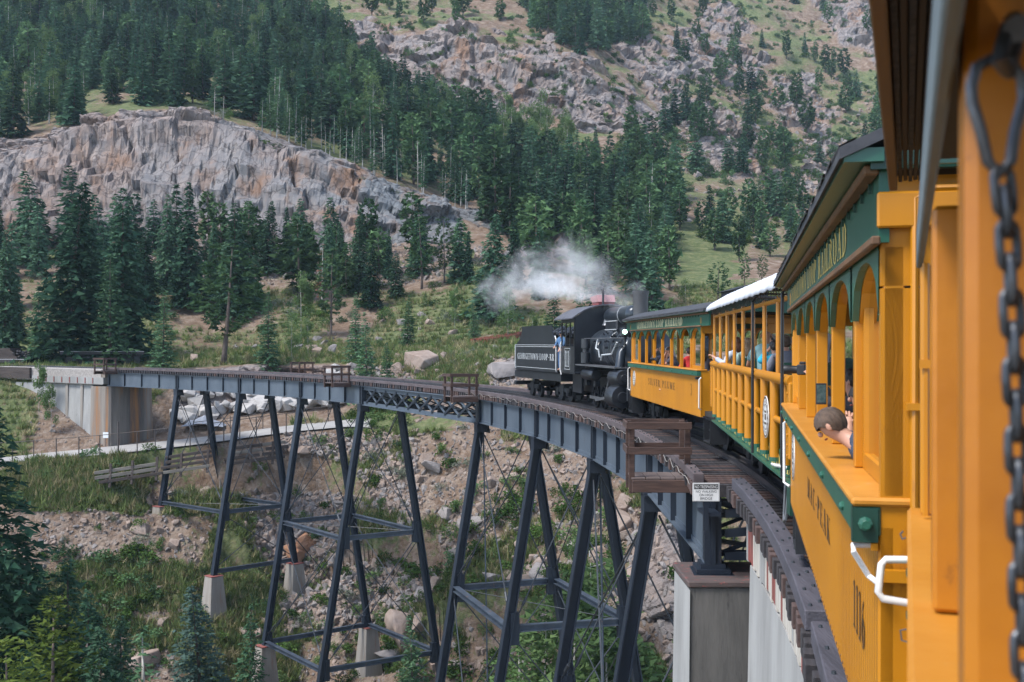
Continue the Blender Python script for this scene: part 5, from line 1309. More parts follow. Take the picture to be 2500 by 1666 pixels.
# the trespassing sign at the bridge end
# ================================================================== LETTERING (stroke built serif capitals)
def _arc(cx, cy, rx, ry, a0, a1, th, tn, n=12):
    """ring sector, th wide at the sides and tn at top and bottom"""
    q = []
    for i in range(n):
        a, b = R_(a0 + (a1 - a0) * i / n), R_(a0 + (a1 - a0) * (i + 1) / n)
        q.append([(cx + rx * math.cos(a), cy + ry * math.sin(a)), (cx + rx * math.cos(b), cy + ry * math.sin(b)),
                  (cx + (rx - th) * math.cos(b), cy + (ry - tn) * math.sin(b)), (cx + (rx - th) * math.cos(a), cy + (ry - tn) * math.sin(a))])
    return q
def _ln(x0, y0, x1, y1, w):
    """stroke of horizontal width w (or vertical width when level)"""
    if abs(y1 - y0) < 1e-6: return [[(x0, y0 - w / 2), (x1, y0 - w / 2), (x1, y0 + w / 2), (x0, y0 + w / 2)]]
    return [[(x0 - w / 2, y0), (x0 + w / 2, y0), (x1 + w / 2, y1), (x1 - w / 2, y1)]]
K, k = .15, .055
def _sf(x, y, l=.15): return _ln(x - l, y, x + l, y, k)
def stem(x): return _ln(x, 0, x, 1, K) + _sf(x, .028) + _sf(x, .972)
GL = {
 'A': (.66, _ln(.10, 0, .33, 1, k) + _ln(.54, 0, .33, 1, K) + _ln(.17, .34, .46, .34, k) + _sf(.1, .028, .1) + _sf(.54, .028, .12)),
 'C': (.60, _arc(.32, .5, .28, .52, 50, 310, K, k) + _ln(.50, .68, .50, .96, k) + _ln(.50, .04, .50, .25, k)),
 'D': (.64, stem(.14) + _arc(.2, .5, .40, .5, -90, 90, K, k)),
 'E': (.54, stem(.14) + _ln(.14, .028, .48, .028, k) + _ln(.14, .972, .48, .972, k) + _ln(.14, .5, .38, .5, k) + _ln(.47, .0, .47, .24, k) + _ln(.47, .76, .47, 1, k) + _ln(.38, .4, .38, .6, k)),
 'G': (.64, _arc(.32, .5, .28, .52, 50, 330, K, k) + _ln(.50, .68, .50, .96, k) + _ln(.54, .03, .54, .42, K * .8) + _sf(.52, .43, .12)),
 'I': (.30, stem(.15)),
 'K': (.64, stem(.14) + _ln(.22, .42, .55, 1, k) + _ln(.54, 0, .30, .56, K) + _sf(.55, .972, .1) + _sf(.54, .028, .1)),
 'L': (.52, stem(.14) + _ln(.14, .028, .48, .028, k) + _ln(.47, 0, .47, .28, k)),
 'M': (.80, _ln(.12, 0, .12, 1, k) + _ln(.38, 0, .15, 1, K) + _ln(.38, 0, .64, 1, k) + _ln(.66, 0, .66, 1, K) + _sf(.12, .028, .1) + _sf(.66, .028, .12) + _sf(.12, .972, .1) + _sf(.66, .972, .12)),
 'N': (.68, _ln(.12, 0, .12, 1, k) + _ln(.54, 0, .14, 1, K) + _ln(.56, 0, .56, 1, k) + _sf(.12, .028, .1) + _sf(.12, .972, .1) + _sf(.56, .972, .1)),
 'O': (.64, _arc(.32, .5, .29, .52, 0, 360, K, k, 22)),
 'P': (.56, stem(.14) + _arc(.2, .74, .32, .26, -90, 90, K, k)),
 'R': (.64, stem(.14) + _arc(.2, .74, .31, .26, -90, 90, K, k) + _ln(.54, 0, .30, .5, K) + _sf(.55, .028, .09)),
 'S': (.52, _arc(.26, .74, .22, .27, 30, 250, K * .8, k) + _arc(.26, .26, .22, .27, -150, 90, K * .8, k) + _ln(.45, .7, .45, .98, k) + _ln(.06, .02, .06, .3, k)),
 'T': (.58, stem(.29) + _ln(.03, .972, .55, .972, k) + _ln(.04, .74, .04, 1, k) + _ln(.54, .74, .54, 1, k)),
 'U': (.64, _ln(.13, .3, .13, 1, K) + _arc(.32, .3, .265, .32, 180, 360, K, k) + _ln(.56, .3, .56, 1, k) + _sf(.13, .972, .13) + _sf(.56, .972, .1)),
 'V': (.62, _ln(.33, 0, .10, 1, K) + _ln(.33, 0, .54, 1, k) + _sf(.1, .972, .12) + _sf(.54, .972, .1)),
 'W': (.90, _ln(.27, 0, .10, 1, K) + _ln(.27, 0, .43, .9, k) + _ln(.62, 0, .43, .9, K) + _ln(.62, 0, .80, 1, k) + _sf(.1, .972, .11) + _sf(.8, .972, .1)),
 '-': (.34, _ln(.05, .46, .29, .46, .1)), '.': (.2, _ln(.1, .4, .1, .55, .13)), ' ': (.34, []),
 '0': (.56, _arc(.28, .5, .25, .52, 0, 360, K, k, 22)), '1': (.36, _ln(.2, 0, .2, 1, K) + _sf(.2, .028, .14) + _ln(.04, .86, .14, .97, .08)),
 '3': (.54, _arc(.25, .74, .23, .27, -80, 150, K * .8, k) + _arc(.25, .27, .25, .29, -150, 90, K * .8, k)), '6': (.56, _arc(.28, .3, .25, .31, 0, 360, K, k, 18) + _arc(.46, .3, .43, .68, 100, 180, K, k)),
 '4': (.56, _ln(.40, 0, .40, 1, K) + _ln(.04, .3, .40, 1, k) + _ln(.03, .28, .54, .28, k)), '9': (.56, _arc(.28, .7, .25, .31, 0, 360, K, k, 18) + _arc(.10, .7, .43, .68, -80, 0, K, k)),
}
def lettering(txt, o, xd, yd, h, width=None, sp=.10, name='lettering', mat=None, parent=None, sx=1.0, world=False):
    """flat painted letters: origin o, reading direction xd, up direction yd, cap height h"""
    o = Vector(o); xd = Vector(xd).normalized(); yd = Vector(yd).normalized(); tot = sum(GL[c][0] + sp for c in txt) - sp
    fx = (width / tot) if width else h * sx
    m = MB(); x = 0
    for c in txt:
        w, qs = GL[c]
        for n, q in enumerate(qs):
            z = xd.cross(yd) * (.0004 * (n % 5))
            m.add([o + xd * ((x + a) * fx) + yd * (b * h) + z for a, b in q], [(0, 1, 2, 3)])
        x += w + sp
    return m.build(name, mat, parent, world=world, fix=False)
def sans(txt, o, xd, yd, size, mat, parent, name='lettering', width=None):
    cu = bpy.data.curves.new('lettering', 'FONT'); cu.body = txt; cu.size = size; cu.align_x = 'CENTER'
    ob = bpy.data.objects.new('lettering_source', cu); COL.objects.link(ob)
    dg = bpy.context.evaluated_depsgraph_get(); me = bpy.data.meshes.new_from_object(ob.evaluated_get(dg)); bpy.data.objects.remove(ob)
    o = Vector(o); xd = Vector(xd); yd = Vector(yd); sc = 1.0
    if width:
        xs = [v.co.x for v in me.vertices]; sc = width / (max(xs) - min(xs))
    for v in me.vertices: v.co = o + xd * v.co.x * sc + yd * v.co.y
    me.materials.clear(); me.materials.append(mat)
    r = bpy.data.objects.new(name, me); COL.objects.link(r)
    if parent is not None:
        r.parent = parent
    return r

# ================================================================== TRAIN
M_YEL_ = pmat('coach_yellow', (0.515, 0.205, 0.0065), (0.44, 0.168, 0.0055), scale=1.1, rough=.36, bump=.10, bscale=30, bdist=.004, c3=(0.30, 0.105, 0.007), spot=.05, stretch=(1, 1, .35))
M_YTOP = pmat('worn_sill_yellow', (0.52, 0.225, 0.03), (0.46, 0.18, 0.016), scale=2.5, rough=.42, bump=.12, c3=(.46, .26, .10), spot=.2)
M_YDIRT = pmat('stained_yellow', (0.46, 0.168, 0.007), (0.34, 0.112, 0.006), scale=2.2, rough=.4, bump=.25, bscale=14, bdist=.006, c3=(0.15, 0.055, 0.012), spot=.2)
M_GRE = pmat('coach_green', (0.018, 0.092, 0.058), (0.028, 0.118, 0.078), scale=1.6, rough=.35, bump=.08, c3=(.06, .11, .09), spot=.1, stretch=(.4, 1, 1))
M_DGR = pmat('dark_green', (0.010, 0.045, 0.032), (0.018, 0.062, 0.045), rough=.4, bump=.05)
M_ROOF = pmat('tar_roof', (0.030, 0.032, 0.038), (0.055, 0.057, 0.064), scale=2, rough=.75, bump=.4)
M_TAR = pmat('ragged_tar_edge', (0.012, 0.012, 0.014), (0.028, 0.028, 0.032), scale=5, rough=.8, bump=.9, bscale=18)
M_BRN = pmat('brown_moulding', (0.17, 0.085, 0.035), (0.10, 0.055, 0.03), scale=2, rough=.7, bump=.3, c3=(.32, .17, .03), spot=.2)
M_GOLD = pmat('gold_letters', (0.72, 0.54, 0.15), (0.62, 0.45, 0.12), bump=0, rough=.5)
M_CRM = pmat('cream_letters', (0.74, 0.66, 0.40), (0.66, 0.58, 0.34), bump=0, rough=.5)
M_INK = pmat('dark_letters', (0.05, 0.03, 0.014), (0.08, 0.046, 0.02), bump=0, rough=.6)
M_WHT = pmat('white_enamel', (0.74, 0.73, 0.71), (0.64, 0.63, 0.61), scale=5, rough=.4, bump=.1, c3=(.42, .38, .34), spot=.1)
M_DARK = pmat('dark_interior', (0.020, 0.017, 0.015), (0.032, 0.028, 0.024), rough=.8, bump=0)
M_SILV = pmat('grey_letters', (0.50, 0.52, 0.52), (0.42, 0.44, 0.45), bump=0, rough=.4)
M_LOCO = pmat('loco_black', (0.012, 0.014, 0.018), (0.024, 0.027, 0.033), scale=1.5, rough=.32, bump=.06, c3=(.05, .045, .042), spot=.12)
M_BOIL = pmat('boiler_black', (0.020, 0.027, 0.036), (0.038, 0.047, 0.058), scale=1.2, rough=.28, bump=.05, metal=.2)
M_STCK = pmat('stack_grey', (0.055, 0.056, 0.060), (0.085, 0.085, 0.088), scale=1, rough=.55, bump=.1, c3=(.035, .034, .036), spot=.2)
M_CANV = pmat('white_canvas', (0.60, 0.62, 0.66), (0.50, 0.52, 0.57), scale=.8, rough=.7, bump=.3, bscale=3, bdist=.03, c3=(.48, .47, .46), spot=.08)
M_IRON = pmat('grey_iron', (0.10, 0.105, 0.115), (0.17, 0.175, 0.185), rough=.4, metal=.5, bump=.1)
M_GLASS = bpy.data.materials.new('window_glass'); M_GLASS.use_nodes = True
_n = M_GLASS.node_tree; _b = _n.nodes['Principled BSDF']; _n.nodes.remove(_b)
_g = _n.nodes.new('ShaderNodeBsdfGlossy'); _g.inputs['Roughness'].default_value = .03; _t = _n.nodes.new('ShaderNodeBsdfTransparent'); _t.inputs[0].default_value = (.86, .90, .88, 1)
_f = _n.nodes.new('ShaderNodeFresnel'); _f.inputs[0].default_value = 1.5; _x = _n.nodes.new('ShaderNodeMixShader')
_ma = _n.nodes.new('ShaderNodeMath'); _ma.operation = 'ADD'; _ma.inputs[1].default_value = .03
_n.links.new(_f.outputs[0], _ma.inputs[0]); _n.links.new(_ma.outputs[0], _x.inputs[0]); _n.links.new(_t.outputs[0], _x.inputs[1]); _n.links.new(_g.outputs[0], _x.inputs[2]); _n.links.new(_x.outputs[0], _n.nodes['Material Output'].inputs[0])

def bogie(car, x):
    """two-axle truck"""
    t = MB()
    for y in (-.62, .62):
        t.box(x - 1.0, x + 1.0, y - .05, y + .05, .42, .62); t.box(x - .25, x + .25, y - .08, y + .08, .25, .75)
        for q in (-.72, .72): t.box(x + q - .12, x + q + .12, y - .07, y + .07, .28, .52)
    t.box(x - .2, x + .2, -.6, .6, .5, .8)
    b = t.build('truck_frame', M_BLK, car)
    for q in (-.72, .72):
        w = MB()
        for y in (-.457, .457): w.lathe([(.0, -.06), (.36, -.06), (.36, .04), (.40, .045), (.40, .07), (0, .07)] if y < 0 else [(0, -.07), (.40, -.07), (.40, -.045), (.36, -.04), (.36, .06), (0, .06)], (x + q, y, .36), (0, 1, 0), 20)
        w.cyl((x + q, -.45, .36), (x + q, .45, .36), .06, n=8)
        o = w.build('wheelset', M_BLK, car, smooth=True); o.parent = b
def roofsec(W, z0, z1, n=10, t=.05):
    """arched roof section, outer then inner"""
    o = []
    for i in range(n + 1):
        a = -1 + 2 * i / n; o.append((W * a, z0 + (z1 - z0) * (1 - abs(a) ** 2.2)))
    return o + [(y, z - t) for y, z in o[::-1]]
def extr(sec, x0, x1, mb=None):
    mb = mb or MB(); k = len(sec)
    vs = [(x0, y, z) for y, z in sec] + [(x1, y, z) for y, z in sec]
    n = k // 2
    fs = [(i, (i + 1) % k, k + (i + 1) % k, k + i) for i in range(k)]
    for i in range(n - 1):
        fs.append((i, k - 1 - i, k - 2 - i, i + 1)); fs.append((k + i, k + i + 1, 2 * k - 2 - i, 2 * k - 1 - i))
    return mb.add(vs, fs)
def emblem(c, yd, r, parent, sy=1):
    """round white badge with a dark rim and marks, facing +y (sy)"""
    c = Vector(c)
    MB().lathe([(r, 0), (r, .012)], c, (0, sy, 0), 28).build('badge', M_WHT, parent)
    m = MB()
    for q in _arc(0, 0, r * .97, r * .97, 0, 360, r * .09, r * .09, 30) + _arc(0, 0, r * .62, r * .62, 0, 360, r * .05, r * .05, 26):
        m.add([c + Vector((-a, sy * .0145, b)) for a, b in q], [(0, 1, 2, 3)])
    for i in range(16):
        a = i / 16 * 6.283; p = c + Vector((-math.cos(a) * r * .75, sy * .0145, math.sin(a) * r * .75)); u_ = Vector((math.sin(a), 0, math.cos(a))) * .0; 
        m.add([p + Vector((dx * r, 0, dz * r)) for dx, dz in ((-.05, -.06), (.05, -.06), (.05, .06), (-.05, .06))], [(0, 1, 2, 3)])
    for dx, dz, w, h in ((0, .25, .3, .1), (0, .0, .22, .28), (0, -.3, .34, .1)):
        m.add([c + Vector((dx * r + a * w * r, sy * .0145, dz * r + b * h * r)) for a, b in ((-1, -.5), (1, -.5), (1, .5), (-1, .5))], [(0, 1, 2, 3)])
    m.build('badge_marks', M_INK, parent, fix=False)

def coach(name, label, loc, rot, xs, glazed, side_text, number, tx, nx, ext=.9):
    """wooden excursion coach. xs: post positions from near end to far end (local x), glazed: bays with window glass"""
    c = thing(name, label, 'railway coach', loc, rot, 'coaches of the train')
    x0, x1 = xs[0], xs[-1]; Y = 1.25
    zs, zl, zlt = 2.03, 3.12, 3.43
    # floor, underframe, steps
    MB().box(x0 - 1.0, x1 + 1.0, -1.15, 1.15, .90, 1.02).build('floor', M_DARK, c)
    MB().box(x0 - .9, x1 + .9, -.35, .35, .62, .898).build('underframe', M_BLK, c)
    for sg in (-1, 1):
        y = sg * Y
        b = MB(); n = int((x1 - x0) / .085)      # tongue and groove boards
        for i in range(n):
            a = x0 + (x1 - x0) * i / n; e = x0 + (x1 - x0) * (i + 1) / n; g = .009
            b.add([(a, y, .87), (a + g, y + sg * .010, .87), (e - g, y + sg * .010, .87), (e, y, .87), (a, y, zs - .11), (a + g, y + sg * .010, zs - .11), (e - g, y + sg * .010, zs - .11), (e, y, zs - .11)], [(0, 1, 5, 4), (1, 2, 6, 5), (2, 3, 7, 6)])
        b.box(x0, x1, min(y - sg * .002, y - sg * .05), max(y - sg * .002, y - sg * .05), .871, zs - .11)
        w = b.build('side_wall', M_YEL_, c)
        MB().box(x0 - .01, x1 + .01, min(y, y + sg * .108), max(y, y + sg * .108), zs - .145, zs - .022).build('belt_rail', M_GRE, c, bevel=.006)
        MB().box(x0 - .02, x1 + .02, min(y - sg * .16, y + sg * .12), max(y - sg * .16, y + sg * .12), zs - .02, zs + .018).build('window_sill', M_YTOP, c, bevel=.012)
        for x in np.arange(x0 + .5, x1, 1.3): MB().lathe([(.022, 0), (.022, .01), (.012, .02)], (x, y + sg * .108, zs - .09), (0, sg, 0), 8).build('bolt', M_GRE, c)
        # rivet like nail heads along the bottom
        r = MB()
        for x in np.arange(x0 + .1, x1, .14): r.box(x - .008, x + .008, min(y, y + sg * .014), max(y, y + sg * .014), .885, .90)
        o = r.build('nail_heads', M_BRN, c, fix=False); o['kind'] = 'stuff'
        for i, x in enumerate(xs):
            w_ = .11 if i in (0, len(xs) - 1) else .085
            xx = min(max(x, x0 + w_ / 2), x1 - w_ / 2)
            MB().box(xx - w_ / 2, xx + w_ / 2, min(y - sg * .095, y - sg * .01), max(y - sg * .095, y - sg * .01), zs + .02, zl - .01).build('window_post', M_YEL_, c, bevel=.006)
        for i in range(len(xs) - 1):
            a, e = xs[i] + .045, xs[i + 1] - .045; mid = (a + e) / 2; hw = (e - a) / 2; zb = zl - .30
            # arched head: green face board and a yellow soffit behind it
            for nm, y0, y1, mt, ex in (('arch_board', y - sg * .03, y + sg * .005, M_GRE, 0), ('arch_lining', y - sg * .09, y - sg * .032, M_YEL_, .012)):
                m = MB(); k = 10; vs = []; fs = []
                for j in range(k + 1):
                    t = -1 + 2 * j / k; zz = zb + .26 * (1 - abs(t) ** 2.4) ** .6 - ex
                    for yy in (y0, y1): vs += [(mid + hw * t, yy, zz), (mid + hw * t, yy, zl)]
                for j in range(k):
                    p = j * 4; q = p + 4
                    fs += [(p, q, q + 1, p + 1), (p + 2, p + 3, q + 3, q + 2), (p, p + 2, q + 2, q)]
                m.add(vs, fs); m.build(nm, mt, c)
            if i in glazed:
                f = MB()
                for xa in (a, e - .06): f.box(xa, xa + .06, min(y - sg * .10, y - sg * .05), max(y - sg * .10, y - sg * .05), zs + .02, zl - .05)
                f.box(a + .06, e - .06, min(y - sg * .10, y - sg * .05), max(y - sg * .10, y - sg * .05), zs + .02, zs + .10)
                fo = f.build('window_frame', M_YEL_, c)
                g = MB(); g.add([(a + .06, y - sg * .075, zs + .10), (e - .06, y - sg * .075, zs + .10), (e - .06, y - sg * .075, zl - .06), (a + .06, y - sg * .075, zl - .06)], [(0, 1, 2, 3)])
                o = g.build('pane', M_GLASS, c, fix=False); o.parent = fo
        MB().box(x0 - ext, x1 + .9, min(y - sg * .03, y + sg * .012), max(y - sg * .03, y + sg * .012), zl + .001, zlt).build('letter_board', M_GRE, c)
        MB().box(x0 - .1, x1 + .1, min(y + sg * .013, y + sg * .05), max(y + sg * .013, y + sg * .05), zl - .015, zl + .022).build('moulding', M_BRN, c, bevel=.006)
        MB().box(x0 - ext - .02, x1 + .92, min(y + sg * .013, y + sg * .075), max(y + sg * .013, y + sg * .075), zlt - .03, zlt + .015).build('eave_moulding', M_BRN, c, bevel=.008)
        MB().box(x0 - ext - .08, x1 + .98, min(y + sg * .0, y + sg * .16), max(y + sg * .0, y + sg * .16), zlt + .018, zlt + .075).build('eave_board', M_GRE, c)
        dr = MB()
        for x in np.arange(x0 + .2, x1, .33): dr.box(x - .008, x + .008, min(y + sg * .016, y + sg * .03), max(y + sg * .016, y + sg * .03), zlt - .075, zlt - .032)
        o = dr.build('hooks', M_DGR, c, fix=False); o['kind'] = 'stuff'
        xd = (-1, 0, 0) if sg > 0 else (1, 0, 0)
        L = x1 - x0; t0 = x0 + L * tx[1] if sg > 0 else x0 + L * tx[0]
        lettering('GEORGETOWN LOOP RAILROAD', (t0, y + sg * .015, zl + .075 if len(number) > 1 else zl + .055), xd, (0, 0, 1), .185 if len(number) > 1 else .215, width=L * (tx[1] - tx[0]), mat=M_GOLD if len(number) > 1 else M_CRM, parent=c)
        xa = x0 + L * (nx[1] if sg > 0 else nx[0])
        lettering(side_text, (xa, y + sg * .013, 1.40), xd, (0, 0, 1), .17 if len(number) > 1 else .20, width=L * (nx[1] - nx[0]), mat=M_INK, parent=c, sp=.22)
        lettering(number, (x0 + (nx[2] if sg > 0 else L - nx[2]) , y + sg * .013, 1.26 if len(number) > 1 else 1.36), xd, (0, 0, 1), .24 if len(number) > 1 else .30, sx=1.05 if len(number) > 1 else 1.0, mat=M_INK, parent=c, sp=.16)
        emblem((x1 - .75, y + sg * .008, 1.50), None, .27, c, sg)
    # roof with ragged tar paper edge
    extr(roofsec(1.43, zlt + .078, zlt + .40), x0 - ext - .1, x1 + 1.0).build('roof', M_ROOF, c, smooth=True)
    rr = random.Random(len(side_text))
    for sg in (-1, 1):
        m = MB(); x = x0 - ext - .1
        while x < x1 + .95:
            l = rr.uniform(.14, .3); d = rr.uniform(.0, .018); e = min(x + l, x1 + 1.0)
            m.add([(x, sg * (1.425 + d), zlt + .072), (e, sg * (1.425 + d), zlt + .072 + rr.uniform(-.004, .004)), (e, sg * (1.36), zlt + .118), (x, sg * 1.36, zlt + .118), (x, sg * (1.425 + d), zlt + .084), (e, sg * (1.425 + d), zlt + .086)], [(0, 1, 5, 4), (4, 5, 2, 3)]); x = e
        m.build('tar_edge', M_TAR, c, fix=False)
    if name == 'silver_coach': pass
    # end walls with door, corner posts, conduit
    for e, sx in ((x0, -1), (x1, 1)):
        xo = e + sx * .0; ext_ = ext if sx < 0 else .9
        for ya, yb in ((.42, 1.25), (-1.25, -.42)):
            MB().box(min(xo, xo - sx * .06), max(xo, xo - sx * .06), ya + .0, yb - .0, .9, zs - .02 if ext_ > .5 else zl - .19).build('end_panel', M_YEL_, c)
            MB().box(min(xo, xo - sx * .06), max(xo, xo - sx * .06), ya, yb, zl - .18, zl + .28).build('end_panel', M_YEL_, c)
            MB().box(min(xo, xo - sx * .05), max(xo, xo - sx * .05), ya, ya + .12, zs - .02, zl - .18).build('end_stile', M_YEL_, c)
        MB().box(min(xo + sx * .03, xo - sx * .02), max(xo + sx * .03, xo - sx * .02), .36, .46, .92, zl).build('door_post', M_YEL_, c, bevel=.006); MB().box(min(xo + sx * .03, xo - sx * .02), max(xo + sx * .03, xo - sx * .02), -.46, -.36, .92, zl).build('door_post', M_YEL_, c, bevel=.006)
        MB().box(min(e + sx * .01, e + sx * .05), max(e + sx * .01, e + sx * .05), -1.27, 1.27, zl + .06, zl + .21).build('end_band', M_YEL_, c, bevel=.008)
        sec = roofsec(1.3, zlt + .02, zlt + .33, t=.3); extr([(y, max(z, zl + .3)) for y, z in sec], min(e + sx * (ext_ + .05), e + sx * ext_), max(e + sx * (ext_ + .05), e + sx * ext_)).build('hood', M_DGR, c)
        # platform, steps, railing, coupler
        MB().box(min(e, e + sx * .95), max(e, e + sx * .95), -1.1, 1.1, .80, .90).build('platform', M_BLK, c)
        for sg in (-1, 1):
            st = MB()
            for k_, (z, d) in enumerate(((.28, .0), (.54, .12))): st.box(min(e + sx * .1, e + sx * .75), max(e + sx * .1, e + sx * .75), min(sg * (1.2 - d), sg * (.85 - d)), max(sg * (1.2 - d), sg * (.85 - d)), z, z + .05)
            for q in (.08, .76): st.box(min(e + sx * q, e + sx * (q + .03)), max(e + sx * q, e + sx * (q + .03)), min(sg * .8, sg * 1.2), max(sg * .8, sg * 1.2), .26, .82)
            st.build('steps', M_BLK, c)
            if ext_ > .5: MB().tube([(e + sx * .08, sg * 1.27, 1.06), (e + sx * .14, sg * 1.33, 1.10), (e + sx * .14, sg * 1.33, 1.80), (e + sx * .08, sg * 1.27, 1.85)], .018, 6).build('grab_iron', M_WHT, c, smooth=True)
            g = MB()
            for y in np.arange(.35, 1.12, .11): g.box(min(e + sx * .9, e + sx * .92), max(e + sx * .9, e + sx * .92), sg * y - .012, sg * y + .012, .9, 1.8)
            g.box(min(e + sx * .885, e + sx * .935), max(e + sx * .885, e + sx * .935), min(sg * .33, sg * 1.13), max(sg * .33, sg * 1.13), 1.8, 1.85); g.build('platform_railing', M_BLK, c)
        MB().box(min(e + sx * .9, e + sx * 1.15), max(e + sx * .9, e + sx * 1.15), -.12, .12, .60, .82).build('coupler', M_BLK, c)
    MB().box(x0 + .06, x1 - .06, -.012, .012, zl + .2, zl + .3).build('ceiling_beam', M_DARK, c)
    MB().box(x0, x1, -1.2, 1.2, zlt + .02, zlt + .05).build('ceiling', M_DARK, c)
    for i, x in enumerate(np.arange(x0 + .9, x1 - .4, .95)):
        for sg in (-1, 1):
            m = MB(); m.box(x - .22, x + .22, sg * .35 if sg > 0 else -1.1, 1.1 if sg > 0 else -.35, 1.36, 1.46); m.box(x + .18, x + .26, sg * .35 if sg > 0 else -1.1, 1.1 if sg > 0 else -.35, 1.46, 1.92); m.box(x - .05, x + .05, min(sg * .6, sg * .8), max(sg * .6, sg * .8), 1.0, 1.37); m.build('bench', M_BRN, c)
    bogie(c, x0 + 1.2); bogie(c, x1 - 1.2)
    return c
# nearest coach: its side plane runs 0.575 m right of the viewer
H1 = R_(11.8); C1 = Vector((math.sin(H1) * 9.03 + math.cos(H1) * 1.825, math.cos(H1) * 9.03 - math.sin(H1) * 1.825, .135))
XS1 = [t_ - 9.03 for t_ in (4.87, 6.10, 7.58, 9.07, 10.48, 11.88, 13.25)]
near = coach('passenger_coach', 'nearest yellow wooden coach with green letter board and number 1116', C1, (0, -math.atan(CG) * .6, math.pi / 2 - H1), XS1, (0, 5), 'MAC-PEAK', '1116', (.165, .985), (.305, .60, 1.02), ext=.03)
def cl(t, lat, z): return Vector((math.sin(H1) * t + math.cos(H1) * lat, math.cos(H1) * t - math.sin(H1) * lat, z))
# details on its near corner: conduit, clamp, bent white handle, green bolts
c = near; xe = XS1[0]
MB().tube([(xe - .035, 1.12, .95), (xe - .035, 1.12, 3.30), (xe - .035, 1.05, 3.34), (xe - .035, .2, 3.34)], .017, 8).build('conduit', M_YEL_, c, smooth=True)
MB().box(xe - .06, xe - .012, 1.085, 1.155, 2.42, 2.45).build('conduit_clamp', M_YEL_, c)
MB().tube([(xe + .04, 1.262, 1.84), (xe + .02, 1.36, 1.84), (xe - .06, 1.365, 1.825), (xe - .02, 1.30, 1.72), (xe - .10, 1.262, 1.70)], .0125, 8).build('bent_handle', M_WHT, c, smooth=True)
MB().lathe([(.03, 0), (.03, .02), (.018, .025), (.018, .05)], (xe - .018, 1.315, 1.94), (-1, 0, 0), 8).build('bolt', M_GRE, c); MB().box(xe - .018, xe + .05, 1.262, 1.366, 1.86, 2.005).build('belt_end', M_DGR, c)
MB().box(xe - .012, xe + .012, 1.262, 1.29, 1.825, 1.855).build('handle_lug', M_YEL_, c)
MB().box(xe - .05, xe - .011, 1.02, 1.26, 1.70, 1.75).build('corner_strap', M_YEL_, c)
# arched panel of the end door
m = MB()
for q in _arc(.0, 0, .34, .34, 0, 180, .04, .04, 12): m.add([(xe - .036, a, 2.80 + b) for a, b in q], [(0, 1, 2, 3)])
m.build('door_arch', M_YDIRT, c, fix=False)
MB().box(xe - .03, xe - .008, .62, .66, 1.0, 2.9).build('panel_bead', M_YDIRT, c); MB().box(xe - .03, xe - .008, .66, 1.06, 2.86, 2.90).build('panel_bead', M_YDIRT, c)
MB().box(xe - .3, xe - .28, .2, 1.2, 3.40, 3.56).build('end_beam', M_DGR, c)
# notice inside, seen through the second window
q = MB().box(-1.9, -1.87, -.9, -.2, 2.45, 3.0).build('notice_board', M_BLK, c)
for i_, (tx_, z_) in enumerate((('SAFETY', 2.87), ('FIRST', 2.74), ('KEEP HEAD', 2.62), ('AND ARMS', 2.55))):
    sans(tx_, (-1.905, -.5, z_), (0, -1, 0), (0, 0, 1), .11 if i_ < 2 else .06, M_WHT, c)
# far coach
S3 = 33.1; h3 = heading(S3 + .2); p3 = track(S3)
XS3 = [-5.45 + v_ for v_ in (0, 1.30, 2.60, 3.97, 5.34, 6.71, 8.08, 9.45, 10.9)]
coach('passenger_coach', 'far yellow wooden coach marked Silver Plume and 3, next to the locomotive', p3, (0, -math.atan(CG), math.pi / 2 - h3), XS3, (0, 7), 'SILVER PLUME', '3', (.20, .88), (.29, .68, 1.15))
far_c = bpy.data.objects['passenger_coach.001']
MB().box(-5.3, -4.2, -.45, .45, 3.80, 4.0).build('roof_vent', M_ROOF, far_c); MB().prism([(-5.45, -.55, 4.003), (-5.45, .55, 4.003), (-5.45, 0, 4.16)], (1.4, 0, 0)).build('vent_cap', M_BLK, far_c)
MB().box(-5.40, -5.25, 1.262, 1.36, 1.80, 1.86).build('lamp_bracket', M_BLK, far_c)

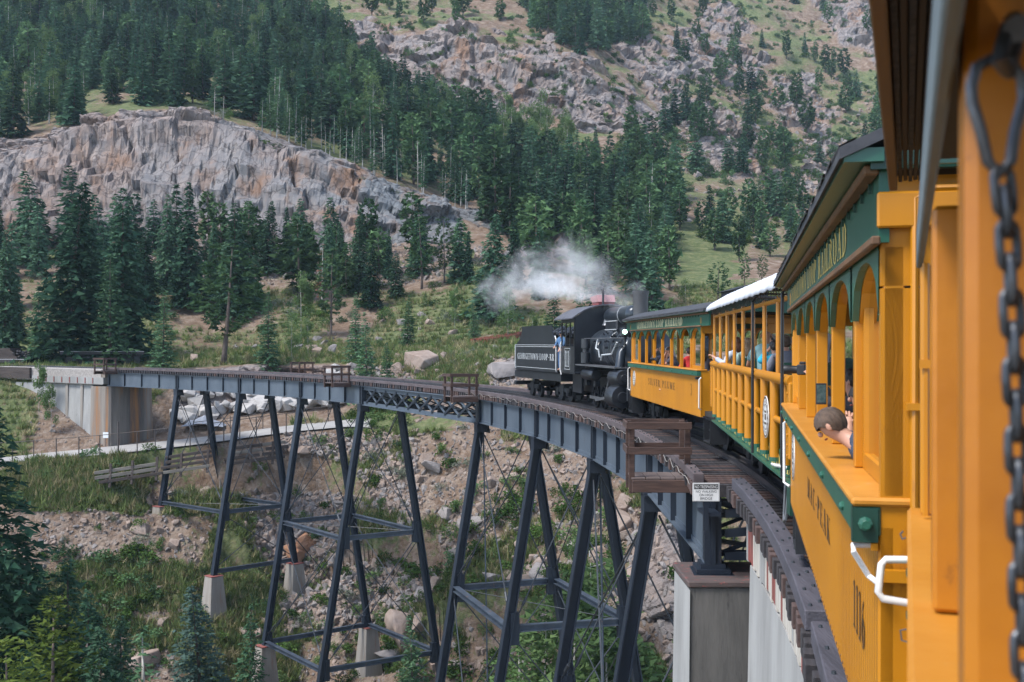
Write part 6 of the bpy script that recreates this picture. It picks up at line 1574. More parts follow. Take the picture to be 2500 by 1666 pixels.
# ------------------------------------------------------------------ open gondola coach
S2 = 19.75; h2 = heading(S2); p2 = track(S2)
oc = thing('open_coach', 'open sided yellow pipe rail coach under a white canvas canopy', 'railway coach', p2, (0, -math.atan(CG), math.pi / 2 - h2), 'coaches of the train')
X0, X1 = -5.75, 5.75; Y = 1.22
MB().box(X0, X1, -1.15, 1.15, 1.10, 1.19).build('floor', M_DARK, oc); MB().box(X0, X1, -.4, .4, .7, 1.098).build('underframe', M_BLK, oc)
for sg in (-1, 1):
    y = sg * Y
    MB().box(X0, X1, min(y, y - sg * .1), max(y, y - sg * .1), .93, 1.24).build('side_sill', M_GRE, oc, bevel=.01)
    MB().box(X0, X1, min(y + sg * .002, y + sg * .09), max(y + sg * .002, y + sg * .09), .92, .95).build('sill_flange', M_GRE, oc)
    lettering('GEORGETOWN LOOP RAILROAD', (X1 - .35 if sg > 0 else X0 + .35, y + sg * .006, .975), (-sg, 0, 0), (0, 0, 1), .20, width=10.6, mat=M_GOLD, parent=oc, sp=.2)
    MB().tube([(X0 + .05, y + sg * .06, 2.23), (X1 - .05, y + sg * .06, 2.23)], .075, 12).build('top_rail', M_YEL_, oc, smooth=True)
    MB().tube([(X0 + .05, y + sg * .045, 1.66), (X1 - .05, y + sg * .045, 1.66)], .045, 10).build('mid_rail', M_YEL_, oc, smooth=True)
    MB().tube([(X0 + .05, y + sg * .03, 3.30), (X1 - .05, y + sg * .03, 3.30)], .035, 8).build('upper_rail', M_YEL_, oc, smooth=True)
    for e, s_ in ((X0, 1), (X1, -1)):
        MB().box(min(e, e + s_ * .19), max(e, e + s_ * .19), min(y - sg * .02, y + sg * .12), max(y - sg * .02, y + sg * .12), 1.245, 2.22).build('corner_post', M_YEL_, oc, bevel=.02)
        r = MB()
        for z in np.arange(1.30, 2.2, .13): r.ell((e + s_ * .095, y + sg * .125, z), (.02, .012, .02), 6, 4)
        o = r.build('rivets', M_YEL_, oc, fix=False); o['kind'] = 'stuff'
    n = 11
    for i in range(n):
        x = X0 + .65 + (X1 - X0 - 1.3) * i / (n - 1)
        MB().tube([(x, y + sg * .055, 1.10), (x, y + sg * .055, 2.20)], .07, 12).build('upright_pipe', M_YEL_, oc, smooth=True)
        MB().cyl((x, y + sg * .055, 1.06), (x, y + sg * .055, 1.12), .078, n=12).build('pipe_foot', M_GRE, oc)
        r = MB()
        for z in np.arange(1.25, 2.15, .15): r.cyl((x + .06, y + sg * .07, z), (x + .12, y + sg * .08, z), .012, n=5)
        o = r.build('studs', M_CRM, oc, fix=False); o['kind'] = 'stuff'
    for i in range(9):
        x = X0 + .12 + (X1 - X0 - .24) * i / 8
        MB().tube([(x, y + sg * .03, 2.28), (x, y + sg * .03, 3.36)], .033, 8).build('canopy_post', M_YEL_, oc, smooth=True)
    MB().box(X0 + .2, X1 - .2, min(y - sg * .16, y - sg * .12), max(y - sg * .16, y - sg * .12), 1.2, 2.1).build('inner_panel', M_DGR, oc)
    z_ = MB(); pts = []
    for i in range(101):
        x = X0 + (X1 - X0) * i / 100; pts.append((x, y + sg * (.05 if i % 2 else .10), 3.31 if i % 2 else 3.47))
    z_.tube(pts, .006, 4); o = z_.build('lacing', M_IRON, oc, fix=False); o['kind'] = 'stuff'
    # hanging safety bar and hoses
    for x in (X0 + .35, X0 + 3.4): MB().tube([(x, y + sg * .15, 1.0), (x, y + sg * .15, 3.35), (x + .15, y + sg * .05, 3.45)], .022, 6).build('hanging_pole', M_BLK, oc)
    MB().tube([(X0 + .75, y + sg * .09, 1.10), (X0 + .75, y + sg * .22, 1.12), (X0 + .35, y + sg * .22, 1.14), (X0 + .35, y + sg * .09, 1.12)], .018, 6).build('step_handle', M_WHT, oc, smooth=True)
    MB().tube([(X0 + .3, y + sg * .06, .93), (X0 + .34, y + sg * .10, .45), (X0 + .5, y + sg * .10, .40), (X0 + .62, y + sg * .08, .48), (X0 + .62, y + sg * .06, .93)], .022, 6).build('stirrup', M_IRON, oc, smooth=True)
    MB().box(X0 + .02, X0 + .28, min(y, y + sg * .1), max(y, y + sg * .1), .55, .93).build('end_bracket', M_DGR, oc)
emblem((X0 + 1.95, Y + .135, 1.66), None, .30, oc, 1)
# canopy: arched canvas with a scalloped skirt
m = MB(); NX = 60; sec = [(1.44, -.12), (1.415, -.03), (1.33, .05), (.95, .27), (.5, .42), (0, .48), (-.5, .42), (-.95, .27), (-1.33, .05), (-1.415, -.03), (-1.44, -.12)]
vs = []
for i in range(NX + 1):
    x = X0 - .12 + (X1 - X0 + .24) * i / NX; sag = .018 * math.sin(i * math.pi / 3.5) ** 2
    for y, z in sec: vs.append((x, y, 3.55 + z - sag * (1 if abs(y) > .3 else .5) + (random.uniform(-.008, .008) if z < -.1 else 0)))
k_ = len(sec); fs = [(i * k_ + j, (i + 1) * k_ + j, (i + 1) * k_ + j + 1, i * k_ + j + 1) for i in range(NX) for j in range(k_ - 1)]
m.add(vs, fs); o = m.build('canopy', M_CANV, oc, smooth='all'); md = o.modifiers.new('thick', 'SOLIDIFY'); md.thickness = .01
for i in range(7):
    x = X0 + .1 + (X1 - X0 - .2) * i / 6; MB().tube([(x, 1.24 * math.cos(a), 3.46 + .36 * math.sin(a)) for a in np.linspace(0, math.pi, 11)], .025, 6).build('canopy_hoop', M_BLK, oc)
for x in np.arange(X0 + 1.2, X1 - .5, 1.25):
    for sg in (-1, 1):
        m = MB(); m.box(x - .22, x + .22, min(sg * .3, sg * 1.0), max(sg * .3, sg * 1.0), 1.88, 1.97); m.box(x + .2, x + .27, min(sg * .3, sg * 1.0), max(sg * .3, sg * 1.0), 1.97, 2.42); m.box(x - .04, x + .04, min(sg * .5, sg * .7), max(sg * .5, sg * .7), 1.18, 1.89); m.build('bench', M_DGR, oc)
for x in (X0 + .03, X1 - .03):
    for y in np.arange(-1.0, 1.01, .25): MB().cyl((x, y, 1.2), (x, y, 2.1), .025, n=6).build('end_bar', M_YEL_, oc)
    MB().box(x - .03, x + .03, -1.1, 1.1, 2.1, 2.18).build('end_rail', M_YEL_, oc)
MB().box(X0 + 2.4, X0 + 2.9, -.2, .2, 3.46, 3.54).build('ceiling_lamp', M_WHT, oc)
bogie(oc, X0 + 1.7); bogie(oc, X1 - 1.7)
for e, sx in ((X0, -1), (X1, 1)): MB().box(min(e, e + sx * .55), max(e, e + sx * .55), -.12, .12, .62, .84).build('coupler', M_BLK, oc)
# ------------------------------------------------------------------ locomotive (smokebox towards the coaches) and tender
S4 = 45.0; h4 = heading(45.3)
lo = thing('steam_locomotive', 'black steam locomotive with grey smokestack, number 111 on the cab', 'locomotive', track(S4), (0, -math.atan(CG), math.pi / 2 - h4))
BZ = 2.42
MB().lathe([(.0, -4.62), (.55, -4.60), (.62, -4.55), (.80, -4.5), (.80, -3.0), (.83, -2.98), (.83, -1.2), (.85, -1.18), (.86, .6), (.86, 2.0), (.0, 2.0)], (0, 0, BZ), (1, 0, 0), 28).build('boiler', M_BOIL, lo, smooth=True)
bands = MB()
for x in (-3.0, -1.9, -.8, .3, 1.2): bands.lathe([(.868, x - .025), (.868, x + .025)], (0, 0, BZ), (1, 0, 0), 28)
bands.build('boiler_band', M_IRON, lo)
MB().lathe([(.31, 0), (.31, .12), (.27, .16), (.285, 1.35), (.315, 1.45), (.315, 1.52), (.26, 1.52), (.25, .9)], (-3.0, 0, BZ + .72), (0, 0, 1), 22).build('smokestack', M_STCK, lo, smooth=True)
# dome casing and long tank on top
MB().prism([(-.9, -.36, BZ + .72), (-.9, .36, BZ + .72), (-.9, .36, BZ + 1.2), (-.9, -.36, BZ + 1.2)], (1.7, 0, 0)).build('dome_casing', M_LOCO, lo, bevel=.06)
MB().lathe([(0, -2.45), (.22, -2.42), (.33, -2.3), (.36, -2.0), (.36, .9), (.33, 1.15), (.2, 1.28), (0, 1.3)], (0, 0, BZ + 1.38), (1, 0, 0), 20).build('top_tank', M_BOIL, lo, smooth=True)
b_ = MB(); b_.lathe([(.366, -1.05), (.366, -1.0)], (0, 0, BZ + 1.38), (1, 0, 0), 20); b_.box(-.92, .82, .362, .368, BZ + 1.14, BZ + 1.17); b_.box(-.92, .82, .362, .368, BZ + .80, BZ + .83); b_.build('lining', M_SILV, lo)
MB().cyl((-2.3, 0, BZ + .7), (-2.3, 0, BZ + 1.1), .2, .16, 14).build('bell_stand', M_LOCO, lo)
MB().lathe([(.05, .28), (.1, .25), (.13, .1), (.19, 0), (.17, 0)], (1.0, .25, BZ + 1.0), (0, 0, 1), 14).build('whistle', M_IRON, lo, smooth=True)
# red and white hatch on the cab roof with the steam pipe
CR = MB()
# cab
cx0, cx1 = 1.75, 4.25; W2 = 1.42
for sg in (-1, 1):
    y = sg * W2; t_ = .04
    def sl(nm, x0, x1, z0, z1, mt=M_LOCO): MB().box(x0, x1, min(y, y - sg * t_), max(y, y - sg * t_), z0, z1).build(nm, mt, lo)
    sl('cab_side', cx0, cx1, 1.45, 2.55)
    for x, w in ((cx0, .14), (cx0 + .80, .10), (cx0 + 1.58, .14), (cx1 - .12, .12)): sl('cab_pillar', x, x + w, 2.553, 3.55)
    sl('cab_header', cx0, cx1, 3.553, 3.75)
    b_ = MB()
    for (xa, za, xb, zb) in ((2.55, 1.55, 3.55, 1.57), (2.55, 2.45, 3.55, 2.47), (2.55, 1.57, 2.57, 2.45), (3.53, 1.57, 3.55, 2.45)): b_.box(xa, xb, min(y + sg * .003, y + sg * .008), max(y + sg * .003, y + sg * .008), za, zb)
    b_.build('lining', M_SILV, lo)
    lettering('111', ((3.45 if sg > 0 else 2.68), y + sg * .009, 1.66), (-sg, 0, 0), (0, 0, 1), .70, width=.72, mat=M_SILV, parent=lo, sp=.2)
sec = roofsec(1.58, 3.74, 4.32, 12, .05); extr(sec, cx0 - .25, cx1 + .75).build('cab_roof', pmat('cab_roof_grey', (.06, .062, .075), (.095, .095, .11), rough=.55), lo, smooth=True)
MB().prism([(cx0, y, z) for y, z in [(-1.42, 2.5), (1.42, 2.5), (1.42, 3.76), (.9, 4.1), (0, 4.26), (-.9, 4.1), (-1.42, 3.76)]], (.04, 0, 0)).build('cab_front', M_LOCO, lo)
MB().box(cx0, cx1, -1.40, 1.40, 1.38, 1.445).build('cab_floor', M_LOCO, lo); MB().box(cx0 + .1, cx0 + .9, -.75, .75, 1.45, 3.1).build('backhead', M_LOCO, lo)
bh = MB()
for y, z in ((-.4, 2.4), (.1, 2.7), (.45, 2.2), (.3, 1.9)): bh.lathe([(.11, 0), (.11, .05)], (cx0 + .9, y, z), (1, 0, 0), 10)
bh.build('gauge', M_IRON, lo)
h_ = MB(); h_.prism([(1.9, -.35, 4.30), (1.9, .35, 4.30), (1.9, .35, 4.42), (1.9, -.35, 4.42)], (1.0, 0, 0)); h_.build('roof_hatch', pmat('hatch_red', (.26, .05, .05), (.2, .045, .045), rough=.5), lo)
MB().hexa([(1.85, -.38, 4.423), (2.9, -.38, 4.423), (2.9, .38, 4.423), (1.85, .38, 4.423)], [(2.05, -.38, 4.72), (3.2, -.38, 4.68), (3.2, .38, 4.68), (2.05, .38, 4.72)]).build('hatch_lid', pmat('hatch_pink', (.40, .22, .22), (.32, .17, .175), rough=.5), lo)
MB().tube([(1.72, .2, 4.1), (1.72, .2, 4.75), (1.80, .2, 4.90), (1.95, .2, 4.93)], .05, 8).build('steam_pipe', M_BLK, lo, smooth=True)
# running boards, pipes, pumps
for sg in (-1, 1):
    MB().box(-4.3, 1.75, min(sg * .75, sg * 1.38), max(sg * .75, sg * 1.38), 1.76, 1.81).build('running_board', M_IRON, lo)
    MB().tube([(-4.3, sg * .98, BZ + .45), (1.7, sg * 1.0, BZ + .45)], .03, 6).build('handrail', M_IRON, lo)
    MB().tube([(-.6, sg * .95, BZ - .3), (-.6, sg * 1.0, BZ + .0), (-.2, sg * 1.0, BZ + .05), (-.1, sg * .9, BZ + .45)], .035, 6).build('feed_pipe', M_SILV, lo)
    MB().tube([(-3.2, sg * .98, BZ + .3), (-2.6, sg * 1.02, BZ - .15), (-1.2, sg * 1.02, BZ - .2), (-.9, sg * .98, BZ - .4)], .035, 6).build('feed_pipe', M_SILV, lo)
    MB().lathe([(.0, 0), (.2, 0), (.2, .42), (.13, .46), (.13, .6), (.19, .62), (.19, 1.0), (0, 1.0)], (.9, sg * 1.15, BZ - .55), (0, 0, 1), 14).build('air_pump', M_LOCO, lo, smooth=True)
    MB().lathe([(0, 0), (.20, .01), (.24, .08), (.24, 1.7), (.2, 1.77), (0, 1.78)], (-.6, sg * 1.08, 1.42), (1, 0, 0), 16).build('air_reservoir', M_LOCO, lo, smooth=True)
    # cylinder, valve chest, outside steam pipe
    MB().lathe([(0, -.62), (.18, -.62), (.20, -.56), (.40, -.55), (.42, -.50), (.42, .48), (.38, .5), (0, .5)], (-3.95, sg * 1.12, .72), (1, 0, 0), 22).build('cylinder', M_LOCO, lo, smooth=True)
    MB().lathe([(0, -.72), (.12, -.72), (.14, -.66), (.27, -.64), (.30, -.58), (.30, .58), (0, .6)], (-3.95, sg * 1.10, 1.42), (1, 0, 0), 22).build('valve_chest', M_LOCO, lo, smooth=True)
    MB().box(-4.35, -3.5, min(sg * .45, sg * 1.25), max(sg * .45, sg * 1.25), .8, 1.45).build('cylinder_saddle', M_LOCO, lo, bevel=.05)
    MB().tube([(-3.6, sg * .55, BZ + .35), (-3.7, sg * .95, BZ - .1), (-3.85, sg * 1.08, 1.55)], [.17, .17, .2], 12).build('steam_pipe', M_BOIL, lo, smooth=True)
    MB().tube([(-4.5, sg * .75, BZ + .15), (-5.15, sg * 1.0, 1.0)], .035, 6).build('pilot_brace', M_IRON, lo)
    rods = MB(); rods.box(-2.5, 1.35, min(sg * .80, sg * .86), max(sg * .80, sg * .86), .40, .52); rods.beam((-3.45, sg * .98, .72), (.1, sg * .92, .40), .07, .12); rods.box(-3.45, -2.2, min(sg * .95, sg * 1.08), max(sg * .95, sg * 1.08), .86, .94); rods.box(-3.45, -2.2, min(sg * .95, sg * 1.08), max(sg * .95, sg * 1.08), .50, .58); rods.beam((-2.2, sg * .98, 1.35), (-1.4, sg * .96, .5), .05, .09); rods.build('rods', M_IRON, lo)
    for x in (-2.4, -1.15, .1, 1.35):
        w = MB(); w.lathe([(.50, -.05), (.50, .05), (.44, .05), (.44, -.05)], (x, sg * .55, .50), (0, 1, 0), 22); w.lathe([(.14, -.06), (.14, .10)], (x, sg * .55, .5), (0, sg, 0), 12)
        for a in np.arange(0, 6.28, .785 / 1.5): w.beam((x, sg * .55, .5), (x + .46 * math.cos(a), sg * .55, .5 + .46 * math.sin(a)), .05, .05, (0, 1, 0))
        w.build('driving_wheel', M_LOCO, lo)
    MB().lathe([(0, -.05), (.33, -.05), (.33, .05), (0, .05)], (-4.9, sg * .5, .34), (0, 1, 0), 18).build('pilot_wheel', M_LOCO, lo)
    MB().box(2.4, 4.0, min(sg * .85, sg * .95), max(sg * .85, sg * .95), .55, 1.36).build('frame_plate', M_LOCO, lo)
    MB().tube([(4.3, sg * 1.40, 1.3), (4.34, sg * 1.44, 1.5), (4.34, sg * 1.44, 2.6), (4.3, sg * 1.40, 2.75)], .025, 6).build('grab_iron', M_WHT, lo)
    for q in (-.35, .35): MB().box(.2 + q * 2, .5 + q * 2, min(sg * .9, sg * 1.1), max(sg * .9, sg * 1.1), .95, 1.2).build('spring_hanger', M_LOCO, lo)
MB().box(-4.4, 4.2, -.5, .5, .6, 1.3).build('main_frame', M_LOCO, lo)
MB().box(-5.3, -5.1, -1.15, 1.15, .62, 1.02).build('pilot_beam', M_LOCO, lo); MB().box(-5.5, -4.9, -1.1, 1.1, 1.03, 1.08).build('pilot_deck', M_IRON, lo)
for z in (1.2, 1.34, 1.48): MB().tube([(-5.4, 1.05, z), (-5.4, -1.05, z)], .02, 5).build('front_rail', M_IRON, lo)
MB().cyl((-5.4, 1.08, .95), (-5.4, 1.08, 1.5), .03, n=6).build('lamp_post', M_WHT, lo)
# marker lamp beside the smokebox, lit green white
M_LAMP = bpy.data.materials.new('lamp_light'); M_LAMP.use_nodes = True; _b = M_LAMP.node_tree.nodes['Principled BSDF']; _b.inputs['Emission Color'].default_value = (.55, 1, .72, 1); _b.inputs['Emission Strength'].default_value = 2.2; _b.inputs['Base Color'].default_value = (.6, .9, .7, 1)
M_GRNL = bpy.data.materials.new('green_lamp'); M_GRNL.use_nodes = True; _b = M_GRNL.node_tree.nodes['Principled BSDF']; _b.inputs['Emission Color'].default_value = (.02, .8, .22, 1); _b.inputs['Emission Strength'].default_value = 1.2; _b.inputs['Base Color'].default_value = (.02, .5, .15, 1)
lp = MB().lathe([(.12, -.05), (.16, 0), (.16, .22), (.10, .26), (.1, .3)], (-4.30, .98, BZ + .55), (0, 0, 1), 12).build('marker_lamp', M_LOCO, lo)
o = MB().lathe([(.085, 0), (.085, .04), (.05, .05)], (-4.45, 1.03, BZ + .68), (-1, .25, 0), 14).build('lens', M_LAMP, lo); o.parent = lp
MB().cyl((-4.30, .98, BZ + .2), (-4.30, .98, BZ + .52), .04, n=6).build('lamp_bracket', M_LOCO, lo)
# air hoses, valves and clutter on the boiler side
cr = random.Random(12)
cl_ = MB()
for i in range(26):
    x = cr.uniform(-4.2, 1.4); a = cr.uniform(.5, 1.35); r = .88
    p = Vector((x, r * math.sin(a + .15), BZ + r * math.cos(a + .15))); nn = Vector((0, math.sin(a + .15), math.cos(a + .15)))
    cl_.cyl(p, p + nn * cr.uniform(.06, .2), cr.uniform(.025, .06), n=7)
    if i % 2: q = p + Vector((cr.uniform(-.6, .6), .05, cr.uniform(-.4, .1))); cl_.tube([p + nn * .08, (p + q) / 2 + nn * .12, q + nn * .05], .018, 5)
cl_.build('boiler_fittings', M_LOCO, lo)

S5 = 53.9; h5 = heading(S5)
te = thing('tender', 'black coal tender lettered in grey behind the locomotive cab', 'tender', track(S5), (0, -math.atan(CG), math.pi / 2 - h5))
tx0, tx1 = -3.45, 3.55
MB().box(tx0, tx1, -1.28, 1.28, 1.32, 2.62).build('tank', M_LOCO, te, bevel=.03)
for sg in (-1, 1):
    MB().prism([(tx0 + .15, sg * 1.26, 2.60), (tx1 - .15, sg * 1.26, 2.60), (tx1 - .35, sg * 1.26, 2.70), (tx1 - .95, sg * 1.26, 2.95), (tx1 - 1.15, sg * 1.26, 3.50), (tx0 + 1.0, sg * 1.26, 3.50), (tx0 + .8, sg * 1.26, 3.05), (tx0 + .15, sg * 1.26, 2.75)], (0, -sg * .05, 0)).build('bunker_side', M_LOCO, te)
    b_ = MB(); y = sg * 1.284
    for (xa, za, xb, zb) in ((tx0 + .12, 1.48, tx1 - .12, 1.50), (tx0 + .12, 2.50, tx1 - .12, 2.52), (tx0 + .12, 1.50, tx0 + .14, 2.50), (tx1 - .14, 1.50, tx1 - .12, 2.50)): b_.box(xa, xb, min(y, y + sg * .005), max(y, y + sg * .005), za, zb)
    b_.box(tx0, tx1, min(y, y + sg * .005), max(y, y + sg * .005), 2.58, 2.60); b_.build('lining', M_SILV, te)
    lettering('GEORGETOWN.LOOP-RR', ((tx1 - .45 if sg > 0 else tx0 + .45), y + sg * .004, 1.88), (-sg, 0, 0), (0, 0, 1), .30, width=6.1, mat=M_SILV, parent=te, sp=.16)
    MB().tube([(tx0 - .02, sg * 1.33, 1.4), (tx0 - .05, sg * 1.36, 1.5), (tx0 - .05, sg * 1.36, 2.85), (tx0 + .3, sg * 1.30, 3.0)], .025, 6).build('grab_iron', M_WHT, te, smooth=True)
    MB().tube([(tx1 - .2, sg * 1.30, 1.4), (tx1 - .2, sg * 1.34, 1.5), (tx1 - .2, sg * 1.34, 2.6)], .02, 6).build('grab_iron', M_SILV, te)
    for x in (tx1 - .25, tx1 - 1.0): MB().tube([(x, sg * 1.1, 2.62), (x, sg * 1.1, 3.45), (x, sg * .7, 3.5)], .022, 5).build('railing', M_BLK, te)
MB().box(tx0 + .2, tx1 - .95, -1.2, 1.2, 2.62, 2.9).build('coal_deck', M_DARK, te)
MB().box(tx0 - .3, tx1 + .35, -1.2, 1.2, .95, 1.30).build('tender_frame', M_LOCO, te)
MB().box(tx1 + .1, tx1 + .4, -1.2, 1.2, .55, .75).build('rear_step', M_LOCO, te); MB().lathe([(.16, 0), (.18, .1), (.05, .12)], (tx1 + .15, .3, 1.05), (1, 0, 0), 12).build('back_lamp', M_WHT, te)
MB().box(tx1 + .35, tx1 + .75, -.13, .13, .6, .85).build('coupler', M_LOCO, te)
coal = MB(); crg = random.Random(2)
for i in range(70):
    x, y = crg.uniform(tx0 + .3, tx1 - 1.2), crg.uniform(-1, 1); r = crg.uniform(.12, .25); coal.ell((x, y, 2.9 + .35 * (1 - abs(y)) + crg.uniform(-.05, .15)), (r, r * .8, r * .7), 5, 4)
o = coal.build('coal', M_BLK, te); o['kind'] = 'stuff'
bogie(te, tx0 + 1.1); bogie(te, tx1 - 1.1)
# ================================================================== THE VIEWER'S OWN COACH (right foreground)
H0 = R_(19.8); E0 = Vector((math.sin(H0), math.cos(H0), 0)); N0 = Vector((math.cos(H0), -math.sin(H0), 0))
fr = thing('passenger_coach', 'blurred yellow coach corner in the right foreground that the chain hangs on', 'railway coach', N0 * 1.4 + Vector((0, 0, 0)), (0, 0, math.pi / 2 - H0), 'coaches of the train')
# local axes: +x ahead, +y left; lateral 'lat' to the right of the sill edge is y = 1.4 - lat
def fb(nm, t0, t1, l0, l1, z0, z1, mt=M_YEL_, bev=.006): return MB().box(t0, t1, 1.4 - l1, 1.4 - l0, z0, z1).build(nm, mt, fr, bevel=bev)
fb('window_sill', -7, 3.60, 0.0, .30, 2.225, 2.27, M_YTOP, .01)
fb('side_wall', -7, 3.56, .055, .115, .90, 2.222)
fb('belt_rail', -7, 3.55, .012, .052, 2.09, 2.20, M_GRE)
fb('window_post', 2.10, 2.22, .042, .20, 2.273, 3.00, M_YDIRT, .008)
fb('window_post', 1.14, 1.30, .052, .40, 2.273, 3.30, M_YDIRT, .012)
fb('corner_post', 3.42, 3.54, .036, .15, 2.273, 3.00)
MB().tube([tuple(Vector((3.35, 1.4 - .050, 2.28))), (3.35, 1.4 - .050, 3.0)], .010, 6).build('conduit', M_YEL_, fr)
MB().box(3.335, 3.365, 1.4 - .068, 1.4 - .032, 2.70, 2.725).build('conduit_clamp', M_YEL_, fr)
M_FASC = pmat('faded_teal_board', (.10, .135, .145), (.16, .19, .20), scale=2.2, rough=.7, bump=.3, stretch=(.4, 2, 2), c3=(.20, .13, .07), spot=.12)
fb('letter_board', -7, 3.58, .026, .044, 3.005, 3.12, M_FASC, .004)
fb('eave_fascia', -7, 4.06, -.060, -.032, 3.315, 3.45, M_BRN if False else pmat('eave_wood', (.16, .075, .018), (.10, .05, .018), scale=1.5, rough=.7, stretch=(.3, 2, 2), c3=(.04, .03, .025), spot=.15), .004)
wd = pmat('soffit_planks', (.050, .030, .016), (.022, .019, .017), scale=2, rough=.85, stretch=(.25, 6, 1), c3=(.15, .072, .02), spot=.12)
for i in range(6): fb('soffit_plank', -7, 4.0, -.030 + i * .016 + .0015, -.030 + (i + 1) * .016 - .0015, 3.335 + .004 * (i % 2), 3.36, wd if i % 2 else M_TAR, .001)
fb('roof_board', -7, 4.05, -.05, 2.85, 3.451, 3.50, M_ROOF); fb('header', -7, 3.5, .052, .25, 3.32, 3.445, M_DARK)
fb('end_panel', 3.43, 3.54, .16, 1.2, .9, 2.22); fb('far_wall', -7, 3.54, 2.70, 2.76, .9, 2.2); fb('floor', -7, 3.54, .12, 2.69, .95, 1.0, M_DARK)
for t_ in (-.3, -1.75, -3.2, -4.65): fb('window_post', t_, t_ + .12, .052, .20, 2.273, 3.30)
for t_ in (3.4, 2.1, .65, -.8, -2.25): fb('window_post', t_, t_ + .12, 2.60, 2.74, 2.203, 3.40)
# green bolts and the white grab handle at its end
for z in (2.075, 1.945):
    MB().lathe([(.032, 0), (.032, .012), (.022, .02), (.03, .022), (.03, .034), (.014, .036), (.014, .055)], (3.57, 1.40 - .052, z), (-.15, 1, 0), 8).build('green_bolt', M_GRE, fr)
MB().tube([(3.56, 1.4 - .01, 2.115), (3.54, 1.4 + .062, 2.115), (3.54, 1.4 + .074, 2.10), (3.54, 1.4 + .084, 2.015), (3.54, 1.4 + .070, 1.995), (3.56, 1.4 - .01, 1.982)], .0115, 10).build('grab_handle', M_WHT, fr, smooth=True)
MB().tube([(3.57, 1.4 + .012, 2.20), (3.57, 1.4 + .02, 2.19), (3.57, 1.4 + .014, 2.175), (3.57, 1.4 + .004, 2.18)], .003, 5).build('hook', M_IRON, fr)
MB().tube([(3.57, 1.4 + .002, 1.90), (3.57, 1.4 + .02, 1.895), (3.57, 1.4 + .016, 1.865), (3.57, 1.4 - .004, 1.86)], .003, 5).build('hook', M_IRON, fr)
# chain hanging on the post
M_CHN = pmat('chain_steel', (.045, .05, .058), (.09, .095, .105), scale=8, rough=.35, metal=.6, bump=.1)
DC = .95
def cpx(u, v, d=DC): return at(u, v, d)
top = cpx(2448, 120)
ch = thing('chain', 'blurred dark steel chain hanging on the yellow post at the right edge', 'chain', top)
def chain_pt(u, v, dd=0.0): return cpx(u, v, DC + dd)
m = MB(); m.tube([chain_pt(2470, 40, .02), chain_pt(2462, 70), chain_pt(2448, 120), chain_pt(2440, 150, -.01), chain_pt(2462, 175, .0), chain_pt(2478, 110, .01)], .0075, 10, closed=True); m.build('hook_ring', M_CHN, ch, world=True, smooth=True)
MB().cyl(chain_pt(2485, 70, -.01), chain_pt(2490, 60, .16), .012, n=10).build('wall_hook', M_CHN, ch, world=True)
m = MB(); m.tube([chain_pt(*q) for q in [(2372, 210), (2385, 165), (2420, 145), (2465, 150), (2495, 190), (2500, 240), (2478, 320), (2468, 395), (2440, 425), (2412, 395), (2395, 320), (2374, 250)]], .0052, 12, closed=True); m.build('pear_link', M_CHN, ch, world=True, smooth=True)
axis = [(2448, 440), (2456, 520), (2465, 640), (2474, 820), (2482, 1040), (2487, 1250), (2494, 1480), (2502, 1720)]
pp = [chain_pt(*a) for a in axis]; acc = [0]
for a, b in zip(pp[:-1], pp[1:]): acc.append(acc[-1] + (b - a).length)
def along(s):
    for i in range(len(acc) - 1):
        if s <= acc[i + 1]: return pp[i].lerp(pp[i + 1], (s - acc[i]) / (acc[i + 1] - acc[i]))
    return pp[-1]
pit = .0335; i = 0; s = -.012
while s < acc[-1]:
    a = along(max(s, 0)); b = along(min(max(s, 0) + .02, acc[-1])); d = (b - a).normalized(); sd = d.cross(Vector((0, 1, 0))).normalized(); fw = sd.cross(d)
    w = (sd * .94 + fw * .34) if i % 2 == 0 else (fw * .97 + sd * .24)
    cpt = a + d * .01; hl, hw = .0165, .0098; L = []
    for q in range(16):
        an = 2 * math.pi * q / 16; cx_ = math.cos(an); sx_ = math.sin(an)
        L.append(cpt + d * (cx_ * hw + (hl - hw + .004) * np.sign(cx_)) + w * (sx_ * hw) if abs(cx_) > .05 else cpt + w * (sx_ * hw))
    MB().tube(L, .0040, 8, closed=True).build('link', M_CHN, ch, world=True, smooth=True); s += pit * .88; i += 1

# ================================================================== SIGN
sp0 = at(1724, 1202, 21.35)
sg_ = thing('warning_sign', 'white sign reading no trespassing, no walking on high bridge', 'sign', sp0 - Vector((0, 0, .5)))
MB().box(-.262, .262, -.006, .006, .32, .68).build('plate', M_WHT, sg_, bevel=.004)
SB = pmat('sign_black', (.02, .02, .02), (.03, .03, .03), bump=0, rough=.5)
b = MB()
for (x0, x1, z0, z1) in ((-.250, .250, .668, .671), (-.250, .250, .329, .332), (-.250, -.247, .332, .668), (.247, .250, .332, .668), (-.236, .236, .556, .655)): b.add([(x0, -.0075, z0), (x1, -.0075, z0), (x1, -.0075, z1), (x0, -.0075, z1)], [(0, 1, 2, 3)])
b.build('border', SB, sg_, fix=False)
sans('NO TRESPASSING', (0, -.010, .575), (1, 0, 0), (0, 0, 1), .085, M_WHT, sg_, width=.44)
for tx_, z_, w_ in (('NO WALKING', .490, .40), ('ON HIGH', .422, .26), ('BRIDGE', .354, .23)): sans(tx_, (0, -.009, z_), (1, 0, 0), (0, 0, 1), .070, SB, sg_, width=w_)
MB().box(-.05, .05, .007, .04, -.25, .62).build('bracket', M_COLM, sg_)
MB().box(-.02, .30, .03, .9, .02, .08).build('arm', M_COLM, sg_)

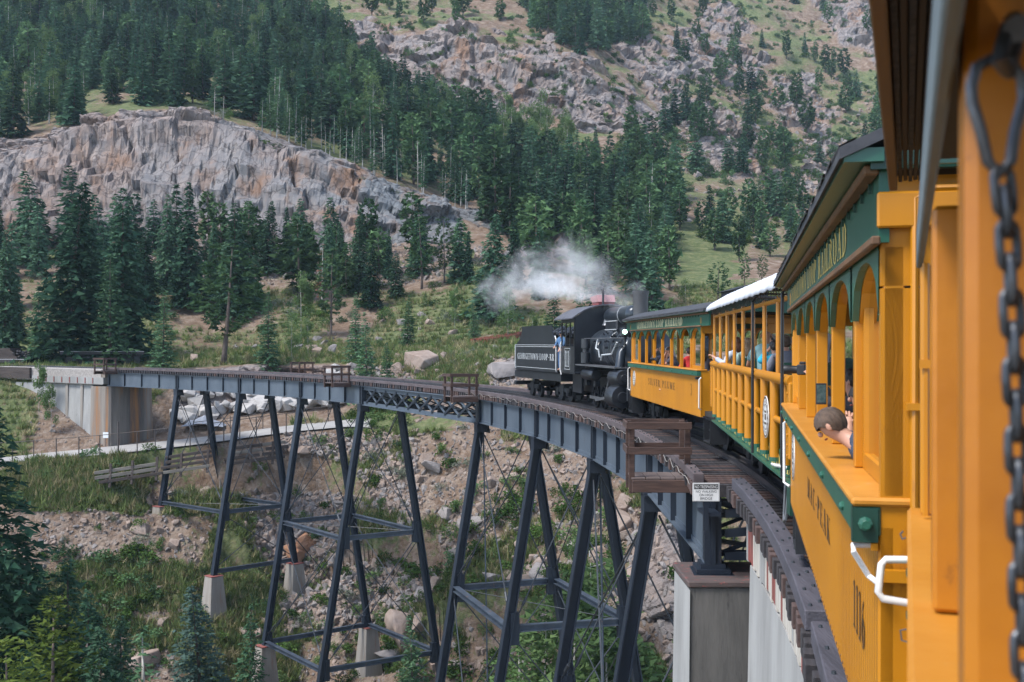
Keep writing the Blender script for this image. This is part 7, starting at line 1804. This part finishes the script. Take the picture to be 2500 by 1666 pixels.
# ================================================================== PARKED FLAT CARS, LUMBER
def flat(s, lat, L, label, load):
    p = track(s, 0) ; u0 = None
M_FLT = pmat('flat_deck', (.34, .33, .33), (.44, .43, .42), scale=2, rough=.9)
M_OLDB = pmat('old_black', (.022, .020, .022), (.04, .034, .034), scale=2, rough=.7)
def flatcar(u0, u1, D0, D1, vtop, label, load=False, num=None):
    a = at(u0, vtop, D0); b = at(u1, vtop, D1); d = (b - a); L = d.length; mid = (a + b) / 2
    t = thing('flat_car', label, 'railway wagon', Vector((mid.x, mid.y, mid.z - 1.35)), (0, 0, math.atan2(d.y, d.x)), 'old flat cars parked behind the track')
    h = L / 2
    MB().box(-h, h, -1.1, 1.1, 1.29, 1.35).build('deck', M_FLT, t)
    for y in (-1.12, 1.12): MB().box(-h, h, y - .06, y + .06, .98, 1.287).build('side_sill', M_OLDB, t)
    MB().box(-h + .3, h - .3, -.3, .3, .7, .98).build('centre_sill', M_OLDB, t)
    for x in (-h + 1.5, h - 1.5): bogie(t, x)
    if num: sans(num, (-h * .45, -1.185, 1.05), (1, 0, 0), (0, 0, 1), .24, M_SILV, t)
    if load:
        for i in range(4): 
            for k in range(5): MB().box(-h, h - .9 - .25 * i, -1.0 + k * .42, -.62 + k * .42, 1.353 + i * .30, 1.64 + i * .30).build('timber', M_DTIM, t)
        m = MB()
        for i in range(40): m.ell((h - .8 + random.uniform(-.6, .8), random.uniform(-1, 1), 1.4 + random.uniform(0, .8)), (.18, .2, .12), 6, 4)
        m.build('scrap', M_OLDB, t)
    return t
flatcar(-190, 72, 121, 120, 890 - 13, 'dark flat car loaded with old timbers at the left edge', load=True)
flatcar(150, 252, 121, 122, 858, 'empty flat car with pale deck, numbered, behind the tall spruce', num='66 21')
flatcar(258, 352, 122.2, 123.5, 858, 'empty flat car with pale deck, right end by the light green fir')
# stack of red lumber behind the tender
q0 = at(1168, 838, 128); q1 = at(1290, 818, 133)
t = thing('lumber_stack', 'stack of rust red rails lying on the grass left of the tender', 'lumber', q0.lerp(q1, .5) - Vector((0, 0, .8)))
M_RLUM = pmat('red_lumber', (.30, .085, .05), (.22, .065, .04), scale=2, rough=.7); dd = (q1 - q0).normalized(); nn = Vector((-dd.y, dd.x, 0)).normalized()
for i in range(7):
    for k in range(2):
        p = q0 + nn * (i * .55 - 1.6) + Vector((0, 0, .1 + .28 * k)) + dd * random.uniform(-.3, .3); MB().beam(p, p + (q1 - q0) * random.uniform(.8, 1.05), .16, .18).build('bar', M_RLUM, t, world=True)
for f in (.12, .45, .8):
    p = q0.lerp(q1, f); MB().beam(p - nn * 2.2 - Vector((0, 0, .15)), p + nn * 2.4 - Vector((0, 0, .15)), .2, .2).build('bearer', M_DTIM, t, world=True)
for f in (.05, .95):
    p = q0.lerp(q1, f); 
    MB().cyl((p.x, p.y, p.z - 2.4), (p.x, p.y, p.z - .2), .12, n=6).build('leg', M_DTIM, t, world=True)

# ================================================================== STEAM
def steam(name, label, puffs, dens, seed, scale=.9):
    """a drift of vapour: overlapping soft puffs (u, v, D, radius, thickness), ragged and fading at their rims"""
    mat = bpy.data.materials.new(name + '_vapour'); mat.use_nodes = True; t = mat.node_tree; N = t.nodes; L = t.links
    N.remove(N['Principled BSDF']); pv_ = N.new('ShaderNodeVolumePrincipled'); pv_.inputs['Color'].default_value = (1, 1, 1, 1)
    def mth(op, a, c=None):
        x = N.new('ShaderNodeMath'); x.operation = op
        for i, q in ((0, a), (1, c)):
            if q is None: continue
            if isinstance(q, (int, float)): x.inputs[i].default_value = q
            else: L.new(q, x.inputs[i])
        return x.outputs[0]
    tc = N.new('ShaderNodeTexCoord'); ge = N.new('ShaderNodeNewGeometry')
    vm = N.new('ShaderNodeVectorMath'); vm.operation = 'SUBTRACT'; vm.inputs[1].default_value = (.5, .5, .5); L.new(tc.outputs['Generated'], vm.inputs[0])
    ln = N.new('ShaderNodeVectorMath'); ln.operation = 'LENGTH'; L.new(vm.outputs[0], ln.inputs[0])
    n = N.new('ShaderNodeTexNoise'); n.inputs['Scale'].default_value = scale; n.inputs['Detail'].default_value = 7; n.inputs['Roughness'].default_value = .65; n.inputs['Distortion'].default_value = 1.0
    mp = N.new('ShaderNodeMapping'); mp.inputs['Location'].default_value = (seed, seed * .7, 0); L.new(ge.outputs['Position'], mp.inputs[0]); L.new(mp.outputs[0], n.inputs['Vector'])
    fall = mth('SUBTRACT', 1.0, mth('MULTIPLY', ln.outputs['Value'], 2.05))
    dn = mth('SUBTRACT', mth('ADD', n.outputs[0], mth('MULTIPLY', fall, .40)), .64)
    oi = N.new('ShaderNodeObjectInfo')
    L.new(mth('MULTIPLY', mth('MULTIPLY', mth('MAXIMUM', dn, 0.0), mth('GREATER_THAN', fall, 0.0)), dens), pv_.inputs['Density']); L.new(pv_.outputs[0], N['Material Output'].inputs['Volume'])
    c0 = at(*puffs[0][:3]); th = thing(name, label, 'steam', c0)
    for u, v, D, r, k in puffs:
        c = at(u, v, D); m = MB(); m.ell(c, (r * 1.25, r, r * k), 14, 9); m.build('puff', mat, th, world=True, smooth='all')
    return th
steam('steam_plume', 'dense white steam jet blowing left from the pipe on the cab roof', [(1466, 728, 47.2, .35, .8), (1448, 726, 47.5, .5, .7), (1424, 722, 48, .75, .65), (1395, 714, 49, .95, .65), (1364, 702, 50, 1.15, .75), (1335, 692, 51.5, 1.3, .8)], 4, 3.1, 1.5)
steam('steam_plume', 'thin drifting white steam cloud behind the tender', [(1380, 690, 51, 1.5, .8), (1335, 700, 54, 1.6, .6), (1290, 704, 56, 1.7, .6), (1250, 700, 59, 1.9, .9), (1222, 715, 60, 1.6, 1.0), (1300, 660, 58, 1.8, 1.0)], 1.2, 8.7, 1.1)
steam('steam_plume', 'faint grey steam between the cab roof and the smokestack', [(1532, 742, 43.5, .5, 1), (1512, 738, 44.5, .8, .9), (1480, 712, 46.5, 1.0, .9), (1440, 672, 50, 1.5, 1), (1390, 640, 53, 2.0, 1), (1556, 700, 42, .5, 1.1)], 1.6, 5.2, .8)
# ================================================================== PEOPLE
def cloth(n, c): return pmat(n, c, tuple(x * .75 for x in c), scale=6, rough=.9, bump=.3, bscale=20)
M_SKIN = pmat('skin', (.50, .27, .19), (.44, .225, .15), scale=4, rough=.55, bump=.05); M_SKN2 = pmat('tan_skin', (.34, .17, .105), (.29, .14, .085), scale=4, rough=.5, bump=.05)
HAIR = {'brown': pmat('brown_hair', (.055, .034, .023), (.125, .08, .053), scale=9, rough=.6, bump=.5, stretch=(6, 6, 1)), 'dark': pmat('dark_hair', (.02, .015, .013), (.04, .03, .025), scale=9, rough=.5, bump=.4), 'grey': pmat('grey_hair', (.30, .30, .31), (.14, .14, .15), scale=12, rough=.6, bump=.5), 'fair': pmat('fair_hair', (.30, .20, .12), (.19, .125, .075), scale=9, rough=.6, bump=.5, stretch=(6, 6, 1)), 'red': pmat('auburn_hair', (.16, .06, .03), (.10, .04, .022), scale=9, rough=.6, bump=.4)}
def skin(name, J, E, mat, parent, sub=2, root=0):
    """J: list of (x,y,z,r); continuous surface grown around the joints"""
    me = bpy.data.meshes.new(name); me.from_pydata([j[:3] for j in J], E, []); o = bpy.data.objects.new(name, me); COL.objects.link(o)
    md = o.modifiers.new('skin', 'SKIN'); md.use_smooth_shade = True; md.branch_smoothing = .6
    sv_ = me.skin_vertices[0].data
    for i, j in enumerate(J): sv_[i].radius = (j[3], j[3] * (j[4] if len(j) > 4 else 1)); sv_[i].use_root = (i == root)
    sb = o.modifiers.new('sub', 'SUBSURF'); sb.levels = sub; sb.render_levels = sub
    dg = bpy.context.evaluated_depsgraph_get(); nm = bpy.data.meshes.new_from_object(o.evaluated_get(dg)); o.modifiers.clear(); o.data = nm; nm.materials.clear(); nm.materials.append(mat); nm.name = name
    nm.polygons.foreach_set('use_smooth', [True] * len(nm.polygons))
    o.parent = parent; return o
def person(label, loc, yaw, shirt, hair='brown', hl=0, skinm=None, lhand=None, rhand=None, lean=(0, 0), head=(0, 0), trousers=(.05, .06, .09), cap=None, scale=1.0, stand=False, sleeves=True, group='passengers on the train', bald=False, extra=None):
    """seated (or standing) figure; local +x is where it faces, +y its left, origin on the floor under the hips"""
    t = thing('person', label, 'person', loc, (0, 0, yaw), group); t.scale = (scale,) * 3
    sk = skinm or M_SKIN; hz = .95 if stand else .50; lx, ly = lean
    def sp(z): f = (z - hz); return lx * f, ly * f
    ch = (sp(hz + .42)[0], sp(hz + .42)[1], hz + .42); nk = (sp(hz + .55)[0] + .02, sp(hz + .55)[1], hz + .55)
    hx, hy = head; hc = Vector((nk[0] + .03 + hx * .13, nk[1] + hy * .13, hz + .70 - .06 * (hx * hx + hy * hy)))
    J = [(0, 0, hz, .125, 1.0), (sp(hz + .2)[0], sp(hz + .2)[1], hz + .2, .12), (*ch, .135), (*nk, .055), (hc.x - .01 - hx * .04, hc.y - hy * .05, hc.z - .07, .062), (hc.x, hc.y, hc.z + .0, .088), (hc.x - .005 + hx * .03, hc.y + hy * .03, hc.z + .075, .072)]
    E_ = [(0, 1), (1, 2), (2, 3), (3, 4), (4, 5), (5, 6)]
    hands = []
    SJ = [J[0][:3] + (.168,), J[1][:3] + (.165,), J[2][:3] + (.19,), (nk[0] + (hc.x - nk[0]) * .4, nk[1], nk[2] + .045, .08)]; SE = [(0, 1), (1, 2), (2, 3)]
    for sd, tg in ((1, lhand), (-1, rhand)):
        sh = Vector((ch[0], ch[1] + sd * .19, ch[2] + .05)); 
        tg = Vector(tg) if tg else Vector((.30, sd * .16, hz + .12))
        dv_ = tg - sh; L = min(dv_.length, .55); tg = sh + dv_.normalized() * L
        mid = (sh + tg) / 2; bend = math.sqrt(max(.0001, .285 ** 2 - (L / 2) ** 2)); dn = Vector((-.2, sd * .55, -.8)); dn = (dn - dv_.normalized() * dn.dot(dv_.normalized())).normalized(); el = mid + dn * bend
        b = len(J); J += [(*sh, .062), (*el, .045), (*tg, .030)]; E_ += [(2, b), (b, b + 1), (b + 1, b + 2)]
        f = (tg - el).normalized(); s = f.cross(Vector((0, 0, 1))); s = s.normalized() if s.length > .01 else Vector((0, 1, 0))
        J.append((*(tg + f * .06), .036, .5)); E_.append((b + 2, b + 3)); pm_ = b + 3
        for q, l in ((-.027, .065), (-.009, .08), (.009, .078), (.027, .06)):
            i = len(J); J += [(*(tg + f * .10 + s * q), .0105), (*(tg + f * (.10 + l * .55) + s * q * 1.1 + Vector((0, 0, -.012))), .009), (*(tg + f * (.10 + l) + s * q * 1.1 + Vector((0, 0, -.035))), .0075)]; E_ += [(pm_, i), (i, i + 1), (i + 1, i + 2)]
        i = len(J); J += [(*(tg + f * .055 + s * sd * .045), .011), (*(tg + f * .095 + s * sd * .062), .0085)]; E_ += [(pm_, i), (i, i + 1)]
        b = len(SJ); se = el.lerp(sh, .25) if not sleeves else tg.lerp(el, .12)
        SJ += [(*sh, .092)] + ([(*el, .066), (*se, .052)] if sleeves else [(*se, .064)]); SE += [(2, b)] + ([(b, b + 1), (b + 1, b + 2)] if sleeves else [(b, b + 1)])
    TJ = [(0, 0, hz + .02, .15)]; TE = []
    for sd in (1, -1):
        if stand: pts = [(0, sd * .10, hz - .08, .095), (.02, sd * .11, .50, .066), (0, sd * .11, .08, .046), (.15, sd * .12, .035, .036)]
        else: pts = [(.04, sd * .10, hz - .01, .095), (.44, sd * .12, hz + .0, .066), (.44, sd * .12, .08, .045), (.58, sd * .13, .035, .036)]
        b = len(J); J += pts; E_ += [(0, b), (b, b + 1), (b + 1, b + 2), (b + 2, b + 3)]
        b = len(TJ); TJ += [(x, y, z, r + .016) for x, y, z, r in pts[:3]]; TE += [(0, b), (b, b + 1), (b + 1, b + 2)]
    skin('body', J, E_, sk, t)
    skin('shirt', SJ, SE, cloth('shirt_cloth', shirt), t); skin('trousers', TJ, TE, cloth('trouser_cloth', trousers), t)
    yr = math.atan2(hy, 1.0) if abs(hy) > abs(hx) else 0
    face = Vector((1, 0, 0))
    fm_ = MB(); fm_.ell(hc + Vector((.092, 0, -.012)), (.018, .013, .02), 8, 6)
    o = fm_.build('nose', sk, t, smooth='all'); 
    for sd in (1, -1): MB().ell(hc + Vector((.082, sd * .032, .018)), (.011, .014, .009), 8, 5).build('eye', M_INK, t)
    mm_ = MB(); mm_.ell(hc + Vector((.078, 0, -.058)), (.012, .026, .007), 8, 4); mm_.build('mouth', pmat('lips', (.36, .13, .11), bump=0), t)
    for sd in (1, -1): MB().ell(hc + Vector((-.005, sd * .086, -.005)), (.022, .012, .034), 8, 6).build('ear', sk, t, smooth='all')
    if not bald:
        hm = MB(); R0 = (.106, .097, .110)
        n_, m_ = 44, 16; vs = []; fs = []; hrs = random.Random(len(label))
        for i in range(m_ + 1):
            a = math.pi * .78 * i / m_
            for j in range(n_):
                b = 2 * math.pi * j / n_; fr_ = math.cos(b)
                aa = a * (.60 if fr_ > .5 else (.60 + .40 * (.5 - fr_) / 1.0 if fr_ > -.5 else 1.0)); k_ = 1 + hrs.uniform(-.012, .025) + .022 * math.sin(b * 11 + i * .5) * math.sin(aa)
                vs.append(hc + Vector((R0[0] * k_ * math.sin(aa) * math.cos(b) - .008, R0[1] * k_ * math.sin(aa) * math.sin(b), R0[2] * k_ * math.cos(aa) + .012)))
        for i in range(m_):
            for j in range(n_): fs.append((i * n_ + j, (i + 1) * n_ + j, (i + 1) * n_ + (j + 1) % n_, i * n_ + (j + 1) % n_))
        hm.add(vs, fs)
        if hl > 0:
            for i in range(14):
                a = math.pi * (.5 + i / 13.0); x, y = .095 * math.cos(a) - .015, .09 * math.sin(a) 
                hm.tube([hc + Vector((x, y, .02)), hc + Vector((x * 1.12 - .01, y * 1.15, -hl * .45)), hc + Vector((x * .9 - .015, y * 1.05, -hl))], [.028, .03, .012], 6)
        hm.build('hair', HAIR[hair], t, smooth='all')
    if cap:
        cm = MB(); cm.ell(hc + Vector((-.005, 0, .04)), (.118, .106, .085), 16, 8); cm.box(hc.x + .07, hc.x + .2, hc.y - .07, hc.y + .07, hc.z + .025, hc.z + .038); cm.build('cap', cloth('cap_cloth', cap), t, smooth=True)
    return t
def on(car, x, y, z):
    """world place of a point given in a coach's own frame"""
    bpy.context.view_layer.update()
    return car.matrix_world @ Vector((x, y, z))
bpy.context.view_layer.update()
def heading_of(car): return car.rotation_euler.z
Lf = math.pi / 2
# far coach: a man taking a picture, and others
z1 = 1.27
person('man in dark shirt leaning out of the far coach, raising a camera', on(far_c, -.1, .70, z1), heading_of(far_c) + 1.25, (.06, .055, .075), 'dark', lhand=(.34, .05, 1.05), rhand=(.36, -.02, 1.2), lean=(.45, 0), sleeves=False)
person('passenger in navy top with hand at the face, far window of the far coach', on(far_c, 2.4, .62, z1), heading_of(far_c) + 1.0, (.03, .04, .075), 'fair', lhand=(.3, .1, 1.15), lean=(.15, 0))
person('pink faced passenger behind the man raising a camera', on(far_c, 1.0, .80, z1), heading_of(far_c) + 2.6, (.10, .09, .10), 'grey')
person('passenger in a bright red shirt in the far coach', on(far_c, -2.2, .82, z1), heading_of(far_c) + .3, (.55, .03, .03), 'dark')
person('long haired passenger in a grey top near the coach end', on(far_c, -3.6, .78, z1), heading_of(far_c) + .2, (.22, .19, .21), 'brown', .25)
person('dark haired passenger standing on the far coach end platform', on(far_c, -5.95, .35, .92), heading_of(far_c) + .5, (.12, .11, .12), 'dark', .1, stand=True)
# camera held by the man, handed over the sill
def gadget(name, label, cat, p, build): 
    t = thing(name, label, cat, p); build(t); return t
# open coach
zf = 1.52
G = heading_of(oc)
person('auburn haired woman resting her arm on the top pipe of the open coach', on(oc, 3.9, .86, zf), G + .35, (.46, .50, .58), 'red', .22, lhand=(.16, .52, .88), lean=(0, .12), head=(0, .0), scale=1.0)
person('long haired woman in a pale green top, behind the auburn haired one', on(oc, 2.65, .84, zf), G + .15, (.30, .42, .38), 'fair', .34, scale=.98)
person('man in a grey cap pointing out of the open coach', on(oc, 2.0, .45, zf), G + .4, (.35, .35, .36), 'dark', cap=(.32, .29, .28), scale=1.03)
person('dark haired passenger between the capped man and the bald man', on(oc, 1.25, .62, zf), G + .1, (.09, .07, .07), 'dark', .22)
person('bald man in a pale teal shirt in the open coach', on(oc, .05, .84, zf), G - .1, (.20, .36, .38), bald=True, skinm=M_SKN2, scale=1.10, sleeves=False)
person('person pointing with a dark blue sleeve in the open coach', on(oc, .9, .15, zf), G + .9, (.03, .05, .13), 'dark', lhand=(.5, .15, 1.25), cap=(.05, .05, .06))
person('child with a hand at the face in a turquoise jacket', on(oc, -1.25, .86, zf + .05), G + .35, (.02, .38, .55), 'dark', lhand=(.16, .05, 1.15), scale=.9)
person('passenger in a grey shirt beside the turquoise jacket', on(oc, -1.95, .80, zf), G + .1, (.19, .20, .25), 'brown', scale=1.0)
person('tall passenger in a white cap at the near end of the open coach', on(oc, -2.6, .40, zf + .25), G - .2, (.40, .40, .42), 'dark', cap=(.70, .70, .72), scale=1.04)
# nearest coach
Gn = heading_of(near); zn = 1.02
def nl(t, y): return (t - 9.03, y)
boy = person('boy with short brown hair bending over the sill of the nearest coach', on(near, 6.23 - 9.03, .42, 1.18), Gn + 1.25, (.045, .065, .11), 'brown', lean=(.2, 0), head=(.2, 0), lhand=(.12, .25, 1.02), rhand=(.12, -.25, 1.02), scale=.86, stand=True); boy.rotation_euler = (0, .62, Gn + 1.25)
person('grey haired person seated behind the bending boy', on(near, 7.15 - 9.03, .70, zn + .24), Gn + .2, (.20, .21, .24), 'grey', .1, scale=1.02)
person('woman with long brown hair and a blue top seated farther up the nearest coach', on(near, 8.45 - 9.03, .72, zn + .12), Gn + .25, (.03, .30, .50), 'fair', .32)
person('passenger in slate grey leaning on the sill and holding up a telephone', on(near, 7.75 - 9.03, .60, zn + .1), Gn + .95, (.10, .11, .15), 'dark', lhand=(.46, .22, 1.02), rhand=(.48, -.2, 1.25), lean=(.4, .1))
person('passenger in a pink sleeve with the arm on the sill', on(near, 9.3 - 9.03, .60, zn + .05), Gn + 1.1, (.62, .10, .16), 'dark', .2, lhand=(.52, .12, 1.02), rhand=(.50, -.12, 1.02), lean=(.45, 0))
person('auburn haired passenger inside the nearest coach', on(near, 7.6 - 9.03, .38, zn + .18), Gn + .1, (.12, .10, .10), 'red', .05, scale=1.05)
person('passenger holding a black camera out of the far window of the nearest coach', on(near, 10.9 - 9.03, .60, zn + .15), Gn + 1.3, (.05, .05, .06), 'dark', lhand=(.55, .06, 1.2), rhand=(.55, -.08, 1.2), lean=(.3, 0))
# telephone and cameras
p = at(2005, 962, 7.75)
t = thing('telephone', 'black telephone held out of the nearest coach window', 'telephone', p, (0, 0, -.18))
MB().box(-.036, .036, -.004, .004, -.075, .075).build('case', M_BLK, t, bevel=.003)
MB().add([(-.031, -.0055, -.062), (.031, -.0055, -.062), (.031, -.0055, .064), (-.031, -.0055, .064)], [(0, 1, 2, 3)]).build('screen', pmat('screen_picture', (.03, .06, .06), (.09, .13, .13), scale=30, rough=.15, bump=0), t, fix=False)
def camera_at(p, rz, label, s=1.0):
    t = thing('camera', label, 'camera', p, (0, 0, rz)); t.scale = (s,) * 3
    MB().box(-.035, .035, -.07, .07, -.045, .045).build('body', M_BLK, t, bevel=.008); MB().box(-.03, .02, -.03, .03, .046, .07).build('viewfinder', M_BLK, t, bevel=.006)
    MB().lathe([(.034, .035), (.036, .10), (.04, .11), (.04, .15), (.03, .15), (.028, .11)], (0, 0, 0), (1, 0, 0), 16).build('lens', M_BLK, t, smooth=True)
camera_at(at(1958, 903, 10.9), 2.75, 'black camera with a stubby lens pointed out of the nearest coach', 1.15)
camera_at(on(far_c, -.02, 1.36, 2.22), heading_of(far_c) + 1.3, 'black camera held by the man leaning out of the far coach', 1.2)
# engineer
person('engineer in blue overalls standing at the back of the locomotive cab', on(lo, 4.72, 1.28, 1.46), heading_of(lo) + 2.2, (.075, .16, .30), 'dark', stand=True, trousers=(.06, .12, .24), cap=(.05, .06, .09), scale=1.0, lhand=(.35, .2, .95), group='train crew')
# ------------------------------------------------------------------ mountain air
hz = MB().box(-1900, 1900, -60, 1600, -34.5, 700).build('haze', None or bpy.data.materials.new('haze_air'))
m = hz.data.materials[0]; m.use_nodes = True; N = m.node_tree.nodes; L = m.node_tree.links
N.remove(N['Principled BSDF']); v = N.new('ShaderNodeVolumePrincipled'); v.inputs['Color'].default_value = (.62, .82, 1, 1); v.inputs['Density'].default_value = .00012; v.inputs['Anisotropy'].default_value = 0
L.new(v.outputs[0], N['Material Output'].inputs['Volume']); tag(hz, kind='stuff', label='thin blue mountain haze')
